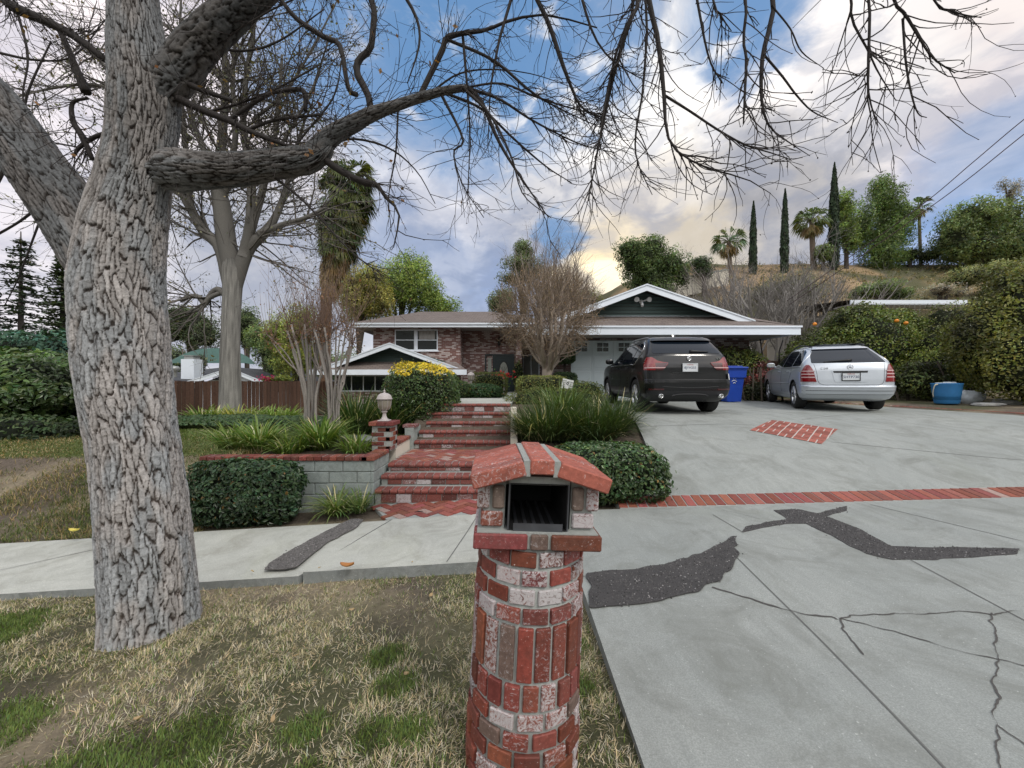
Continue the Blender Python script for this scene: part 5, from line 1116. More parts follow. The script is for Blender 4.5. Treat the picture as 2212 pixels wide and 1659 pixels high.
# ---------------------------------------------------------------- the brick house
H = thing('brick_house', 'low brick house with green gables, white fascias and a wide garage', 'house', (0, 20, -.47))
def hpart(name, m, mats, par=None, fix=True):
    o = m.build(name, mats, par or H)
    return fixnormals(o) if fix else o
def wallbox(name, a, b, mat): m = MB(); m.box(a, b); return hpart(name, m, mat)
FL = -.46
def window(x0, x1, z0, z1, Y, sashes=1, horiz=True, fr=.05, mat='glass', name='window', blind=False, par=None, outset=.03):
    m = MB(); f = M['white']
    m.box((x0, Y-outset, z0), (x0+fr, Y+.02, z1)); m.box((x1-fr, Y-outset, z0), (x1, Y+.02, z1)); m.box((x0+fr, Y-outset, z1-fr), (x1-fr, Y+.02, z1)); m.box((x0+fr, Y-outset-.02, z0), (x1-fr, Y+.02, z0+fr))
    for i in range(1, sashes): xm = x0+(x1-x0)*i/sashes; m.box((xm-.02, Y-outset+.004, z0+fr), (xm+.02, Y+.02, z1-fr))
    if horiz: m.box((x0+fr, Y-outset+.004, (z0+z1)/2-.02), (x1-fr, Y+.02, (z0+z1)/2+.02))
    o = hpart(name, m, f, par); g = MB(); g.box((x0+.01, Y-.006, z0+.01), (x1-.01, Y+.015, z1-.01)); hpart('pane', g, M[mat], o)
    if blind:
        b = MB(); z = z0+.08
        while z < z1-.08: b.obox(((x0+x1)/2, Y-.012, z), ((x1-x0)/2-fr, .004, .018), np.array([[1, 0, 0], [0, .9, .4], [0, -.4, .9]])); z += .05
        hpart('blind', b, M['blind'], o, False)
    return o
# walls
wallbox('front_wall', (-7.4, 20.5, -1.9), (-2.75, 27.5, 3.05), M['housebrick']); wallbox('entry_wall', (-2.74, 21.7, -.9), (1.62, 27.5, 3.05), M['housebrick'])
wallbox('porch_pier', (.22, 20.6, FL-.1), (.52, 21.69, 3.04), M['housebrick'])
m = MB(); m.box((1.62, 15, -1.0), (2.30, 21.69, 1.86)); m.box((7.30, 15, -.9), (9.25, 23, 1.86)); m.box((2.30, 15, 1.70), (7.30, 15.3, 1.86)); m.box((2.3, 22.5, -.9), (7.3, 23, 1.86)); hpart('garage_wall', m, M['darkbrick'])
# main roof (hip) with fascia
def roofpart(name, V, Fc, mat, th=.06):
    m = MB(); V = np.array(V, float); n = len(V); m.add(V, [f for f in Fc if len(f) == 4], 0) if any(len(f) == 4 for f in Fc) else m.add(V, np.zeros((0, 4), int))
    b = m.n-n
    for f in Fc:
        if len(f) != 4: m.f.append((np.array([f])+b, 0, False))
    o = m.build(name, mat, H); fixnormals(o)
    return o
roofpart('main_roof', [(-8.3, 19.85, 3.17), (2.7, 19.85, 3.17), (2.7, 30, 3.17), (-8.3, 30, 3.17), (-5.9, 24.9, 4.68), (-1.3, 24.9, 4.68)], [[0, 1, 5, 4], [1, 2, 5], [2, 3, 4, 5], [3, 0, 4]], M['roof'])
m = MB(); m.box((-8.32, 19.83, 2.93), (2.72, 19.89, 3.16)); m.box((-8.32, 19.77, 3.07), (2.72, 19.825, 3.15)); m.box((-8.34, 19.89, 2.93), (-8.28, 30, 3.16)); hpart('main_fascia', m, M['white'])
m = MB(); m.box((-8.25, 19.9, 2.97), (2.6, 21.6, 3.02)); hpart('main_soffit', m, M['soffit'])
# lower room with its own small gable
wallbox('lower_room_wall', (-8.2, 18.0, -1.9), (-2.75, 20.49, .52), M['housebrick'])
roofpart('lower_roof', [(-8.75, 17.15, .60), (-5.43, 17.15, 1.80), (-2.15, 17.15, .60), (-8.75, 20.49, .60), (-5.43, 20.49, 1.80), (-2.15, 20.49, .60)], [[0, 1, 4, 3], [1, 2, 5, 4]], M['roof'])
roofpart('lower_skirt_roof', [(-8.9, 16.85, .62), (-2.0, 16.85, .62), (-2.6, 17.82, 1.04), (-8.3, 17.82, 1.04)], [[0, 1, 2, 3]], M['roof'])
m = MB(); m.prism([(-8.3, .9), (-2.55, .9), (-5.43, 1.72)], 1, 17.8, 17.95); lg = hpart('lower_gable', m, M['green']); m = MB()
for i in range(7): m.box((-7.9+i*.30, 17.785, 1.0+i*.1), (-2.96-i*.30, 17.80, 1.012+i*.1))
hpart('siding_groove', m, M['black'], lg)
def rake(name, pts, Y, h, th=.05, par=None):
    m = MB()
    for (xa, za), (xb, zb) in zip(pts[:-1], pts[1:]):
        m.add([(xa, Y, za), (xb, Y, zb), (xb, Y, zb-h), (xa, Y, za-h), (xa, Y+th, za), (xb, Y+th, zb), (xb, Y+th, zb-h), (xa, Y+th, za-h)], [[0, 1, 2, 3], [4, 7, 6, 5], [0, 4, 5, 1], [3, 2, 6, 7], [0, 3, 7, 4], [1, 5, 6, 2]])
        dz = .035; m.add([(xa, Y-.03, za+.01), (xb, Y-.03, zb+.01), (xb, Y-.03, zb-dz), (xa, Y-.03, za-dz), (xa, Y-.001, za+.01), (xb, Y-.001, zb+.01), (xb, Y-.001, zb-dz), (xa, Y-.001, za-dz)], [[0, 1, 2, 3], [4, 7, 6, 5], [0, 4, 5, 1], [3, 2, 6, 7], [0, 3, 7, 4], [1, 5, 6, 2]])
    return hpart(name, m, M['white'], par)
rake('rake_board', [(-8.8, .60), (-5.43, 1.83), (-2.1, .60)], 17.08, .21); m = MB(); m.box((-8.92, 16.79, .40), (-1.98, 16.84, .63)); hpart('lower_fascia', m, M['white'])
window(-8.05, -5.85, -.35, .42, 18.0, 4, False, .05); window(-5.6, -3.6, -.35, .42, 18.0, 3, False, .05)
window(-6.24, -5.16, 1.78, 2.90, 20.5, 1, True, .055); window(-5.08, -3.95, 1.78, 2.90, 20.5, 1, True, .055)
m = MB(); m.box((-5.16, 20.44, 1.78), (-5.08, 20.49, 2.9)); m.box((-6.30, 20.42, 1.72), (-3.9, 20.49, 1.78)); hpart('window_sill', m, M['white'])
m = MB(); u = np.linspace(-4.95, -4.1, 30); zc = np.linspace(2.38, 2.84, 6); UU, ZZ = np.meshgrid(u, zc); m.grid(np.stack([UU, 20.46+.012*np.sin(UU*30), ZZ], -1), 0, True); hpart('curtain', m, M['soffit'], None, False)
# entry door
m = MB(); Y = 21.66; m.box((-1.52, Y-.05, FL), (-1.44, Y+.05, 1.68)); m.box((.06, Y-.05, FL), (.14, Y+.05, 1.68)); m.box((-1.44, Y-.05, 1.60), (.06, Y+.05, 1.68)); m.box((-1.08, Y-.05, FL), (-1.0, Y+.05, 1.60)); df = hpart('door_frame', m, M['doorgreen'])
m = MB(); m.box((-1.0, Y-.01, FL), (.06, Y+.04, 1.60), 0); m.box((-.90, Y-.03, 1.36), (-.04, Y-.008, 1.42)); m.box((-.90, Y-.03, FL+.1), (-.84, Y-.008, 1.36)); m.box((-.10, Y-.03, FL+.1), (-.04, Y-.008, 1.36)); dr = hpart('front_door', m, M['doorgreen'])
th = np.linspace(0, 2*np.pi, 40, endpoint=False); m = MB(); m.grid(np.stack([np.stack([-.47+r*.25*np.cos(th), 0*th+Y-.034, .62+r*.62*np.sin(th)], -1) for r in (.0, .3, .6, 1.0)]), 0, False, closeu=True); hpart('oval_glass', m, M['lead'], dr, False); m = MB(); m.tube(np.stack([-.47+.26*np.cos(np.linspace(0, 6.2832, 41)), 0*np.linspace(0, 1, 41)+Y-.036, .62+.64*np.sin(np.linspace(0, 6.2832, 41))], -1), .022, 6, cap=False)
for k in range(4): m.tube([(-.47-.2+.13*k, Y-.04, .25), (-.47+.2-.13*k, Y-.04, .99)], .008, 4)
hpart('oval_frame', m, M['black'], dr, False)
m = MB(); m.box((-1.36, Y-.014, FL+.3), (-1.16, Y-.004, 1.46)); hpart('side_light', m, M['lead'], df); m = MB(); m.tube([(-.93, Y-.06, .32), (-.93, Y-.08, .46), (-.93, Y-.06, .58)], .015, 6); hpart('handle', m, M['chrome'], dr, False)
m = MB(); X, Yl, z = -.72, 21.55, 2.25; m.lathe([(.0, .42), (.03, .36), (.05, .30), (.17, .20), (.15, .18), (.08, .17), (.09, -.02), (.05, -.08), (.0, -.12)], (X, Yl, z), 8, 0, None, False); m.tube([(X, 21.7, z+.1), (X, Yl, z+.38)], .015, 5); m.tube([(X, Yl, z-.1), (X, Yl, z-.34)], .012, 5); hpart('porch_lantern', m, M['black'], None, False)
window(.60, 1.55, -.35, 1.62, 21.7, 2, False, .05, blind=True)
# garage door
m = MB(); Y = 15.06; gz0, gz1 = -.56, 1.70; hh = (gz1-gz0)/4
for k in range(4):
    for i in range(6):
        a, b = 2.30+i*5.0/6, 2.30+(i+1)*5.0/6; m.box((a+.004, Y, gz0+k*hh+.004), (b-.004, Y+.05, gz0+(k+1)*hh-.004))
        if k < 3: m.box((a+.07, Y-.012, gz0+k*hh+.07), (b-.07, Y-.001, gz0+(k+1)*hh-.07), 0, None, .01)
        else:
            w0, w1, z0, z1 = (a+b)/2-.22, (a+b)/2+.22, gz0+k*hh+.14, gz0+(k+1)*hh-.10
            m.box((w0-.03, Y-.02, z0-.03), (w1+.03, Y-.001, z0)); m.box((w0-.03, Y-.02, z1), (w1+.03, Y-.001, z1+.03)); m.box((w0-.03, Y-.02, z0), (w0, Y-.001, z1)); m.box((w1, Y-.02, z0), (w1+.03, Y-.001, z1)); m.box(((w0+w1)/2-.012, Y-.02, z0), ((w0+w1)/2+.012, Y-.001, z1)); m.box((w0, Y-.018, (z0+z1)/2-.012), (w1, Y-.002, (z0+z1)/2+.012))
m.box((2.29, Y+.03, gz0), (7.3, Y+.06, gz1)); gd = hpart('garage_door', m, M['garage'])
for i in range(6): a = 2.30+(i+.5)*5.0/6; m = MB(); m.box((a-.22, Y-.006, gz0+3*hh+.14), (a+.22, Y-.0005, gz1-.10)); hpart('window_pane', m, M['glass'], gd)
# garage roof: side planes down to the eaves, hipped skirt in front, gable above
GP, GL_, GR_ = (4.94, 3.66), (1.86, 2.50), (8.80, 2.36)
roofpart('garage_roof', [(GP[0], 14.15, GP[1]), (GP[0], 25, GP[1]), (.55, 25, 2.05), (.55, 13.5, 2.05), (GL_[0], 14.15, GL_[1]), (10.06, 25, 2.04), (10.06, 13.48, 2.04), (GR_[0], 14.15, GR_[1])], [[0, 1, 2, 4], [4, 2, 3], [0, 7, 5, 1], [7, 6, 5]], M['roof'])
roofpart('garage_skirt_roof', [(.55, 13.46, 2.04), (10.06, 13.46, 2.035), (8.95, 14.74, 2.57), (1.6, 14.74, 2.57)], [[0, 1, 2, 3]], M['roof'])
m = MB(); m.prism([(1.5, 2.2), (9.0, 2.2), (4.94, 3.55)], 1, 14.72, 14.9); gg = hpart('garage_gable', m, M['green']); m = MB()
for i in range(8): z = 2.70+i*.125; m.box((max(1.5, 2.3+i*.33), 14.70, z), (8.5-i*.36, 14.719, z+.012))
hpart('siding_groove', m, M['black'], gg); rake('rake_board', [(GL_[0]-.35, GL_[1]-.13), GP, (GR_[0]+.1, GR_[1]-.035)], 14.08, .24)
m = MB(); m.box((.5, 13.40, 1.72), (10.06, 13.45, 2.02)); m.box((.5, 13.36, 1.97), (10.10, 13.395, 2.03)); m.box((10.03, 13.45, 1.75), (10.08, 25, 2.02)); m.box((2.2, 14.68, 2.585), (8.5, 14.715, 2.60)); hpart('garage_fascia', m, M['white'])
m = MB(); m.box((.55, 13.46, 1.80), (10.02, 14.98, 1.85)); m.box((9.26, 14.99, 1.80), (10.02, 25, 1.85)); hpart('garage_soffit', m, M['soffit'])
# security light on the gable
m = MB(); X, z = 4.93, 3.14; m.lathe([(0, -.01), (.075, -.01), (.075, .03), (0, .03)], (X, 14.69, z), 14, 0, None, True, np.array([[1, 0, 0], [0, 0, 1], [0, -1, 0]])); sl_ = hpart('security_light', m, M['bulb'], None, False)
for s in (-1, 1):
    m = MB(); a = np.array([X+s*.06, 14.64, z+.02]); b = np.array([X+s*.21, 14.53, z+.05]); m.tube([a, b], .025, 8); d = np.array([s*.35, -.9, -.15]); d /= np.linalg.norm(d); m.tube([b-d*.03, b+d*.02, b+d*.09], [.05, .08, .095], 14); m.build('flood_lamp', M['bulb'], sl_)
m = MB(); m.tube([(X, 14.62, z-.02), (X-.01, 14.56, z-.12), (X-.01, 14.52, z-.20)], [.04, .06, .05], 10); m.build('camera_head', M['bulb'], sl_)
# red flowers by the door
fl = thing('potted_flowers', 'cluster of red flowers showing over the hedge by the green door', 'flowers', (-.45, 19.5, FL)); m = MB(); P = np.array([-.40, 19.5, .46])+RNG.normal(0, 1, (60, 3))*np.array([.26, .12, .09]); leaves(m, P, unit(60)+np.array([0, -1, .3]), .16, .6, tint(60, (.45, .02, .03), .4, .02)); m.build('petals', M['leaf'], fl); m = MB(); P = np.array([-.45, 19.5, .1])+RNG.normal(0, 1, (150, 3))*np.array([.22, .15, .2]); leaves(m, P, unit(150), .12, .5, tint(150, MID)); m.tube([(-.45, 19.5, FL), (-.45, 19.5, .2)], .03, 5, 0, (.06, .05, .03)); m.build('foliage', M['leaf'], fl); m = MB(); m.lathe([(.0, 0), (.16, 0), (.21, .32), (.18, .32), (.15, .05)], (-.45, 19.5, FL+.0), 16); m.build('pot', M['stone'], fl)
shrub('leafy_shrub', 'thin climbing shrub against the brick porch pier', (.32, 20.2, .45), (.32, .2, .85), 900, .09, (.09, .11, .04), 2, .35, 71, 'shrub', 'leaf', shell=.3)
# ---------------------------------------------------------------- cars
class Car:
    """body stacked from plan outlines: rows z, half width, rear y, front y"""
    def __init__(s, rows, n=3.6, a=.34, af=.75):
        s.r = np.array(rows, float); s.n = n; s.a = a; s.af = af
    def at(s, z): return [np.interp(z, s.r[:, 0], s.r[:, k]) for k in (1, 2, 3)]
    def rear(s, x, z, off=0.0):
        w, yr, yf = s.at(z); q = np.clip(np.abs(x)/w, 0, .999); return np.stack([x*(1+0*z), yr+s.a*(1-(1-q**s.n)**(1/s.n))-off, z+0*x], -1)
    def side(s, y, z, sg, off=0.0):
        w, yr, yf = s.at(z); q = np.clip((yr+s.a-y)/s.a, 0, .999); qf = np.clip((y-(yf-s.af))/s.af, 0, .999); x = w*(1-q**s.n)**(1/s.n)*(1-qf**s.n)**(1/s.n)
        return np.stack([sg*(x+off), y+0*z, z+0*y], -1)
    def body(s, mb, zs, mat=0):
        n = s.n; e = 2/n; P = []
        t1 = np.linspace(0, np.pi/2, 15)
        for z in zs:
            w, yr, yf = [float(q) for q in s.at(z)]; c, sn = np.cos(t1)**e, np.sin(t1)**e
            A = np.stack([w*c, yr+s.a-s.a*sn], -1)                       # right rear corner going to the centre line
            ring = [*A, *[(-x, y) for x, y in A[::-1][1:]]]
            ys = np.linspace(yr+s.a, yf-s.af, 26)[1:-1]; Fr = np.stack([w*c, yf-s.af+s.af*sn], -1)
            ring += [(-w, y) for y in ys]+[(-x, y) for x, y in Fr]+[(x, y) for x, y in Fr[::-1][1:]]+[(w, y) for y in ys[::-1]]
            P.append([(x, y, z) for x, y in ring])
        P = np.array(P); mb.grid(P, mat, True, closeu=True); k = P.shape[1]; b = mb.n-P.shape[0]*k
        for e_ in (0, P.shape[0]-1): mb.f.append((np.array([[b+e_*k+i for i in range(k)]]), mat, False))
    def prear(s, mb, rows, off=.006, nx=20, nz=8, mat=0, th=.02):
        rows = np.array(rows, float); z = np.linspace(rows[0, 0], rows[-1, 0], max(nz, len(rows)*3)); xl = np.interp(z, rows[:, 0], rows[:, 1]); xr = np.interp(z, rows[:, 0], rows[:, 2])
        X = xl[:, None]+(xr-xl)[:, None]*np.linspace(0, 1, nx)[None]; Z = np.repeat(z[:, None], nx, 1); P = s.rear(X, Z, off); s._sheet(mb, P, s.rear(X, Z, off-th), mat)
    def pside(s, mb, rows, sg, off=.006, ny=14, nz=8, mat=0, th=.02):
        rows = np.array(rows, float); z = np.linspace(rows[0, 0], rows[-1, 0], max(nz, len(rows)*3)); y0 = np.interp(z, rows[:, 0], rows[:, 1]); y1 = np.interp(z, rows[:, 0], rows[:, 2])
        Y = y0[:, None]+(y1-y0)[:, None]*np.linspace(0, 1, ny)[None]; Z = np.repeat(z[:, None], ny, 1); s._sheet(mb, s.side(Y, Z, sg, off), s.side(Y, Z, sg, off-th), mat, sg < 0)
    def _sheet(s, mb, P, Q, mat, flip=False):
        mb.grid(P, mat, True, flip=flip)
        for A, B in ((P[0], Q[0]), (P[-1], Q[-1]), (P[:, 0], Q[:, 0]), (P[:, -1], Q[:, -1])): mb.grid(np.stack([A, B]), mat, False)
def wheel(par, c, r, wd, sg, spokes, rimr):
    w = MB(); Mx = np.array([[0, 1, 0], [0, 0, 1], [sg, 0, 0]], float)      # local z -> car x
    w.lathe([(rimr, -wd), (r*.93, -wd), (r, -wd+.03), (r, -.035), (r*.95, -.006), (rimr+.012, .0), (rimr, -.012)], c, 36, 0, None, True, Mx); o = w.build('wheel', M['rubber'], par, True)
    m = MB(); m.lathe([(rimr, -.15), (rimr*.98, -.012), (rimr*1.0, -.004), (rimr*.94, -.01), (rimr*.9, -.05), (rimr*.88, -.13)], c, 36, 0, None, True, Mx); m.lathe([(.0, -.012), (rimr*.15, -.014), (rimr*.2, -.03), (rimr*.2, -.1)], c, 18, 0, None, True, Mx)
    for i in range(spokes):
        a = 2*np.pi*i/spokes
        for da in (-.11, .11):
            d0 = np.array([0, math.cos(a+da*.6), math.sin(a+da*.6)]); d1 = np.array([0, math.cos(a+da*1.6), math.sin(a+da*1.6)]); m.tube([np.array(c)+d0*rimr*.15+np.array([-sg*.028, 0, 0]), np.array(c)+d1*rimr*.93+np.array([-sg*.022, 0, 0])], [.016, .022], 5)
    m.build('rim', M['alloy'], o, True); m = MB(); m.lathe([(0, -.11), (rimr*.9, -.11)], c, 24, 0, None, True, Mx); m.build('brake_disc', M['trim'], o, True); return o
def cut(o, cyl, r, half):
    """wheel wells by boolean"""
    for (x, y, z) in cyl:
        bpy_m = MB(); bpy_m.lathe([(0.0, -half), (r, -half), (r, half), (0.0, half)], (x, y, z), 40, 0, None, False, np.array([[0, 1, 0], [0, 0, 1], [1, 0, 0]], float)); c = bpy_m.build('tmp', M['trim']); fixnormals(c)
        md = o.modifiers.new('b', 'BOOLEAN'); md.operation = 'DIFFERENCE'; md.object = c; md.solver = 'EXACT'
    par, o.parent = o.parent, None; mw = o.matrix_world.copy()
    dg = bpy.context.evaluated_depsgraph_get(); dg.update(); me = bpy.data.meshes.new_from_object(o.evaluated_get(dg)); tmp = [m.object for m in o.modifiers]; o.modifiers.clear(); o.data = me; o.parent = par
    for c in tmp: bpy.data.objects.remove(c)
    for p in me.polygons: p.use_smooth = True
    try: me.set_sharp_from_angle(angle=R(32))
    except Exception: pass
def seam(car, mb, pts, kind, sg=1, r=.004, off=.0, n=14):
    Q = spline(np.array(pts, float), n) if len(pts) > 2 else np.array(pts[0])+(np.array(pts[1])-np.array(pts[0]))*np.linspace(0, 1, n)[:, None]
    P = car.rear(Q[:, 0], Q[:, 1], off) if kind == 'r' else car.side(Q[:, 0], Q[:, 1], sg, off); mb.tube(P, r, 4)
def plate(par, car, z0, z1, hw, txt, frame, yoff, mats):
    z = (z0+z1)/2; y = float(car.rear(np.array(0.), np.array(z))[1])-yoff; m = MB(); m.box((-hw, y-.008, z0), (hw, y+.01, z1), 0, None, .006); p = m.build('license_plate', mats[0], par, True); m = MB(); e = .012
    for a, b in (((-hw-e, y-.014, z0-e), (hw+e, y, z0)), ((-hw-e, y-.014, z1), (hw+e, y, z1+e)), ((-hw-e, y-.014, z0), (-hw, y, z1)), ((hw, y-.014, z0), (hw+e, y, z1))): m.box(a, b)
    m.build('plate_frame', frame, p, True); text('plate_number', txt, .074, mats[1], p, (0, y-.009, z-.008)); text('plate_state', 'California', .034, M['platered'], p, (0, y-.009, z1-.020))
def suv():
    t = thing('parked_suv', 'black SUV parked nose-in before the garage door', 'car', (3.90, 8.38, float(z_drive(3.9, 8.6))-.003)); t.rotation_euler = (R(1.0), 0, R(-.8)); t.scale = (.985, .965, 1.045)
    c = Car([(.27, .82, .30, 4.62), (.34, .90, .14, 4.80), (.42, .945, .05, 4.86), (.54, .965, .01, 4.89), (.66, .968, .0, 4.89), (.735, .967, .012, 4.88), (.755, .962, .055, 4.88), (.90, .966, .075, 4.86), (1.0, .962, .085, 4.82), (1.08, .950, .10, 4.70), (1.13, .935, .115, 4.45), (1.17, .922, .125, 3.95), (1.20, .912, .135, 3.66), (1.25, .895, .15, 3.56), (1.31, .862, .19, 3.44), (1.42, .815, .30, 3.22), (1.53, .765, .43, 2.98), (1.60, .73, .52, 2.80), (1.655, .69, .60, 2.60), (1.69, .635, .70, 2.4), (1.712, .56, .84, 2.2), (1.725, .44, 1.05, 1.95)], 3.6, .34, .8)
    zs = np.unique(np.concatenate([c.r[:, 0], np.linspace(.27, 1.725, 40)])); m = MB(); c.body(m, zs); b = m.build('body', M['blackpaint'], t, True); ax = (.99, 3.92)
    cut(b, [(s*.86, y, .385) for s in (-1, 1) for y in ax], .425, .26)
    for s in (-1, 1):
        for y in ax:
            wheel(t, (s*.955, y, .377), .377, .27, s, 5, .252); m = MB(); a = np.linspace(-.25, np.pi+.25, 30); z = .385+.435*np.sin(a); yy = y+.435*np.cos(a)
            for k in (-.0, .018): m.tube(np.stack([s*(c.side(yy, np.maximum(z, .3), 1)[:, 0]-.012+k*.4), y+(.430+k)*np.cos(a), .385+(.430+k)*np.sin(a)], -1), .016, 6)
            m.build('wheel_arch', M['trim'], t, True)
    m = MB(); c.prear(m, [(1.305, -.74, .74), (1.33, -.77, .77), (1.45, -.73, .73), (1.58, -.665, .665), (1.615, -.62, .62)], .006, 26, 12); b_ = m.build('rear_window', M['carglass'], t, True)
    m = MB(); c.prear(m, [(1.60, -.70, .70), (1.65, -.67, .67), (1.672, -.62, .62)], .095, 26, 6, 0, .11); m.build('spoiler', M['blackpaint'], t, True); m = MB(); c.prear(m, [(1.628, -.16, .16), (1.640, -.16, .16)], .102, 10, 3); m.build('brake_light', M['darkred'], t, True)
    m = MB(); m.tube(c.rear(np.linspace(.05, .46, 8), np.interp(np.linspace(0, 1, 8), [0, 1], [1.345, 1.335]), .03), [.035, .035, .03, .022, .018, .014, .012, .01], 6); m.build('rear_wiper', M['trim'], t, True)
    for s in (-1, 1):
        gl = [[(1.135, 2.28, 3.42), (1.30, 2.22, 3.12), (1.42, 2.16, 2.88), (1.50, 2.12, 2.68), (1.565, 2.08, 2.42)], [(1.125, 1.36, 2.18), (1.30, 1.30, 2.14), (1.45, 1.24, 2.08), (1.575, 1.22, 2.0)], [(1.12, 1.08, 1.30), (1.20, .93, 1.26), (1.36, .80, 1.20), (1.48, .80, 1.17), (1.545, .88, 1.15), (1.575, 1.0, 1.15)]]
        for g in gl: m = MB(); c.pside(m, g, s, .005); m.build('side_window', M['carglass'], t, True)
        m = MB(); L = [(3.5, 1.10), (2.3, 1.105), (1.36, 1.095), (1.06, 1.09), (.90, 1.19), (.765, 1.36), (.765, 1.49), (.86, 1.57), (1.02, 1.605), (1.5, 1.615), (2.05, 1.605), (2.5, 1.575), (2.8, 1.49), (3.1, 1.36)]
        q = spline(np.array(L), 60); m.tube(c.side(q[:, 0], q[:, 1], s, .006), .010, 5); m.build('window_trim', M['chrome'], t, True)
        m = MB()
        for l in (((2.22, 1.08), (2.24, .8), (2.22, .42)), ((1.30, 1.08), (1.24, .95), (1.36, .78), (1.42, .60)), ((3.34, 1.08), (3.36, .7), (3.30, .42)), ((1.42, .42), (2.3, .41), (3.3, .42))): seam(c, m, l, 's', s)
        seam(c, m, ((.85, .985), (2.2, .995), (3.4, .97)), 's', s, .009, .003, 20); m.build('door_seam', M['trim'], t, True)
        for y in (1.55, 2.50): m = MB(); m.tube([c.side(np.array(y+d), np.array(1.03), s, o)[()] for d, o in ((-.1, .005), (-.09, .035), (.09, .035), (.1, .005))], .014, 6); m.build('door_handle', M['blackpaint'], t, True)
        m = MB(); p = c.side(np.array(3.12), np.array(1.16), s, .0); core(m, p+np.array([s*.15, 0, .07]), (.11, .055, .075), k=1.0, lump=0, p=3, nu=16, nv=10); m.tube([p, p+np.array([s*.09, 0, .04])], .03, 6, 0, (1, 1, 1)); m.build('mirror', M['blackpaint'], t, True)
        m = MB(); y = np.linspace(.78, 2.9, 16); P = c.side(y, np.interp(y, [.78, 2.4, 2.9], [1.665, 1.66, 1.58]), s, 0); P[:, 0] *= .99; P[:, 2] += .055*np.sin(np.linspace(0, np.pi, 16))**.4; m.tube(P, .016, 6); m.build('roof_rail', M['alloy'], t, True)
        m = MB(); c.prear(m, [(.945, s*.66, s*.955), (.965, s*.60, s*.958), (1.0, s*.55, s*.956), (1.06, s*.49, s*.95), (1.105, s*.46, s*.938), (1.12, s*.60, s*.930), (1.15, s*.70, s*.922), (1.20, s*.76, s*.90), (1.225, s*.80, s*.885)] if s > 0 else [(.945, -.955, -.66), (.965, -.958, -.60), (1.0, -.956, -.55), (1.06, -.95, -.49), (1.105, -.938, -.46), (1.12, -.930, -.60), (1.15, -.922, -.70), (1.20, -.90, -.76), (1.225, -.885, -.80)], .016, 24, 12)
        tl = m.build('tail_light', M['redlens'], t, True); m = MB(); r_ = [(.985, .56, .95), (1.005, .53, .95)]; c.prear(m, [(z, a*s, b_2*s) if s > 0 else (z, -b_2, -a) for z, a, b_2 in r_], .021, 20, 4); m.build('light_bar', M['clear'], tl, True); m = MB(); r_ = [(.945, .60, .75), (.98, .56, .75)]; c.prear(m, [(z, a*s, b_2*s) if s > 0 else (z, -b_2, -a) for z, a, b_2 in r_], .019, 10, 4); c.prear(m, [(z, a*s, b_2*s) if s > 0 else (z, -b_2, -a) for z, a, b_2 in [(1.01, .55, .745), (1.10, .47, .745)]], .019, 10, 4); m.build('inner_lens', M['darkred'], tl, True)
        m = MB(); c.prear(m, [(.525, s*.60, s*.90), (.555, s*.58, s*.90)] if s > 0 else [(.525, -.90, -.60), (.555, -.90, -.58)], .010, 12, 4); m.build('reflector', M['darkred'], t, True)
        m = MB(); p = np.array([s*.66, .0, .405]); m.lathe([(.0, .02), (.034, .02), (.036, .09), (.042, .09), (.042, -.05)], p+np.array([0, .06, 0]), 20, 0, None, True, np.array([[1, 0, 0], [0, 0, 1], [0, -1, 0]], float)); m.build('exhaust_tip', M['chrome'], t, True)
    m = MB(); c.prear(m, [(.285, -.80, .80), (.36, -.90, .90), (.50, -.93, .93), (.515, -.92, .92)], .004, 30, 8); m.tube(c.rear(np.linspace(-.40, .40, 12), .405+.035*(1-np.linspace(-1, 1, 12)**4), .012), .014, 6); m.build('rear_valance', M['trim'], t, True)
    m = MB(); seam(c, m, ((-.80, .76), (-.82, .95), (-.815, 1.1), (-.83, 1.25), (-.80, 1.35)), 'r'); seam(c, m, ((.80, .76), (.82, .95), (.815, 1.1), (.83, 1.25), (.80, 1.35)), 'r'); seam(c, m, ((-.88, .745), (0, .745), (.88, .745)), 'r', r=.007, n=24); seam(c, m, ((-.62, .60), (0, .575), (.62, .60)), 'r', r=.006, n=24); m.build('tailgate_seam', M['trim'], t, True)
    m = MB(); c.prear(m, [(.875, -.36, .36), (.905, -.42, .42)], .012, 20, 4); c.prear(m, [(.69, -.90, .90), (.735, -.90, .90)], .012, 30, 4); m.build('body_crease', M['blackpaint'], t, True)
    plate(t, c, .925, 1.075, .155, '8JYH255', M['plate'], .022, (M['plate'], M['plateblue']))
    m = MB(); p = c.rear(np.array(0.), np.array(1.19), .016); Mx = np.array([[1, 0, 0], [0, 0, 1], [0, -1, 0]], float); m.lathe([(.050, 0), (.047, .012), (.036, .012), (.033, 0)], p, 28, 0, None, True, Mx); e = m.build('emblem', M['chrome'], t, True); m = MB(); m2 = MB()
    for q in range(4):
        a = np.linspace(q*np.pi/2, (q+1)*np.pi/2, 8); V = np.vstack([[[0, -.008, 0]], np.stack([.035*np.cos(a), 0*a-.008, .035*np.sin(a)], -1)])+p; (m if q % 2 else m2).add(V, [[0, i, i+1] for i in range(1, 8)])
    m.build('emblem_quarter', M['plate'], e, True); m2.build('emblem_quarter', M['trim'], e, True)
    p = c.rear(np.array(.66), np.array(1.175), .012); text('badge', 'X5', .085, M['chrome'], t, p, Matrix.Rotation(R(12), 4, 'Z')@Matrix.Rotation(R(90), 4, 'X'), .006)
    m = MB(); m.prism([(1.02, 1.715), (1.22, 1.72), (1.06, 1.785)], 0, -.022, .022); fin = m.build('antenna_fin', M['blackpaint'], t, True)
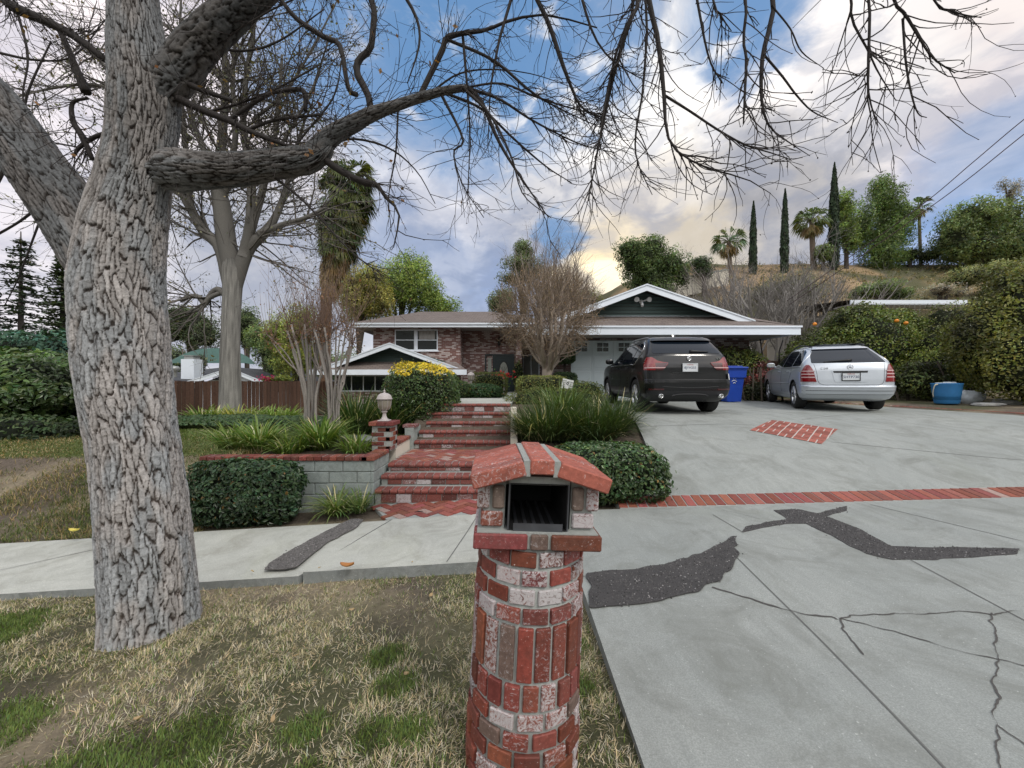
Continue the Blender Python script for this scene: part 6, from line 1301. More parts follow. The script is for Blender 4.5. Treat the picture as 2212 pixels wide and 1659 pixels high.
    m = MB(); p = c.rear(np.array(.905), np.array(.80), .012); q = c.rear(np.array(.945), np.array(.80), .012); z0, z1 = .74, .87; A, B = c.rear(np.array(.88), np.array(z0), .015), c.rear(np.array(.955), np.array(z0), .015); m.add([A, B, B+[-.02, 0, z1-z0], A+[-.02, 0, z1-z0]], [[0, 1, 2, 3]]); m.build('sticker', M['plate'], t, True)
suv()
def wagon():
    t = thing('parked_wagon', 'silver station wagon parked at an angle at the right of the driveway', 'car', (7.93, 8.98, float(z_drive(8.2, 9.9))-.003)); t.rotation_euler = (R(1.1), 0, R(-21.9)); t.scale = (1.05, 1.03, 1.15)
    c = Car([(.21, .76, .36, 4.30), (.27, .815, .14, 4.45), (.36, .85, .04, 4.52), (.44, .862, .012, 4.54), (.505, .866, .0, 4.54), (.53, .866, .008, 4.54), (.545, .862, .05, 4.53), (.66, .866, .062, 4.50), (.78, .862, .08, 4.40), (.85, .852, .09, 4.22), (.895, .842, .10, 3.95), (.93, .832, .115, 3.55), (.955, .825, .125, 3.32), (1.0, .808, .15, 3.22), (1.08, .772, .265, 3.04), (1.18, .725, .43, 2.80), (1.27, .68, .575, 2.54), (1.335, .64, .69, 2.32), (1.38, .60, .80, 2.12), (1.41, .54, .94, 1.92), (1.428, .45, 1.10, 1.75), (1.436, .32, 1.28, 1.6)], 3.4, .40, .75)
    zs = np.unique(np.concatenate([c.r[:, 0], np.linspace(.21, 1.436, 40)])); m = MB(); c.body(m, zs); b = m.build('body', M['silver'], t, True); ax = (.93, 3.66); cut(b, [(s*.78, y, .315) for s in (-1, 1) for y in ax], .345, .24)
    for s in (-1, 1):
        for y in ax: wheel(t, (s*.848, y, .308), .308, .22, s, 5, .205)
        gl = [[(.955, 2.06, 3.20), (1.06, 2.03, 2.94), (1.16, 2.0, 2.70), (1.25, 1.96, 2.42), (1.315, 1.92, 2.12)], [(.955, 1.20, 2.0), (1.10, 1.14, 1.97), (1.22, 1.10, 1.93), (1.325, 1.08, 1.84)], [(.965, .50, 1.14), (1.05, .50, 1.09), (1.18, .62, 1.04), (1.27, .72, 1.02), (1.32, .84, 1.01)]]
        for g in gl: m = MB(); c.pside(m, g, s, .005); m.build('side_window', M['carglass'], t, True)
        m = MB(); seam(c, m, ((3.3, .93), (2.1, .932), (1.2, .935), (.46, .945)), 's', s, .009, .005, 26); seam(c, m, ((.46, .945), (.44, 1.05), (.58, 1.22), (.84, 1.345), (1.3, 1.37), (1.9, 1.35), (2.3, 1.27), (2.7, 1.15), (3.22, .95)), 's', s, .009, .005, 40); m.build('window_trim', M['alloy'], t, True)
        m = MB()
        for l in (((2.03, .93), (2.04, .7), (2.02, .36)), ((1.17, .93), (1.14, .80), (1.26, .66), (1.32, .5)), ((3.14, .93), (3.16, .6), (3.10, .36)), ((1.32, .30), (2.1, .29), (3.2, .30))): seam(c, m, l, 's', s, .0035)
        m.build('door_seam', M['trim'], t, True); m = MB(); seam(c, m, ((1.30, .565), (2.2, .56), (3.3, .555)), 's', s, .014, .002, 24); m.build('rub_strip', M['silver'], t, True)
        for y in (1.40, 2.28): m = MB(); m.tube([c.side(np.array(y+d), np.array(.85), s, o)[()] for d, o in ((-.09, .004), (-.08, .03), (.08, .03), (.09, .004))], .013, 6); m.build('door_handle', M['silver'], t, True)
        m = MB(); p = c.side(np.array(2.98), np.array(.97), s, 0); core(m, p+np.array([s*.13, 0, .06]), (.105, .05, .066), k=1.0, lump=0, p=3, nu=16, nv=10); m.tube([p, p+np.array([s*.08, 0, .03])], .028, 6, 0, (1, 1, 1)); mo = m.build('mirror', M['silver'], t, True); m = MB(); m.box(p+np.array([s*.05, -.055, .015]), p+np.array([s*.21, -.048, .105]), 0, None, .003); m.build('mirror_glass', M['blind'], mo, True)
        m = MB(); y = np.linspace(.86, 2.2, 14); P = c.side(y, np.interp(y, [.86, 1.4, 2.2], [1.375, 1.385, 1.335]), s, 0); P[:, 0] *= .985; P[:, 2] += .062*np.sin(np.linspace(0, np.pi, 14))**.35; m.tube(P, .015, 6); m.build('roof_rail', M['trim'], t, True)
        f = lambda R_: [(z, a, b_) if s > 0 else (z, -b_, -a) for z, a, b_ in R_]
        m = MB(); c.prear(m, f([(.615, .615, .86), (.70, .635, .86), (.80, .655, .855), (.88, .675, .83), (.94, .70, .80), (.975, .725, .77)]), .014, 18, 14); tl = m.build('tail_light', M['redlens'], t, True); m = MB()
        for z in (.70, .765, .83): c.prear(m, f([(z, .645, .855), (z+.022, .648, .855)]), .019, 16, 3)
        m.build('light_bar', M['clear'], tl, True)
        m = MB(); seam(c, m, [(s*x, z) for x, z in ((.64, .985), (.605, .80), (.585, .62), (.50, .555), (.3, .55), (0, .549))], 'r', n=24); m.build('tailgate_seam', M['trim'], t, True)
    m = MB(); c.prear(m, [(1.01, -.665, .665), (1.03, -.672, .672), (1.15, -.635, .635), (1.30, -.56, .56), (1.335, -.53, .53)], .006, 26, 12); m.build('rear_window', M['carglass'], t, True); m = MB(); c.prear(m, [(1.325, -.545, .545), (1.365, -.51, .51)], .05, 24, 4, 0, .06); m.build('spoiler', M['silver'], t, True)
    m = MB(); x = np.linspace(-.46, .06, 8); m.tube(c.rear(x, np.interp(x, [-.46, .06], [1.035, 1.065]), .03), [.009, .01, .012, .014, .016, .02, .026, .028], 6); m.build('rear_wiper', M['trim'], t, True)
    m = MB(); seam(c, m, ((-.85, .43), (0, .43), (.85, .43)), 'r', r=.006, n=30); seam(c, m, ((-.84, .355), (0, .355), (.84, .355)), 'r', r=.005, n=30); m.build('bumper_groove', M['trim'], t, True); m = MB(); c.prear(m, [(.505, -.85, .85), (.535, -.845, .845)], .012, 30, 4); m.build('bumper_lip', M['silver'], t, True)
    m = MB(); c.prear(m, [(.605, -.27, .27), (.63, -.29, .29), (.83, -.335, .335), (.845, -.33, .33)], .006, 20, 6); pr = m.build('plate_recess', M['silver'], t, True); m = MB(); c.prear(m, [(.80, -.30, .30), (.838, -.31, .31)], .012, 20, 3); m.build('recess_shadow', M['trim'], pr, True)
    plate(t, c, .645, .795, .155, '5HTP730', M['trim'], .02, (M['plate'], M['plateblue']))
    m = MB(); p = c.rear(np.array(0.), np.array(.915), .014); a = np.linspace(0, 2*np.pi, 33); m.tube(np.stack([.05*np.cos(a), 0*a, .05*np.sin(a)], -1)+p, .006, 6, cap=False)
    for k in range(3): q = np.pi/2+k*2*np.pi/3; m.tube([p, p+np.array([.048*math.cos(q), 0, .048*math.sin(q)])], [.009, .003], 5)
    m.build('emblem', M['chrome'], t, True); p = c.rear(np.array(-.47), np.array(.895), .012); text('badge', 'C 240', .055, M['alloy'], t, p, Matrix.Rotation(R(-5), 4, 'Z')@Matrix.Rotation(R(90), 4, 'X'), .004)
wagon()
# ---------------------------------------------------------------- bin, tub and stones
def binn():
    t = thing('recycling_bin', 'blue wheeled recycling bin with white logo beside the black car', 'bin', (7.22, 12.75, float(z_drive(7.2, 12.7)))); m = MB()
    def fr(z, hx, hy): return [(x*hx, y*hy, z) for x, y in ((-1, -1), (1, -1), (1, 1), (-1, 1))]
    m.grid(np.array([fr(.02, .22, .25), fr(.55, .26, .29), fr(.80, .285, .32), fr(.805, .325, .36), fr(1.06, .335, .375), fr(1.065, .35, .40), fr(1.10, .35, .40)]), 0, False, closeu=True); m.f.append((np.array([[0, 1, 2, 3]])+m.n-28, 0, False)); m.build('bin_body', M['blueplastic'], t, True)
    m = MB(); m.obox((0, -.01, 1.13), (.375, .42, .025), np.array([[1, 0, 0], [0, .999, .03], [0, -.03, .999]]), 0, None, .02); m.obox((0, .06, 1.165), (.30, .30, .02), None, 0, None, .015); m.tube([(-.3, .44, 1.10), (.3, .44, 1.10)], .02, 6); m.build('lid', M['blueplastic'], t, True)
    for s in (-1, 1): m = MB(); m.lathe([(0, -.05), (.10, -.05), (.135, -.035), (.135, .02), (.1, .035), (0, .03)], (s*.29, .20, .135), 22, 0, None, True, np.array([[0, 1, 0], [0, 0, 1], [s, 0, 0]], float)); m.build('wheel', M['rubber'], t, True)
    m = MB()
    for p in (((-.03, .62), (.02, .70), (.07, .62)), ((-.06, .56), (.02, .60), (.10, .55)), ((-.02, .50), (.04, .52), (.06, .49))): m.tube([(x-.05, -.303-(z-.55)*.03-.004, z+.12) for x, z in p], .012, 4)
    m.build('logo', M['plate'], t, True)
binn()
def tub():
    p = at(2045, 872, 10.5); p[2] = float(ground(p[0], p[1])); p = p+np.array([0, 0, .02]); t = thing('plastic_tub', 'faded blue plastic tub with rope handles on the bare edge of the driveway', 'tub', p); t.scale = (.78, .78, 1.12); m = MB(); m.lathe([(0, .02), (.29, .0), (.31, .02), (.36, .30), (.385, .47), (.40, .49), (.385, .50), (.37, .48), (.33, .1), (0, .06)], k=32); m.build('tub_body', M['tubblue'], t, True)
    for s in (-1, 1): m = MB(); m.tube(spline(np.array([(s*.37, -.06, .47), (s*.47, -.05, .45), (s*.46, .02, .28 if s < 0 else .40), (s*.40, .06, .16 if s < 0 else .47)]), 10), .016, 6); m.build('rope_handle', M['yellow'], t, True)
    m = MB(); m.obox((.02, -.05, .565), (.14, .09, .03), rotz(.3), 0, None, .02); m.obox((-.12, .05, .545), (.10, .06, .03), rotz(-.5), 0, None, .02); tag(m.build('folded_rags', M['paleblue']), 'pale folded rags heaped on the blue tub', 'rags'); bpy.data.objects['folded_rags'].location = p
    def rock(name, lab, q, r, mat, s): m = MB(); core(m, q, r, k=1.0, s=s, lump=.35, p=2.6, nu=22, nv=12); tag(m.build(name, M[mat]), lab, 'stone' if mat == 'stone' else 'sack')
    g = lambda x, y: float(ground(x, y))
    q = p+np.array([.95, .05, 0]); rock('pale_sack', 'slumped pale grey sack behind the stones', (q[0], q[1]+.3, g(q[0], q[1])+.16), (.36, .26, .20), 'paleblue', 3)
    rock('flat_stone', 'flat dark slab of stone in front of the blue tub', (p[0]+.42, p[1]-.55, g(p[0]+.42, p[1]-.55)+.035), (.32, .2, .05), 'stone', 5); rock('flat_stone', 'low grey stone right of the pale sack', (p[0]+1.5, p[1]-.1, g(p[0]+1.5, p[1]-.1)+.05), (.30, .2, .11), 'stone', 6)
tub()
# brick edging on the right of the driveway
pts = spline(np.array([(13.1, 5.6), (12.3, 6.7), (11.55, 7.7), (11.3, 9.2), (10.55, 11.0), (9.75, 13.4), (9.45, 15.0)]), 90); rc = []
for i in range(len(pts)-1): d = pts[i+1]-pts[i]; rc.append((tuple(pts[i]), .048, .1, math.atan2(d[1], d[0])))
pavers('brick_edging', rc, lambda x, y: z_drive(x, y)+.01, 'single row of bricks edging the right side of the driveway', .02)
# ---------------------------------------------------------------- second tree
def tree2():
    Y0 = 13.6; b = at(497, 885, Y0); t = thing('bare_street_tree', 'tall grey-barked tree with spreading limbs and a few brown leaves, behind the lawn', 'tree', b); m = MB()
    q = spline(pth([(497, 905, 58), (497, 870, 52), (497, 800, 48), (499, 700, 43), (502, 630, 44), (503, 585, 48), (501, 560, 36)], Y0), 70); th_ = np.linspace(0, 2*np.pi, 60, endpoint=False); D3 = np.stack([np.cos(th_)[None]+0*q[:, :1], np.sin(th_)[None]+0*q[:, :1], np.repeat(q[:, 2:3]*.35, 60, 1)], -1); bump_ = fbm(D3*2.2, 4, 3)-.5; f4 = fbm(D3*np.array([9, 9, 6.]), 4, 8); rr_ = q[:, 3:4]*(1+.13*bump_+.05*(f4-.5)); m.grid(np.stack([q[:, :1]+rr_*np.cos(th_), q[:, 1:2]+rr_*np.sin(th_), np.repeat(q[:, 2:3], 60, 1)], -1), 0, True, (np.array([.205, .198, .185])*(.25+1.5*f4)[..., None]*np.interp(q[:, 2], [q[-18, 2], q[-1, 2]], [1, .5])[:, None, None]), closeu=True); m.build('trunk', M['bark'], t)
    L = [[(502, 645, 34), (504, 600, 42), (490, 530, 45), (478, 450, 42), (468, 390, 34), (474, 320, 24), (483, 200, 18), (480, 83, 13), (478, -120, 8)], [(500, 645, 30), (493, 605, 32), (473, 533, 26), (440, 500, 24), (415, 455, 18), (408, 417, 15), (402, 330, 11), (390, 200, 7)], [(503, 645, 34), (509, 600, 40), (533, 535, 33), (566, 500, 26), (587, 467, 19), (605, 417, 15), (622, 350, 11), (650, 240, 7)],
         [(525, 555, 28), (540, 493, 24), (547, 417, 22), (538, 330, 18), (533, 260, 15), (545, 150, 11), (570, 10, 7)], [(535, 520, 24), (556, 450, 21), (568, 410, 18), (582, 350, 14), (600, 260, 10), (610, 120, 6)], [(560, 505, 18), (610, 483, 13), (653, 467, 10), (700, 440, 6)], [(470, 400, 18), (443, 327, 14), (412, 240, 11), (395, 120, 7), (400, -30, 5)],
         [(478, 440, 20), (500, 370, 17), (515, 290, 14), (512, 180, 10), (525, 40, 7)], [(490, 640, 14), (470, 625, 14), (450, 640, 13), (440, 655, 12), (425, 640, 11), (400, 640, 10), (385, 650, 8)], [(478, 632, 12), (455, 645, 11), (440, 668, 9), (410, 680, 6)], [(420, 470, 16), (370, 380, 13), (300, 260, 10), (230, 150, 7), (150, 60, 4)], [(410, 300, 12), (330, 230, 10), (220, 190, 8), (120, 200, 6), (20, 230, 4)], [(400, 420, 12), (320, 400, 9), (220, 420, 7), (100, 470, 4)],
         [(560, 380, 12), (620, 300, 9), (680, 200, 6), (720, 90, 4)], [(545, 260, 10), (620, 200, 8), (690, 90, 5), (740, 0, 3)], [(483, 180, 10), (420, 100, 7), (330, 30, 5), (260, -40, 3)]]
    src = []
    for l in L:
        q = spline(pth(l, Y0), 24); src.append(q); q2 = q.copy(); n_ = len(q); q2[:, 1] += np.linspace(0, 1, n_)*RNG.uniform(-.35, .35); q[:] = q2; mm = MB(); mm.tube(q[:, :3], q[:, 3], 10, 0, (.13, .124, .115)); mm.build('limb', M['bark'], t)
    tw = []
    def tws(src, n, lo, hi, r, up):
        lens = np.array([np.linalg.norm(np.diff(q[:, :3], axis=0), axis=1).sum() for q in src]); pr = lens/lens.sum(); new = []
        for _ in range(n):
            q = src[RNG.choice(len(src), p=pr)]; k = RNG.uniform(.25, 1.0)*(len(q)-1); i = min(int(k), len(q)-2); p = q[i, :3]; td = q[i+1, :3]-q[i, :3]; td /= np.linalg.norm(td)+1e-9; d = td+unit(1)[0]*1.1; d /= np.linalg.norm(d); Lg = RNG.uniform(lo, hi); P = [p]; rr = min(q[i, 3]*.6, r)
            for s_ in range(6): d = d+RNG.normal(0, .14, 3)+np.array([0, 0, up]); d /= np.linalg.norm(d); P.append(P[-1]+d*Lg/6)
            P = np.array(P); rad = rr*np.linspace(1, .4, 7); tw.append((P, rad)); new.append(np.hstack([P, rad[:, None]]))
        return new
    a = tws(src, 420, 1.0, 3.2, .035, .05); b2 = tws(a, 2300, .5, 1.7, .011, .0); c = tws(b2, 4200, .3, .9, .0055, -.06)
    m = MB(); tubes(m, np.array([x[0] for x in tw]), np.array([x[1] for x in tw]), 3, 0, (.115, .105, .095)); m.build('twigs', M['twig'], t)['kind'] = 'stuff'
    P = np.concatenate([x[:, :3][RNG.integers(1, 7, 2)] for x in c]); P = P+RNG.normal(0, .05, P.shape); m = MB(); leaves(m, P, unit(len(P)), RNG.uniform(.05, .12, len(P)), .7, tint(len(P), (.105, .10, .06), .5)); m.build('dry_leaves', M['leaf'], t)['kind'] = 'stuff'
tree2()
# ---------------------------------------------------------------- generic background trees
def gz(x, y): return float(ground(np.array(x), np.array(y)))
def crown(name, lab, px, py, Y, blobs, n, size, col, trunk=None, group=None, shell=.25, asp=.5, core_=.6, cat='tree', mat='leaf', lump=.55, hang=0.0, var=.4, trunkw=.25, s=0, tcol=(.06, .05, .042)):
    """blobs: (dx px, dy px, rx px, ry px) round the photo point, at distance Y"""
    c0 = at(px, py, Y); k = Y/F; cs = 1/math.sqrt(1+((px-CX)/F)**2); gx_, gy_ = c0[0], c0[1]; g = gz(gx_, gy_)
    t = thing(name, lab, cat, (gx_, gy_, g), 0, group); m = MB(); mc = MB(); tot = sum(b[2]*b[3] for b in blobs); tr = MB(); tr.tube(spline(np.array([[gx_, gy_, g-.3], [gx_+.03*trunkw, gy_, (g+c0[2])/2], [gx_, gy_, c0[2]+.2]]), 8), np.linspace(1, .45, 8)*trunkw, 7, 0, tcol)
    for i, b in enumerate(blobs):
        c = np.array([c0[0]+b[0]*k, Y+RNG.uniform(-.3, .3)*b[2]*k, c0[2]-b[1]*k]); r = np.array([b[2]*k*cs, b[2]*k*.9, b[3]*k]); ni = int(n*1.9*b[2]*b[3]/tot); P, N = blobpts(ni, c, r*1.06, shell*.75, s+i*3, lump, 2.0)
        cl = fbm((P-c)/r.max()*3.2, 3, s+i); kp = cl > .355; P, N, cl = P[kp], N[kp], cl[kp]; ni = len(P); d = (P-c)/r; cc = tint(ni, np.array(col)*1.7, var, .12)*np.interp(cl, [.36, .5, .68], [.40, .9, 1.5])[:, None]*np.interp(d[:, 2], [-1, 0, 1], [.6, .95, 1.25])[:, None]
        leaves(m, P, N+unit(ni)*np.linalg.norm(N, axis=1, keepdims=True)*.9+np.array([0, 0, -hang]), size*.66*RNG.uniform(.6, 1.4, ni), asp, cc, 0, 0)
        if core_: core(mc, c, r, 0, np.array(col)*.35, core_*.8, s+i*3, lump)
        tr.tube(spline(np.array([[gx_, gy_, (g+c0[2])/2], (np.array([gx_, gy_, c0[2]])+c)/2+[0, 0, -.2], c+[0, 0, r[2]*.3]]), 7), np.linspace(.6, .2, 7)*trunkw, 5, 0, tcol)
    tr.build('trunk', M['twig'], t); m.build('crown', M[mat], t)
    if core_: mc.build('dark_core', M['core'], t)
    return t
def cypress(lab, px, ytop, ybase, Y, wpx):
    p = at(px, ybase, Y); top = at(px, ytop, Y)[2]; g = min(gz(p[0], Y), p[2]); w = wpx/2*Y/F/math.sqrt(1+((px-CX)/F)**2); t = thing('cypress_tree', lab, 'tree', (p[0], Y, g), 0, 'slender cypresses on the hill'); h = top-g; n = 5200; u = RNG.uniform(0, 1, n)**.85; r = w*np.interp(u, [0, .06, .3, .7, .93, 1], [.75, 1, 1, .72, .28, .02])*(1+.25*(vnoise(np.stack([u*40, u*0, u*0+px], -1))-.5)); a = RNG.uniform(0, 6.283, n); rr = r*RNG.uniform(.65, 1.05, n)
    lean = .012*h*u; P = np.stack([p[0]+rr*np.cos(a)+lean, Y+rr*np.sin(a), g+u*h], -1); N = np.stack([np.cos(a), np.sin(a), .3+0*a], -1)+unit(n)*.5; c = tint(n, (.022, .036, .020), .45, .1)*np.interp(np.sin(a*3+u*25), [-1, 1], [.6, 1.3])[:, None]; m = MB(); leaves(m, P, N, .42*RNG.uniform(.5, 1.2, n), .35, c, 0, 0, np.array([0, 0, 1.])+0*P); m.build('foliage', M['needle'], t)
    uu = np.linspace(0, .97, 16); m = MB(); th = np.linspace(0, 6.283, 10, endpoint=False); rr = w*.68*np.interp(uu, [0, .06, .3, .7, .93, 1], [.7, 1, 1, .72, .25, .02]); m.grid(np.stack([p[0]+rr[:, None]*np.cos(th)+(.012*h*uu)[:, None], Y+rr[:, None]*np.sin(th), np.repeat((g+uu*h)[:, None], 10, 1)], -1), 0, True, (.008, .012, .007), closeu=True); m.build('dark_core', M['core'], t); m = MB(); m.tube([(p[0], Y, g-.2), (p[0], Y, g+h*.3)], .14, 6, 0, (.05, .04, .03)); m.build('trunk', M['twig'], t)
cypress('shortest of three slender cypresses, at the left behind the bare bushes', 1626, 437, 560, 42, 17); cypress('middle-sized slender cypress between the short one and the fan palm', 1694, 410, 575, 42, 19); cypress('tallest dark cypress, right of the round-headed palm', 1800, 353, 578, 43, 27)
def fans(m, hub, dirs, L, w, cols, nl=16, spread=2.1, droop=.3):
    """fan leaves: leaflets spread about each direction"""
    for h, d, c in zip(hub, dirs, cols):
        d = d/np.linalg.norm(d); s = np.cross(d, [0, 0, 1.0]); s = s/(np.linalg.norm(s)+1e-6) if np.linalg.norm(s) > .1 else np.array([1., 0, 0]); roll = RNG.uniform(-.6, .6); up = np.cross(s, d); s = s*math.cos(roll)+up*math.sin(roll); nrm = np.cross(s, d); a = np.linspace(-spread/2, spread/2, nl)+RNG.normal(0, .05, nl)
        e = d*np.cos(a)[:, None]+s*np.sin(a)[:, None]; l = L*(.75+.25*np.cos(a))*RNG.uniform(.85, 1.1, nl); mid = h+e*(l*.6)[:, None]; tip = h+e*l[:, None]+np.array([0, 0, -droop])*l[:, None]*.8; sd = np.cross(e, nrm)*(w*.5)
        V = np.stack([h+0*sd, mid+sd, tip, mid-sd], 1); m.add(V.reshape(-1, 3), (np.arange(nl)*4)[:, None]+np.arange(4)[None], 0, False, np.repeat(np.broadcast_to(c, (nl, 3))*RNG.uniform(.75, 1.2, (nl, 1)), 4, 0))
def palm(lab, px, ycrown, Y, rpx, n, trw, skirt=.25, group='fan palms on the hill', col=(.085, .11, .05), name='fan_palm', top=None):
    trw = trw*.62; c = at(px, ycrown, Y); g = gz(c[0], Y); k = rpx*Y/F; t = thing(name, lab, 'palm', (c[0], Y, g), 0, group); m = MB(); m.tube(spline(np.array([[c[0]+.25, Y, g-.2], [c[0]+.1, Y, (g+c[2])/2], [*c]]), 10), np.linspace(1.15, .9, 10)*trw, 9, 0, (.15, .12, .095)); m.build('trunk', M['bark'], t)
    d = unit(n); d[:, 2] = np.abs(d[:, 2])*1.2-.45; d /= np.linalg.norm(d, axis=1, keepdims=True); hub = c+d*k*.5; m = MB(); fans(m, hub, d+np.array([0, 0, -.10]), k*.62, k*.075, tint(n, col, .45), 9, 1.5, .55); tb = np.stack([np.broadcast_to(c, hub.shape), (c+hub)/2+[0, 0, .03*k], hub], 1); tubes(m, tb, np.full((n, 3), .018*k), 3, 0, (.10, .11, .05)); m.build('fronds', M['leaf'], t)
    ns = int(n*skirt*2); d = unit(ns); d[:, 2] = -np.abs(d[:, 2])-.9; d /= np.linalg.norm(d, axis=1, keepdims=True); m = MB(); fans(m, c+d*k*.35, d+np.array([0, 0, -.6]), k*.6, k*.06, tint(ns, (.21, .16, .085), .35), 10, 1.2, .3); m.build('dead_fronds', M['leaf'], t); return t
palm('squat dusty palm at the left end of the hilltop row', 1574, 522, 41, 36, 34, .35, .3); palm('large round-headed palm between two cypresses', 1753, 478, 43, 37, 36, .42, .35); palm('small palm standing right of the big pepper tree', 1985, 447, 46, 26, 26, .24, .3)
# near fan palm with a long skirt, behind the shrubs
def skirtpalm():
    Y = 22.0; top = at(752, 410, Y); bot = at(706, 640, Y); g = gz(bot[0], Y); t = thing('skirted_fan_palm', 'tall fan palm wrapped in a shaggy skirt of hanging dead fronds', 'palm', (bot[0], Y, g)); m = MB(); m.tube(spline(np.array([[bot[0]-.1, Y, g-.2], [*bot], [*((bot+top)/2)], [*top]]), 14), np.linspace(.34, .24, 14), 9, 0, (.14, .085, .055)); m.build('trunk', M['bark'], t)
    ax = lambda u: lerp(at(716, 590, Y), at(757, 390, Y), u); n = 330; u = RNG.uniform(.05, 1.05, n)**.8; C = np.array([ax(q) for q in u]); d = unit(n); d[:, 2] = d[:, 2]*.35-.35+.9*sstep(.75, 1.05, u); R_ = np.interp(u, [0, .3, .6, .85, 1.05], [.45, .95, 1.4, 1.55, 1.2])*RNG.uniform(.5, 1.0, n); d /= np.linalg.norm(d, axis=1, keepdims=True); k = u > .25; m = MB(); cc = tint(n, (.055, .072, .022), .5, .15); cc[::5] = tint(len(cc[::5]), (.11, .12, .03), .3)
    fans(m, (C+d*R_[:, None]*.72)[k], (d+np.array([0, 0, -.55]))[k], .85, .085, cc[k], 16, 2.0, .5); m.build('fronds', M['leaf'], t); n = 420; u = RNG.uniform(-.15, .75, n); C = np.array([ax(q) for q in u]); a = RNG.uniform(0, 6.28, n); R_ = np.interp(u, [-.15, .05, .3, .75], [.22, .5, .75, 1.0])*RNG.uniform(.5, 1, n); P = C+np.stack([np.cos(a)*R_, np.sin(a)*R_, 0*a], -1); m = MB(); fans(m, P, np.stack([np.cos(a)*.16, np.sin(a)*.16, -1+0*a], -1), .95, .05, tint(n, (.23, .16, .085), .45, .08), 8, .7, .2); m.build('dead_fronds', M['leaf'], t)
    m = MB(); core(m, ax(.62), (.75, .75, 2.1), 0, (.012, .014, .007), 1, 5, .2); core(m, ax(.12), (.38, .38, 1.3), 0, (.05, .035, .02), 1, 6, .2); m.build('dark_core', M['core'], t)
skirtpalm()
PEP = (.062, .088, .034)
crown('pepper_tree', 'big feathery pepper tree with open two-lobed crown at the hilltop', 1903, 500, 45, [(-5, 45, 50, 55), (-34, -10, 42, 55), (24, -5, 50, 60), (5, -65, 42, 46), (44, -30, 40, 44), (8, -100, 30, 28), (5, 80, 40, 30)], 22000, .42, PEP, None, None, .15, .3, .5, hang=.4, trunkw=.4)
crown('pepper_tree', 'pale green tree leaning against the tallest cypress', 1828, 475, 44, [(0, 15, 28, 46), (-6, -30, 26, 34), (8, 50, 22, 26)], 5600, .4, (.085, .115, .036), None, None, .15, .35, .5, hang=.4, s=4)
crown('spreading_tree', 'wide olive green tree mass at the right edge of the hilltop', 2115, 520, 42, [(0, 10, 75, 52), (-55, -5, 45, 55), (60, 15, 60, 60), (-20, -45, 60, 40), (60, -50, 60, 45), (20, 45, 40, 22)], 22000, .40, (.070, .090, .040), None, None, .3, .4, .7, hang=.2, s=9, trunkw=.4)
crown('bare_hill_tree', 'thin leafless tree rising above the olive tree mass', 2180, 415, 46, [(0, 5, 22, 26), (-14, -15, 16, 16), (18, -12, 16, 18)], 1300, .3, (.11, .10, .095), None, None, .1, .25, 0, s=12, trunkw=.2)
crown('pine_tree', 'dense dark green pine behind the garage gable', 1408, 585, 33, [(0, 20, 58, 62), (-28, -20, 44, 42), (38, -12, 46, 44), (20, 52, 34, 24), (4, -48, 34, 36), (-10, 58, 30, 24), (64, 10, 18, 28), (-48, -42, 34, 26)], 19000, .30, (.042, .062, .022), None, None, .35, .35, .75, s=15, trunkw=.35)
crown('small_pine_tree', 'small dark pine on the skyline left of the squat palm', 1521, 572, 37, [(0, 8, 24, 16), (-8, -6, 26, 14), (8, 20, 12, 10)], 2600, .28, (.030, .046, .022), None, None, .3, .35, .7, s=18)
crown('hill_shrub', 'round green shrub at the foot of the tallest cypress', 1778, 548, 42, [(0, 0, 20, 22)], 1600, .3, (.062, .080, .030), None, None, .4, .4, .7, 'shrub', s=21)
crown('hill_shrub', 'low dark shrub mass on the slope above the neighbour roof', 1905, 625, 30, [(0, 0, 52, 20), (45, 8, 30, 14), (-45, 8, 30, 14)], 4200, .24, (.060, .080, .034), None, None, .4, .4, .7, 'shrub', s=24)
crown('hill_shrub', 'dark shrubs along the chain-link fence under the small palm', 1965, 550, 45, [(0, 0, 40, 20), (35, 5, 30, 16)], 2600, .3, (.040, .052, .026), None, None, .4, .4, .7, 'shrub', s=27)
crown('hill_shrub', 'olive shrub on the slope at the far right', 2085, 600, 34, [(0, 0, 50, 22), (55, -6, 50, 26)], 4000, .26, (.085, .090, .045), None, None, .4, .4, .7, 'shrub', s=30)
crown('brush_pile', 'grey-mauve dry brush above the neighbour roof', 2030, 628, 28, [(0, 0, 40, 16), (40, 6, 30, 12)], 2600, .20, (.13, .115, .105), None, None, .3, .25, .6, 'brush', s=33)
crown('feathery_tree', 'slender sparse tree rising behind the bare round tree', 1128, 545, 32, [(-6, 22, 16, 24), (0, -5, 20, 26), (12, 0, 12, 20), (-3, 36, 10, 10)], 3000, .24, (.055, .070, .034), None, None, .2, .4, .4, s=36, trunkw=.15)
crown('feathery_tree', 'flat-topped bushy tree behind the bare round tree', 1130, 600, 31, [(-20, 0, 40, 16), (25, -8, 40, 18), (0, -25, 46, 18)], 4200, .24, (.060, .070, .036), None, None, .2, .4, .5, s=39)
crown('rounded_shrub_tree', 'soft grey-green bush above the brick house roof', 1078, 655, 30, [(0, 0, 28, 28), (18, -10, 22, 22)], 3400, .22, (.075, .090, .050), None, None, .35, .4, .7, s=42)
crown('rounded_shrub_tree', 'yellow-green bush showing beside the garage gable', 1270, 645, 29, [(0, 0, 36, 20), (-45, 6, 36, 22), (-85, -2, 30, 26)], 4200, .22, (.085, .090, .035), None, None, .35, .4, .7, s=45)
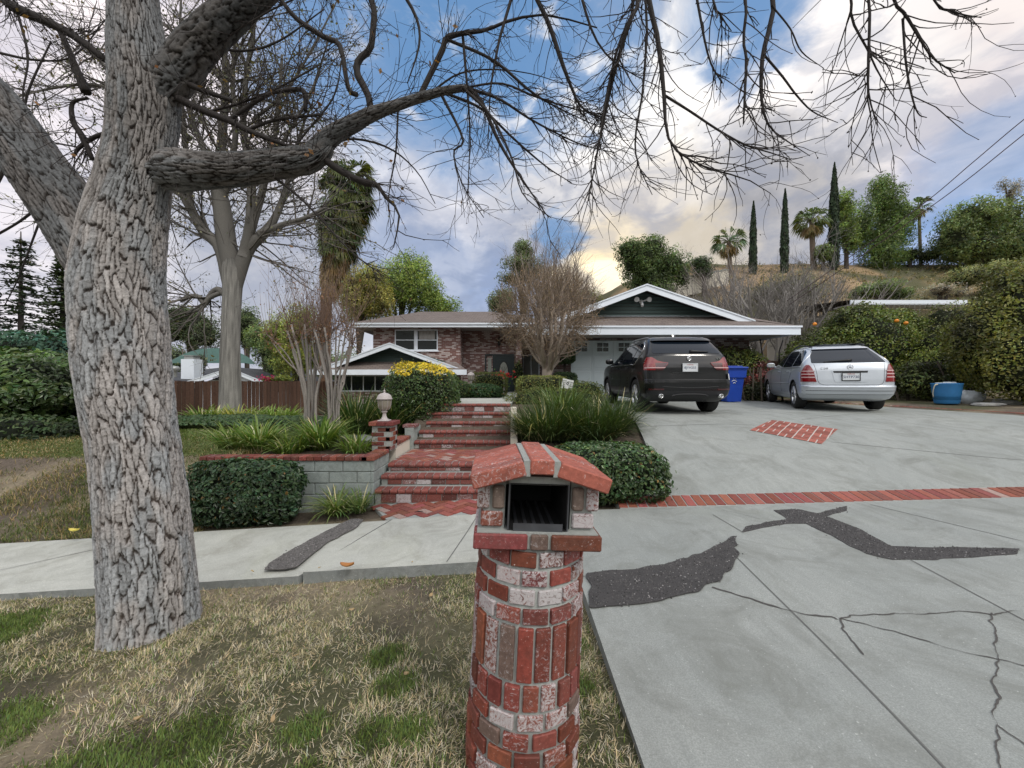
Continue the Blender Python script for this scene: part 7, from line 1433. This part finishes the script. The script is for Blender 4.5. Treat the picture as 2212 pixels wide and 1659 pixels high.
crown('leafy_tree', 'bright green airy tree behind the house roof', 865, 625, 33, [(15, 0, 62, 58), (-35, 5, 60, 52), (60, 20, 45, 50), (25, -40, 45, 44), (92, 42, 40, 32), (-75, 25, 45, 50)], 24000, .26, (.092, .122, .032), None, None, .12, .45, .35, s=48, trunkw=.25)
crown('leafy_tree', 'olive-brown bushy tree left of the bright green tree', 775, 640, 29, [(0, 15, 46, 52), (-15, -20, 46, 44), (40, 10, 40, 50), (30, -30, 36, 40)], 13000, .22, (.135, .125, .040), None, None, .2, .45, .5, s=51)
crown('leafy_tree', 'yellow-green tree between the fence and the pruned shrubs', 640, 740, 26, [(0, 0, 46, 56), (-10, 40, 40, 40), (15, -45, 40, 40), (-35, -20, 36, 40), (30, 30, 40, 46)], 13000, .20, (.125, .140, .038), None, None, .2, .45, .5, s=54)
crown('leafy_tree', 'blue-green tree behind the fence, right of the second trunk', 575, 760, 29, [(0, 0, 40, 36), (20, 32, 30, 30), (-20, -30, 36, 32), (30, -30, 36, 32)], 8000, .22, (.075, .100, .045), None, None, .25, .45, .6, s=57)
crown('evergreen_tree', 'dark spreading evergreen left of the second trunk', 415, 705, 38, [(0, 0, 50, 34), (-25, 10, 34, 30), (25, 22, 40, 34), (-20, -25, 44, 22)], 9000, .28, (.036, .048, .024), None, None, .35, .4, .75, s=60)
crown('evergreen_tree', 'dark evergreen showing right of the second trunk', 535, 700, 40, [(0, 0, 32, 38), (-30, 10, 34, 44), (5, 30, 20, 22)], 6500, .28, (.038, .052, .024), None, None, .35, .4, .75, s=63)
for i, (px, py, Y, rx, ry, lab) in enumerate(((60, 770, 60, 190, 55, 'far dark tree line at the left edge'), (300, 790, 62, 140, 45, 'far dark tree line behind the shade tree trunk'), (700, 800, 60, 130, 40, 'far dark tree line behind the pruned shrubs'), (1000, 790, 62, 140, 60, 'far dark tree line behind the house'))):
    crown('distant_trees', lab, px, py, Y, [(0, 0, rx*.5, ry), (-rx*.6, -8, rx*.45, ry*.8), (rx*.6, -6, rx*.45, ry*.85)], 5200, .6, (.045, .060, .034), None, None, .5, .5, .85, s=70+i)['kind'] = 'stuff'
# leafless grey bushes behind the garage
def barebush(lab, px, ybase, Y, hpx, spread, n, col, seed, name='leafless_bush', upr=.10):
    b = at(px, ybase, Y); g = min(gz(b[0], Y), b[2]); b[2] = g; h = (at(px, ybase-hpx, Y)[2]-g); t = thing(name, lab, 'bush', b, 0, 'leafless grey bushes behind the garage'); out = []
    for k in range(n):
        a = RNG.uniform(0, 6.28); el = RNG.uniform(*spread); d = np.array([math.cos(a)*math.cos(el), math.sin(a)*math.cos(el)*.6, math.sin(el)]); grow(b+RNG.normal(0, .15, 3)*[1, 1, 0], d, h*RNG.uniform(.5, .75), h*.016, 4, [dict(n=5, ang=34, lr=.62, rr=.6, wig=.10, up=upr, start=.3, pts=7), dict(n=5, ang=36, lr=.6, rr=.6, wig=.12, up=upr, pts=6), dict(n=5, ang=38, lr=.6, rr=.65, wig=.14, up=upr*.5, pts=5), dict(n=0, wig=.15, up=.0, pts=4)], out)
    m = MB(); put(m, out, (5, 4, 3, 3), 6, 0, col); m.build('branches', M['twig'], t); return t
GB = (.235, .22, .205)
barebush('grey leafless bush at the right end of the garage roof', 1665, 715, 19, 185, (.5, 1.4), 13, GB, 1); barebush('tall grey leafless bush below the squat palm', 1600, 690, 24, 165, (.6, 1.4), 12, GB, 2); barebush('dense grey leafless bush in front of the middle cypress', 1735, 690, 22, 150, (.4, 1.4), 12, GB, 3); barebush('hazy brown leafless bush below the shortest cypress', 1560, 650, 30, 120, (.6, 1.4), 8, (.26, .23, .215), 4)
barebush('upright leafless poplar shoots behind the house roof', 1215, 690, 26, 190, (1.15, 1.5), 17, (.26, .225, .20), 5, 'leafless_poplar', .25); barebush('low brown leafless bush beside the hill path', 1770, 660, 28, 75, (.3, 1.2), 7, (.14, .12, .10), 6)
crown('hill_shrub', 'dull olive shrub tangled in the leafless bushes', 1690, 625, 25, [(0, 0, 55, 30), (-50, 12, 40, 24), (55, 10, 40, 26)], 4600, .22, (.075, .075, .050), None, None, .3, .35, .55, 'shrub', s=81)
# ---------------------------------------------------------------- hill fence, block wall, wires
def hillfence():
    a, b = at(1780, 580, 46), at(2030, 566, 46); t = thing('chain_link_fence', 'chain-link fence with top rail along the crest of the slope', 'fence', (a[0], 46, a[2])); X = np.linspace(a[0], b[0], 9); zz = [gz(x, 45.9) for x in X]; m = MB(); m.tube([(x, 45.9, z+1.25) for x, z in zip(X, zz)], .035, 5); m.tube([(x, 45.9, z+.1) for x, z in zip(X, zz)], .02, 4); m.build('rail', M['galv'], t)
    for x, z in zip(X, zz): m = MB(); m.tube([(x, 45.9, z-.2), (x, 45.9, z+1.3)], .045, 5); m.build('post', M['galv'], t)
    m = MB(); xs = np.arange(a[0], b[0], .22)
    P1 = np.array([[(x, 45.9, gz(x, 45.9)+.1), (x+.55, 45.9, gz(x, 45.9)+.68), (x+1.1, 45.9, gz(x+1.1, 45.9)+1.22)] for x in xs]); P2 = P1.copy(); P2[:, :, 0] = P1[:, ::-1, 0]; tubes(m, np.concatenate([P1, P2]), np.full((2*len(xs), 3), .008), 3); m.build('wire_mesh', M['galv'], t)
hillfence()
def hillwall():
    t = thing('hill_block_wall', 'stepped pale block wall on the hillside below the small pine', 'wall', (20, 38, 10)); m = MB(); X0, X1 = at(1440, 0, 38)[0], at(1572, 0, 38)[0]; n = 9
    for i in range(n):
        x = X0+(X1-X0)*i/n; z = at(0, 606-i*2.6, 38)[2]; m.box((x, 37.8, z-1.8), (x+(X1-X0)/n-.02, 38.1, z))
    m.build('wall_face', M['cream'], t); m = MB()
    for i in range(n): x = X0+(X1-X0)*i/n; z = at(0, 606-i*2.6, 38)[2]; m.box((x, 37.75, z+.002), (x+(X1-X0)/n-.02, 38.15, z+.09))
    m.build('wall_cap', M['block'], t)
hillwall()
p = at(1500, 625, 33); m = MB(); m.tube([(p[0], 33, gz(p[0], 33)-.1), (p[0]+.05, 33, gz(p[0], 33)+1.6)], .05, 6); tag(m.build('stake', M['wood']), 'thin wooden stake standing in the dry hillside grass', 'stake')
for lab, A in (('upper sagging power cable running down to the garage roof', [(2300, 196, 9.0), (2212, 258, 9.6), (2100, 352, 10.6), (1995, 440, 11.8), (1850, 545, 14.0), (1700, 650, 17.5)]), ('lower sagging power cable running down to the garage roof', [(2300, 226, 9.0), (2212, 290, 9.6), (2100, 380, 10.6), (2010, 447, 11.6), (1850, 560, 14.0), (1705, 658, 17.5)])):
    m = MB(); m.tube(spline(np.array([at(*q) for q in A]), 40), .012, 5); tag(m.build('power_cable', M['wire']), lab, 'cable', 'power cables over the driveway')
# ---------------------------------------------------------------- right-hand greenery and neighbour
def citrus():
    c = (13.6, 14.8, .75); t = thing('orange_tree', 'dense glossy orange tree with a few ripe oranges behind the silver wagon', 'tree', (13.4, 14.6, gz(13.4, 14.6))); m = MB(); mc = MB()
    for i, (cx, cy, cz, rx, ry, rz_) in enumerate(((12.0, 15.0, .6, 1.5, 1.3, 1.5), (13.6, 14.6, 1.1, 1.9, 1.6, 1.75), (15.2, 15.0, .9, 1.7, 1.5, 1.7), (13.2, 14.8, 2.0, 1.1, 1.0, 1.0), (14.6, 15, 2.1, 1.2, 1.0, .9), (11.0, 14.6, -.0, .9, .9, 1.0))):
        n = 12000 if i < 3 else 5600; P, N = blobpts(n, (cx, cy, cz), (rx, ry, rz_), .7, 90+i, .35); cl = fbm(P*1.6, 3, 91); cc = tint(n, (.078, .098, .021), .4, .14)*np.interp(cl, [.3, .5, .7], [.35, .95, 1.6])[:, None]; leaves(m, P, N+unit(n)*1.0, .095*RNG.uniform(.6, 1.2, n), .5, cc, 0, .25); core(mc, (cx, cy, cz), (rx, ry, rz_), 0, (.010, .014, .005), .74, 90+i, .35)
    m.build('foliage', M['leafgloss'], t); mc.build('dark_core', M['core'], t); m = MB(); m.tube([(13.4, 14.8, gz(13.4, 14.8)-.1), (13.5, 14.8, 1)], .12, 7, 0, (.06, .05, .04)); m.build('trunk', M['twig'], t)
    for px, py, Y in ((1937, 693, 13.2), (1957, 698, 13.2), (1908, 776, 13.0), (1904, 781, 13.0), (1718, 716, 13.9), (1760, 700, 13.6)): m = MB(); core(m, at(px, py, Y), (.065, .065, .062), k=1, lump=.04, nu=14, nv=8); m.build('orange_fruit', M['orange'], t)
citrus()
def bigshrub(lab, blobs, n, size, col, s, name='tall_hedge_shrub'):
    c0 = blobs[0][:3]; t = thing(name, lab, 'shrub', (c0[0], c0[1], gz(c0[0], c0[1]))); m = MB(); mc = MB()
    for i, (cx, cy, cz, rx, ry, rz_) in enumerate(blobs):
        ni = int(n/len(blobs)); P, N = blobpts(ni, (cx, cy, cz), (rx, ry, rz_), .68, s+i, .35); kp = P[:, 2] > ground(P[:, 0], P[:, 1]); P, N = P[kp], N[kp]; ni = len(P); cl = fbm(P*1.9, 3, s); cc = tint(ni, col, .45, .12)*np.interp(cl, [.32, .5, .68], [.3, .9, 1.7])[:, None]; leaves(m, P, N+unit(ni)*.9, size*RNG.uniform(.6, 1.25, ni), .5, cc, 0, .25); core(mc, (cx, cy, cz), (rx, ry, rz_), 0, (.012, .015, .005), .74, s+i, .35)
    m.build('foliage', M['leafgloss'], t); mc.build('dark_core', M['core'], t)
    for k in range(5): m = MB(); q = np.array([c0[0]+RNG.normal(0, .4), c0[1]-.1+RNG.normal(0, .2), 0]); q[2] = gz(q[0], q[1]); m.tube([q, q+[RNG.normal(0, .2), 0, 1.2]], [.035, .02], 5, 0, (.05, .04, .03)); m.build('stem', M['twig'], t)
bigshrub('tall golden-green hedge shrub at the right edge above the stones', [(14.3, 10.3, 1.5, 1.6, 1.2, 1.9), (13.6, 10.0, .6, 1.5, 1.0, 1.15), (15.2, 10.8, 2.1, 1.4, 1.2, 1.5), (14.9, 9.6, .4, 1.5, 1.0, 1.1), (16.2, 10.4, 1.8, 1.4, 1.2, 1.9), (13.3, 10.7, 1.15, 1.1, .9, 1.35), (14.4, 10.6, 2.35, 1.3, 1.1, 1.2)], 60000, .08, (.100, .104, .025), 100)
bigshrub('bright green loose shrub behind the blue tub', [(14.6, 13.0, .75, 1.2, .9, 1.2), (16.0, 14.0, 1.7, 1.5, .9, 1.3), (13.7, 12.4, .35, .9, .7, .8), (15.8, 13.3, .6, 1.1, .9, 1.2)], 17000, .075, (.115, .135, .030), 110)
bigshrub('low dark shrub right of the silver wagon', [(12.7, 11.8, .15, .8, .6, .62), (11.9, 12.6, .1, .7, .6, .6)], 4200, .09, (.060, .075, .025), 114)
bigshrub('trimmed pale green hedge between the black car and the bin', [(8.1, 14.4, .55, .75, .5, .85), (9.0, 14.6, .60, .6, .5, .75)], 4200, .08, (.085, .105, .026), 120)
bigshrub('dark red-leaved shrub behind the recycling bin', [(8.95, 13.7, .15, .45, .4, .72), (8.6, 13.6, -.1, .4, .3, .5)], 2600, .08, (.085, .022, .022), 124)
bigshrub('tangled dark green shrub at the nose of the silver wagon', [(8.5, 13.4, -.3, .45, .35, .45), (9.35, 14.1, -.1, .45, .35, .55)], 2400, .07, (.045, .050, .022), 128)
def gate():
    t = thing('side_gate', 'weathered brown board gate at the side of the garage', 'gate', (10.4, 15.8, -.45)); m = MB()
    for i in range(5): m.box((9.95+i*.20, 15.8, -.5), (10.135+i*.20, 15.83, .95+.01*(i % 2)), 0, np.array([.10, .065, .05])*random.uniform(.7, 1.2))
    m.build('board_panel', M['fence'], t); m = MB(); m.box((9.86, 15.74, -.5), (9.94, 15.86, 1.02)); m.box((10.96, 15.74, -.5), (11.04, 15.86, 1.02)); m.build('post', M['wood'], t); m = MB()
    m.box((9.95, 15.77, .6), (10.95, 15.799, .7)); m.build('rail', M['wood'], t)
gate()
for i, (px, py0, py1) in enumerate(((1648, 775, 733), (1625, 770, 745), (1683, 760, 735))):
    a, b = at(px, py0, 15.4), at(px+(-6, -8, 8)[i], py1, 15.4); m = MB(); m.tube([(a[0], a[1], -.45), a, b], .022, 5); tag(m.build('bare_cane', M['twig']), ('tall pale bare cane beside the gate', 'thin bare cane left of the red-leaved shrub', 'slanting bare cane above the gate')[i], 'cane')
def neighbour_right():
    t = thing('neighbour_house', 'cream neighbour house with white flat eave and hanging icicle lights behind the orange tree', 'house', (22, 19, .3)); m = MB(); Y = 18.5; x0, x1 = 16.3, 21.9; m.box((x0+.6, Y+1.0, -.6), (x1+5, Y+7, 3.75)); w = m.build('wall', M['cream'], t); fixnormals(w)
    m = MB(); zt = at(0, 648, Y)[2]; m.box((x0, Y, zt-.22), (x1, Y+.06, zt)); m.build('fascia', M['white'], t); m = MB(); m.add([(x0, Y, zt+.003), (x1, Y, zt+.003), (x1, Y+8, zt+.9), (x0, Y+8, zt+.9)], [[0, 1, 2, 3]]); m.build('roof', M['roof'], t); m = MB(); m.box((x0, Y+.06, zt-.26), (x1, Y+1.0, zt-.2)); m.build('soffit', M['soffit'], t)
    m = MB(); rs = random.Random(3)
    for i in range(22): x = x0+.3+i*.25; l = rs.choice([.12, .2, .3, .45]); m.tube([(x, Y-.02, zt-.2), (x, Y-.02, zt-.2-l)], .010, 4)
    m.tube([(x0, Y-.03, zt-.17), (x1, Y-.03, zt-.17)], .008, 4); m.build('icicle_lights', M['bulb'], t)
    m = MB(); m.box((18.0, Y+.94, .8), (19.6, Y+1.02, 2.2)); f = m.build('window', M['white'], t); m = MB(); m.box((18.08, Y+.92, .88), (19.52, Y+.939, 2.12)); m.build('pane', M['glass'], f)
neighbour_right()
m = MB(); m.box((13.2, 14.0, -.7), (19.5, 14.15, .35)); t_ = tag(m.build('garden_wall', M['cream']), 'pale stucco garden wall glimpsed behind the shrubs by the blue tub', 'wall')
# ---------------------------------------------------------------- left: hedge, conifers, fence, neighbour
def blockhedge(name, lab, c, r, n, size, col, s, mat='leaf', p=4.0, topcol=None, lump=.45):
    c = np.array(c); r = np.array(r); t = thing(name, lab, 'hedge', (c[0], c[1], c[2]-r[2])); m = MB(); P, N = blobpts(n, c, r, .70, s, lump, p); cl = fbm(P*1.3, 3, s); d = (P-c)/r; cc = tint(n, col, .45, .12)*np.interp(cl, [.32, .5, .66], [.3, .9, 1.6])[:, None]*np.interp(d[:, 2], [-1, -.2, .3, 1], [.45, .6, 1, 1.5])[:, None]; leaves(m, P, N/np.linalg.norm(N, axis=1, keepdims=True)+unit(n)*.8+[0, 0, .2], size*RNG.uniform(.6, 1.25, n), .5, cc, 0, .25); m.build('foliage', M[mat], t); m = MB(); core(m, c, r, 0, (.008, .012, .006), .74, s, lump, p); m.build('dark_core', M['core'], t)
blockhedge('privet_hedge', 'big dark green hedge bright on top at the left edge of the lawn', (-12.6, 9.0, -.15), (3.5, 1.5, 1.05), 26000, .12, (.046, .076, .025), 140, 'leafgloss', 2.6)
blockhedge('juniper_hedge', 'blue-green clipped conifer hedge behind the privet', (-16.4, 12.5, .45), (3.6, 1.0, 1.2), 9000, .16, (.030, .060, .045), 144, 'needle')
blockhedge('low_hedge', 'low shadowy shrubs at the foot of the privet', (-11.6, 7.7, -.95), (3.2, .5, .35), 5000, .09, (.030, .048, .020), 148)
def conifer(lab, px, ytop, Y, wpx, col, s, tiers=26):
    top = at(px, ytop, Y); g = gz(top[0], Y); h = top[2]-g; W_ = wpx/2*Y/F; t = thing('conifer_tree', lab, 'tree', (top[0], Y, g), 0, 'conifers beyond the hedge'); m = MB(); m.tube([(top[0], Y, g-.2), (top[0], Y, top[2])], [.28, .03], 7, 0, (.06, .05, .045)); br = []; P = []; N = []
    for k in range(tiers):
        u = .08+.9*k/tiers; rad = W_*(1-u)**.8+.15
        for j in range(9):
            a = RNG.uniform(0, 6.28); L = rad*RNG.uniform(.65, 1.1); e = np.array([math.cos(a), math.sin(a), 0]); q = np.array([top[0], Y, g+u*h+RNG.uniform(-.1, .1)]); S = np.array([q, q+e*L*.5+[0, 0, -.02*L], q+e*L+[0, 0, -.10*L]]); br.append(S); nn = int(26*L/W_)+8; v = RNG.uniform(.2, 1, nn); P.append(q+e*(v*L)[:, None]+np.array([0, 0, -.1])*(v*v*L)[:, None]+RNG.normal(0, 1, (nn, 3))*[.16, .16, .07]); N.append(np.tile([0, 0, 1.], (nn, 1))+unit(nn)*.6)
    tubes(m, np.array(br), np.full((len(br), 3), .025), 3, 0, (.05, .045, .04)); m.build('trunk', M['twig'], t); P = np.concatenate(P); N = np.concatenate(N); m = MB(); leaves(m, P, N, .34*RNG.uniform(.6, 1.3, len(P)), .4, tint(len(P), col, .45, .1)); m.build('foliage', M['needle'], t)
conifer('tallest layered conifer at the far left', 45, 500, 27, 190, (.036, .052, .040), 1); conifer('fuller green conifer just left of the shade tree trunk', 135, 540, 25, 120, (.044, .060, .034), 2, 30)
def woodfence():
    t = thing('board_fence', 'dark brown vertical board fence behind the lawn', 'fence', (-13, 17, -1.3)); A, B = np.array([-17.5, 15.4]), np.array([-8.0, 18.6]); L = np.linalg.norm(B-A); u = (B-A)/L; n = int(L/.15); m = MB(); Mx = np.array([[u[0], u[1], 0], [-u[1], u[0], 0], [0, 0, 1]])
    for i in range(n):
        q = A+u*(i+.5)*L/n; zt = .14+.012*(q[0]+17)+random.uniform(-.015, .015)-.012*(i*.15); m.obox((q[0]+random.uniform(-.004, .004), q[1]+random.uniform(-.008, .008), (zt-2.2)/2), (L/n/2-.006, .012, (zt+2.2)/2), Mx, 0, np.array([.115, .065, .046])*random.uniform(.65, 1.25))
    m.build('board_panel', M['fence'], t)
    for i in range(5): q = A+u*L*(i+.3)/5; m = MB(); m.obox((q[0]-u[1]*.06, q[1]+u[0]*.06, -1.1), (.05, .05, 1.15), Mx, 0, (.06, .035, .025)); m.build('post', M['fence'], t)
woodfence()
def neighbour_left():
    t = thing('neighbour_house', 'low white gabled neighbour house with charcoal roof and white chimney behind the fence', 'house', (-19, 27, -1.8)); Y = 26.0; pk = at(497, 795, Y); lo = at(405, 824, Y); hi = at(585, 830, Y); m = MB(); m.prism([(lo[0]+.5, -2.2), (hi[0]-.5, -2.2), (hi[0]-.5, hi[2]-.1), (pk[0], pk[2]-.15), (lo[0]+.5, lo[2]-.1)], 1, Y+.6, Y+8); w = m.build('wall', M['white'], t); fixnormals(w)
    m = MB(); m.add([(lo[0]-6, Y-1.0, lo[2]-.05), (pk[0]-4.6, Y+6, pk[2]+.35), (pk[0], Y, pk[2]), (lo[0], Y, lo[2]), (pk[0], Y+9, pk[2]+.02), (hi[0], Y, hi[2]), (hi[0]+1.5, Y+9, hi[2])], [[0, 1, 2, 3]]); m.f.append((np.array([[2, 5, 6, 4]])+m.n-7, 0, False)); m.f.append((np.array([[1, 4, 2]])+m.n-7, 0, False)); m.build('roof', M['darkroof'], t)
    rake('rake_board', [(lo[0], lo[2]), (pk[0], pk[2]), (hi[0], hi[2])], Y-.06, .26, .05, t); m = MB()
    for i in range(7): q = at(454, 807+i*2.2, Y); m.box((q[0]-.25, Y+.54, q[2]-.02), (q[0]+.25, Y+.59, q[2]+.02))
    m.build('gable_vent', M['trim'], t); ch = at(410, 785, 27); m = MB(); m.box((ch[0]-.45, 26.8, -.3), (ch[0]+.45, 27.6, at(0, 776, 27)[2])); c = m.build('chimney', M['white'], t); m = MB(); z = at(0, 776, 27)[2]; m.box((ch[0]-.32, 26.9, z+.001), (ch[0]+.32, 27.5, z+.22)); m.box((ch[0]-.38, 26.85, z+.225), (ch[0]+.38, 27.55, z+.27)); m.build('chimney_cap', M['galv'], c)
    v = at(377, 800, 25.6); m = MB(); m.lathe([(.0, .3), (.22, .27), (.30, .15), (.27, 0), (.16, -.08), (.15, -.45)], v, 14); m.build('roof_vent', M['galv'], t)
neighbour_left()
def net():
    t = thing('shade_net', 'sagging green shade netting spread over a frame behind the white chimney', 'netting', at(460, 800, 33)); m = MB(); u = np.linspace(0, 1, 22); v = np.linspace(0, 1, 6); UU, VV = np.meshgrid(u, v); a, b = at(372, 780, 33), at(552, 780, 33); zt = at(0, 752, 33)[2]; zb = at(0, 786, 33)[2]; prof = np.sin(np.pi*np.clip(UU*1.02, 0, 1))**.55; Z = zb+(zt-zb)*prof*VV**.8-.10*np.abs(np.sin(UU*17))*VV*(1-VV)*2; m.grid(np.stack([a[0]+(b[0]-a[0])*UU, 33-1.2*(1-VV)+0*UU, Z], -1)); m.build('net_sheet', M['net'], t)
    for i in range(4): x = a[0]+(b[0]-a[0])*(i+.5)/4; m = MB(); m.tube([(x, 33, gz(x, 33)), (x, 33, zt-.1)], .04, 5); m.build('post', M['wood'], t)
net()
crown('flowering_shrub', 'low shrub with magenta flowers showing over the fence', 592, 821, 20, [(-14, 0, 16, 7), (14, -2, 22, 8)], 1000, .16, (.10, .12, .03), None, None, .3, .5, .6, 'shrub', s=152)
m = MB(); P = at(578, 817, 19.8)+RNG.normal(0, 1, (70, 3))*[.28, .15, .08]; leaves(m, P, unit(70), .12, .7, tint(70, (.42, .03, .13), .3, .03)); m.build('magenta_petals', M['leaf'], bpy.data.objects['flowering_shrub'])
crown('columnar_shrub', 'dark upright shrub beside the white chimney', 435, 783, 28, [(0, 0, 12, 16)], 900, .2, (.030, .046, .024), None, None, .4, .4, .8, 'shrub', s=155)

# dry brush and eroded patches on the slope
n = 1500; X = RNG.uniform(6, 50, n); Y = RNG.uniform(27, 46, n); k = n2(X, Y, .18, 3, 61) > .42; X, Y = X[k], Y[k]; n = len(X); Z = ground(X, Y); sz = RNG.uniform(.15, .55, n); P = np.repeat(np.stack([X, Y, Z], -1), 14, 0)+RNG.normal(0, 1, (n*14, 3))*np.repeat(sz, 14)[:, None]*[.6, .6, .35]+[0, 0, .12]; m = MB()
cc = np.repeat(np.where(RNG.uniform(0, 1, (n, 1)) < .55, [[.20, .155, .085]], [[.085, .09, .045]]), 14, 0)*RNG.uniform(.5, 1.5, (n*14, 1)); leaves(m, P, unit(len(P))+[0, -.3, .5], RNG.uniform(.12, .3, len(P)), .4, cc); tag(m.build('dry_brush', M['leaf']), 'scrubby dry brush scattered over the hillside', 'brush', kind='stuff')
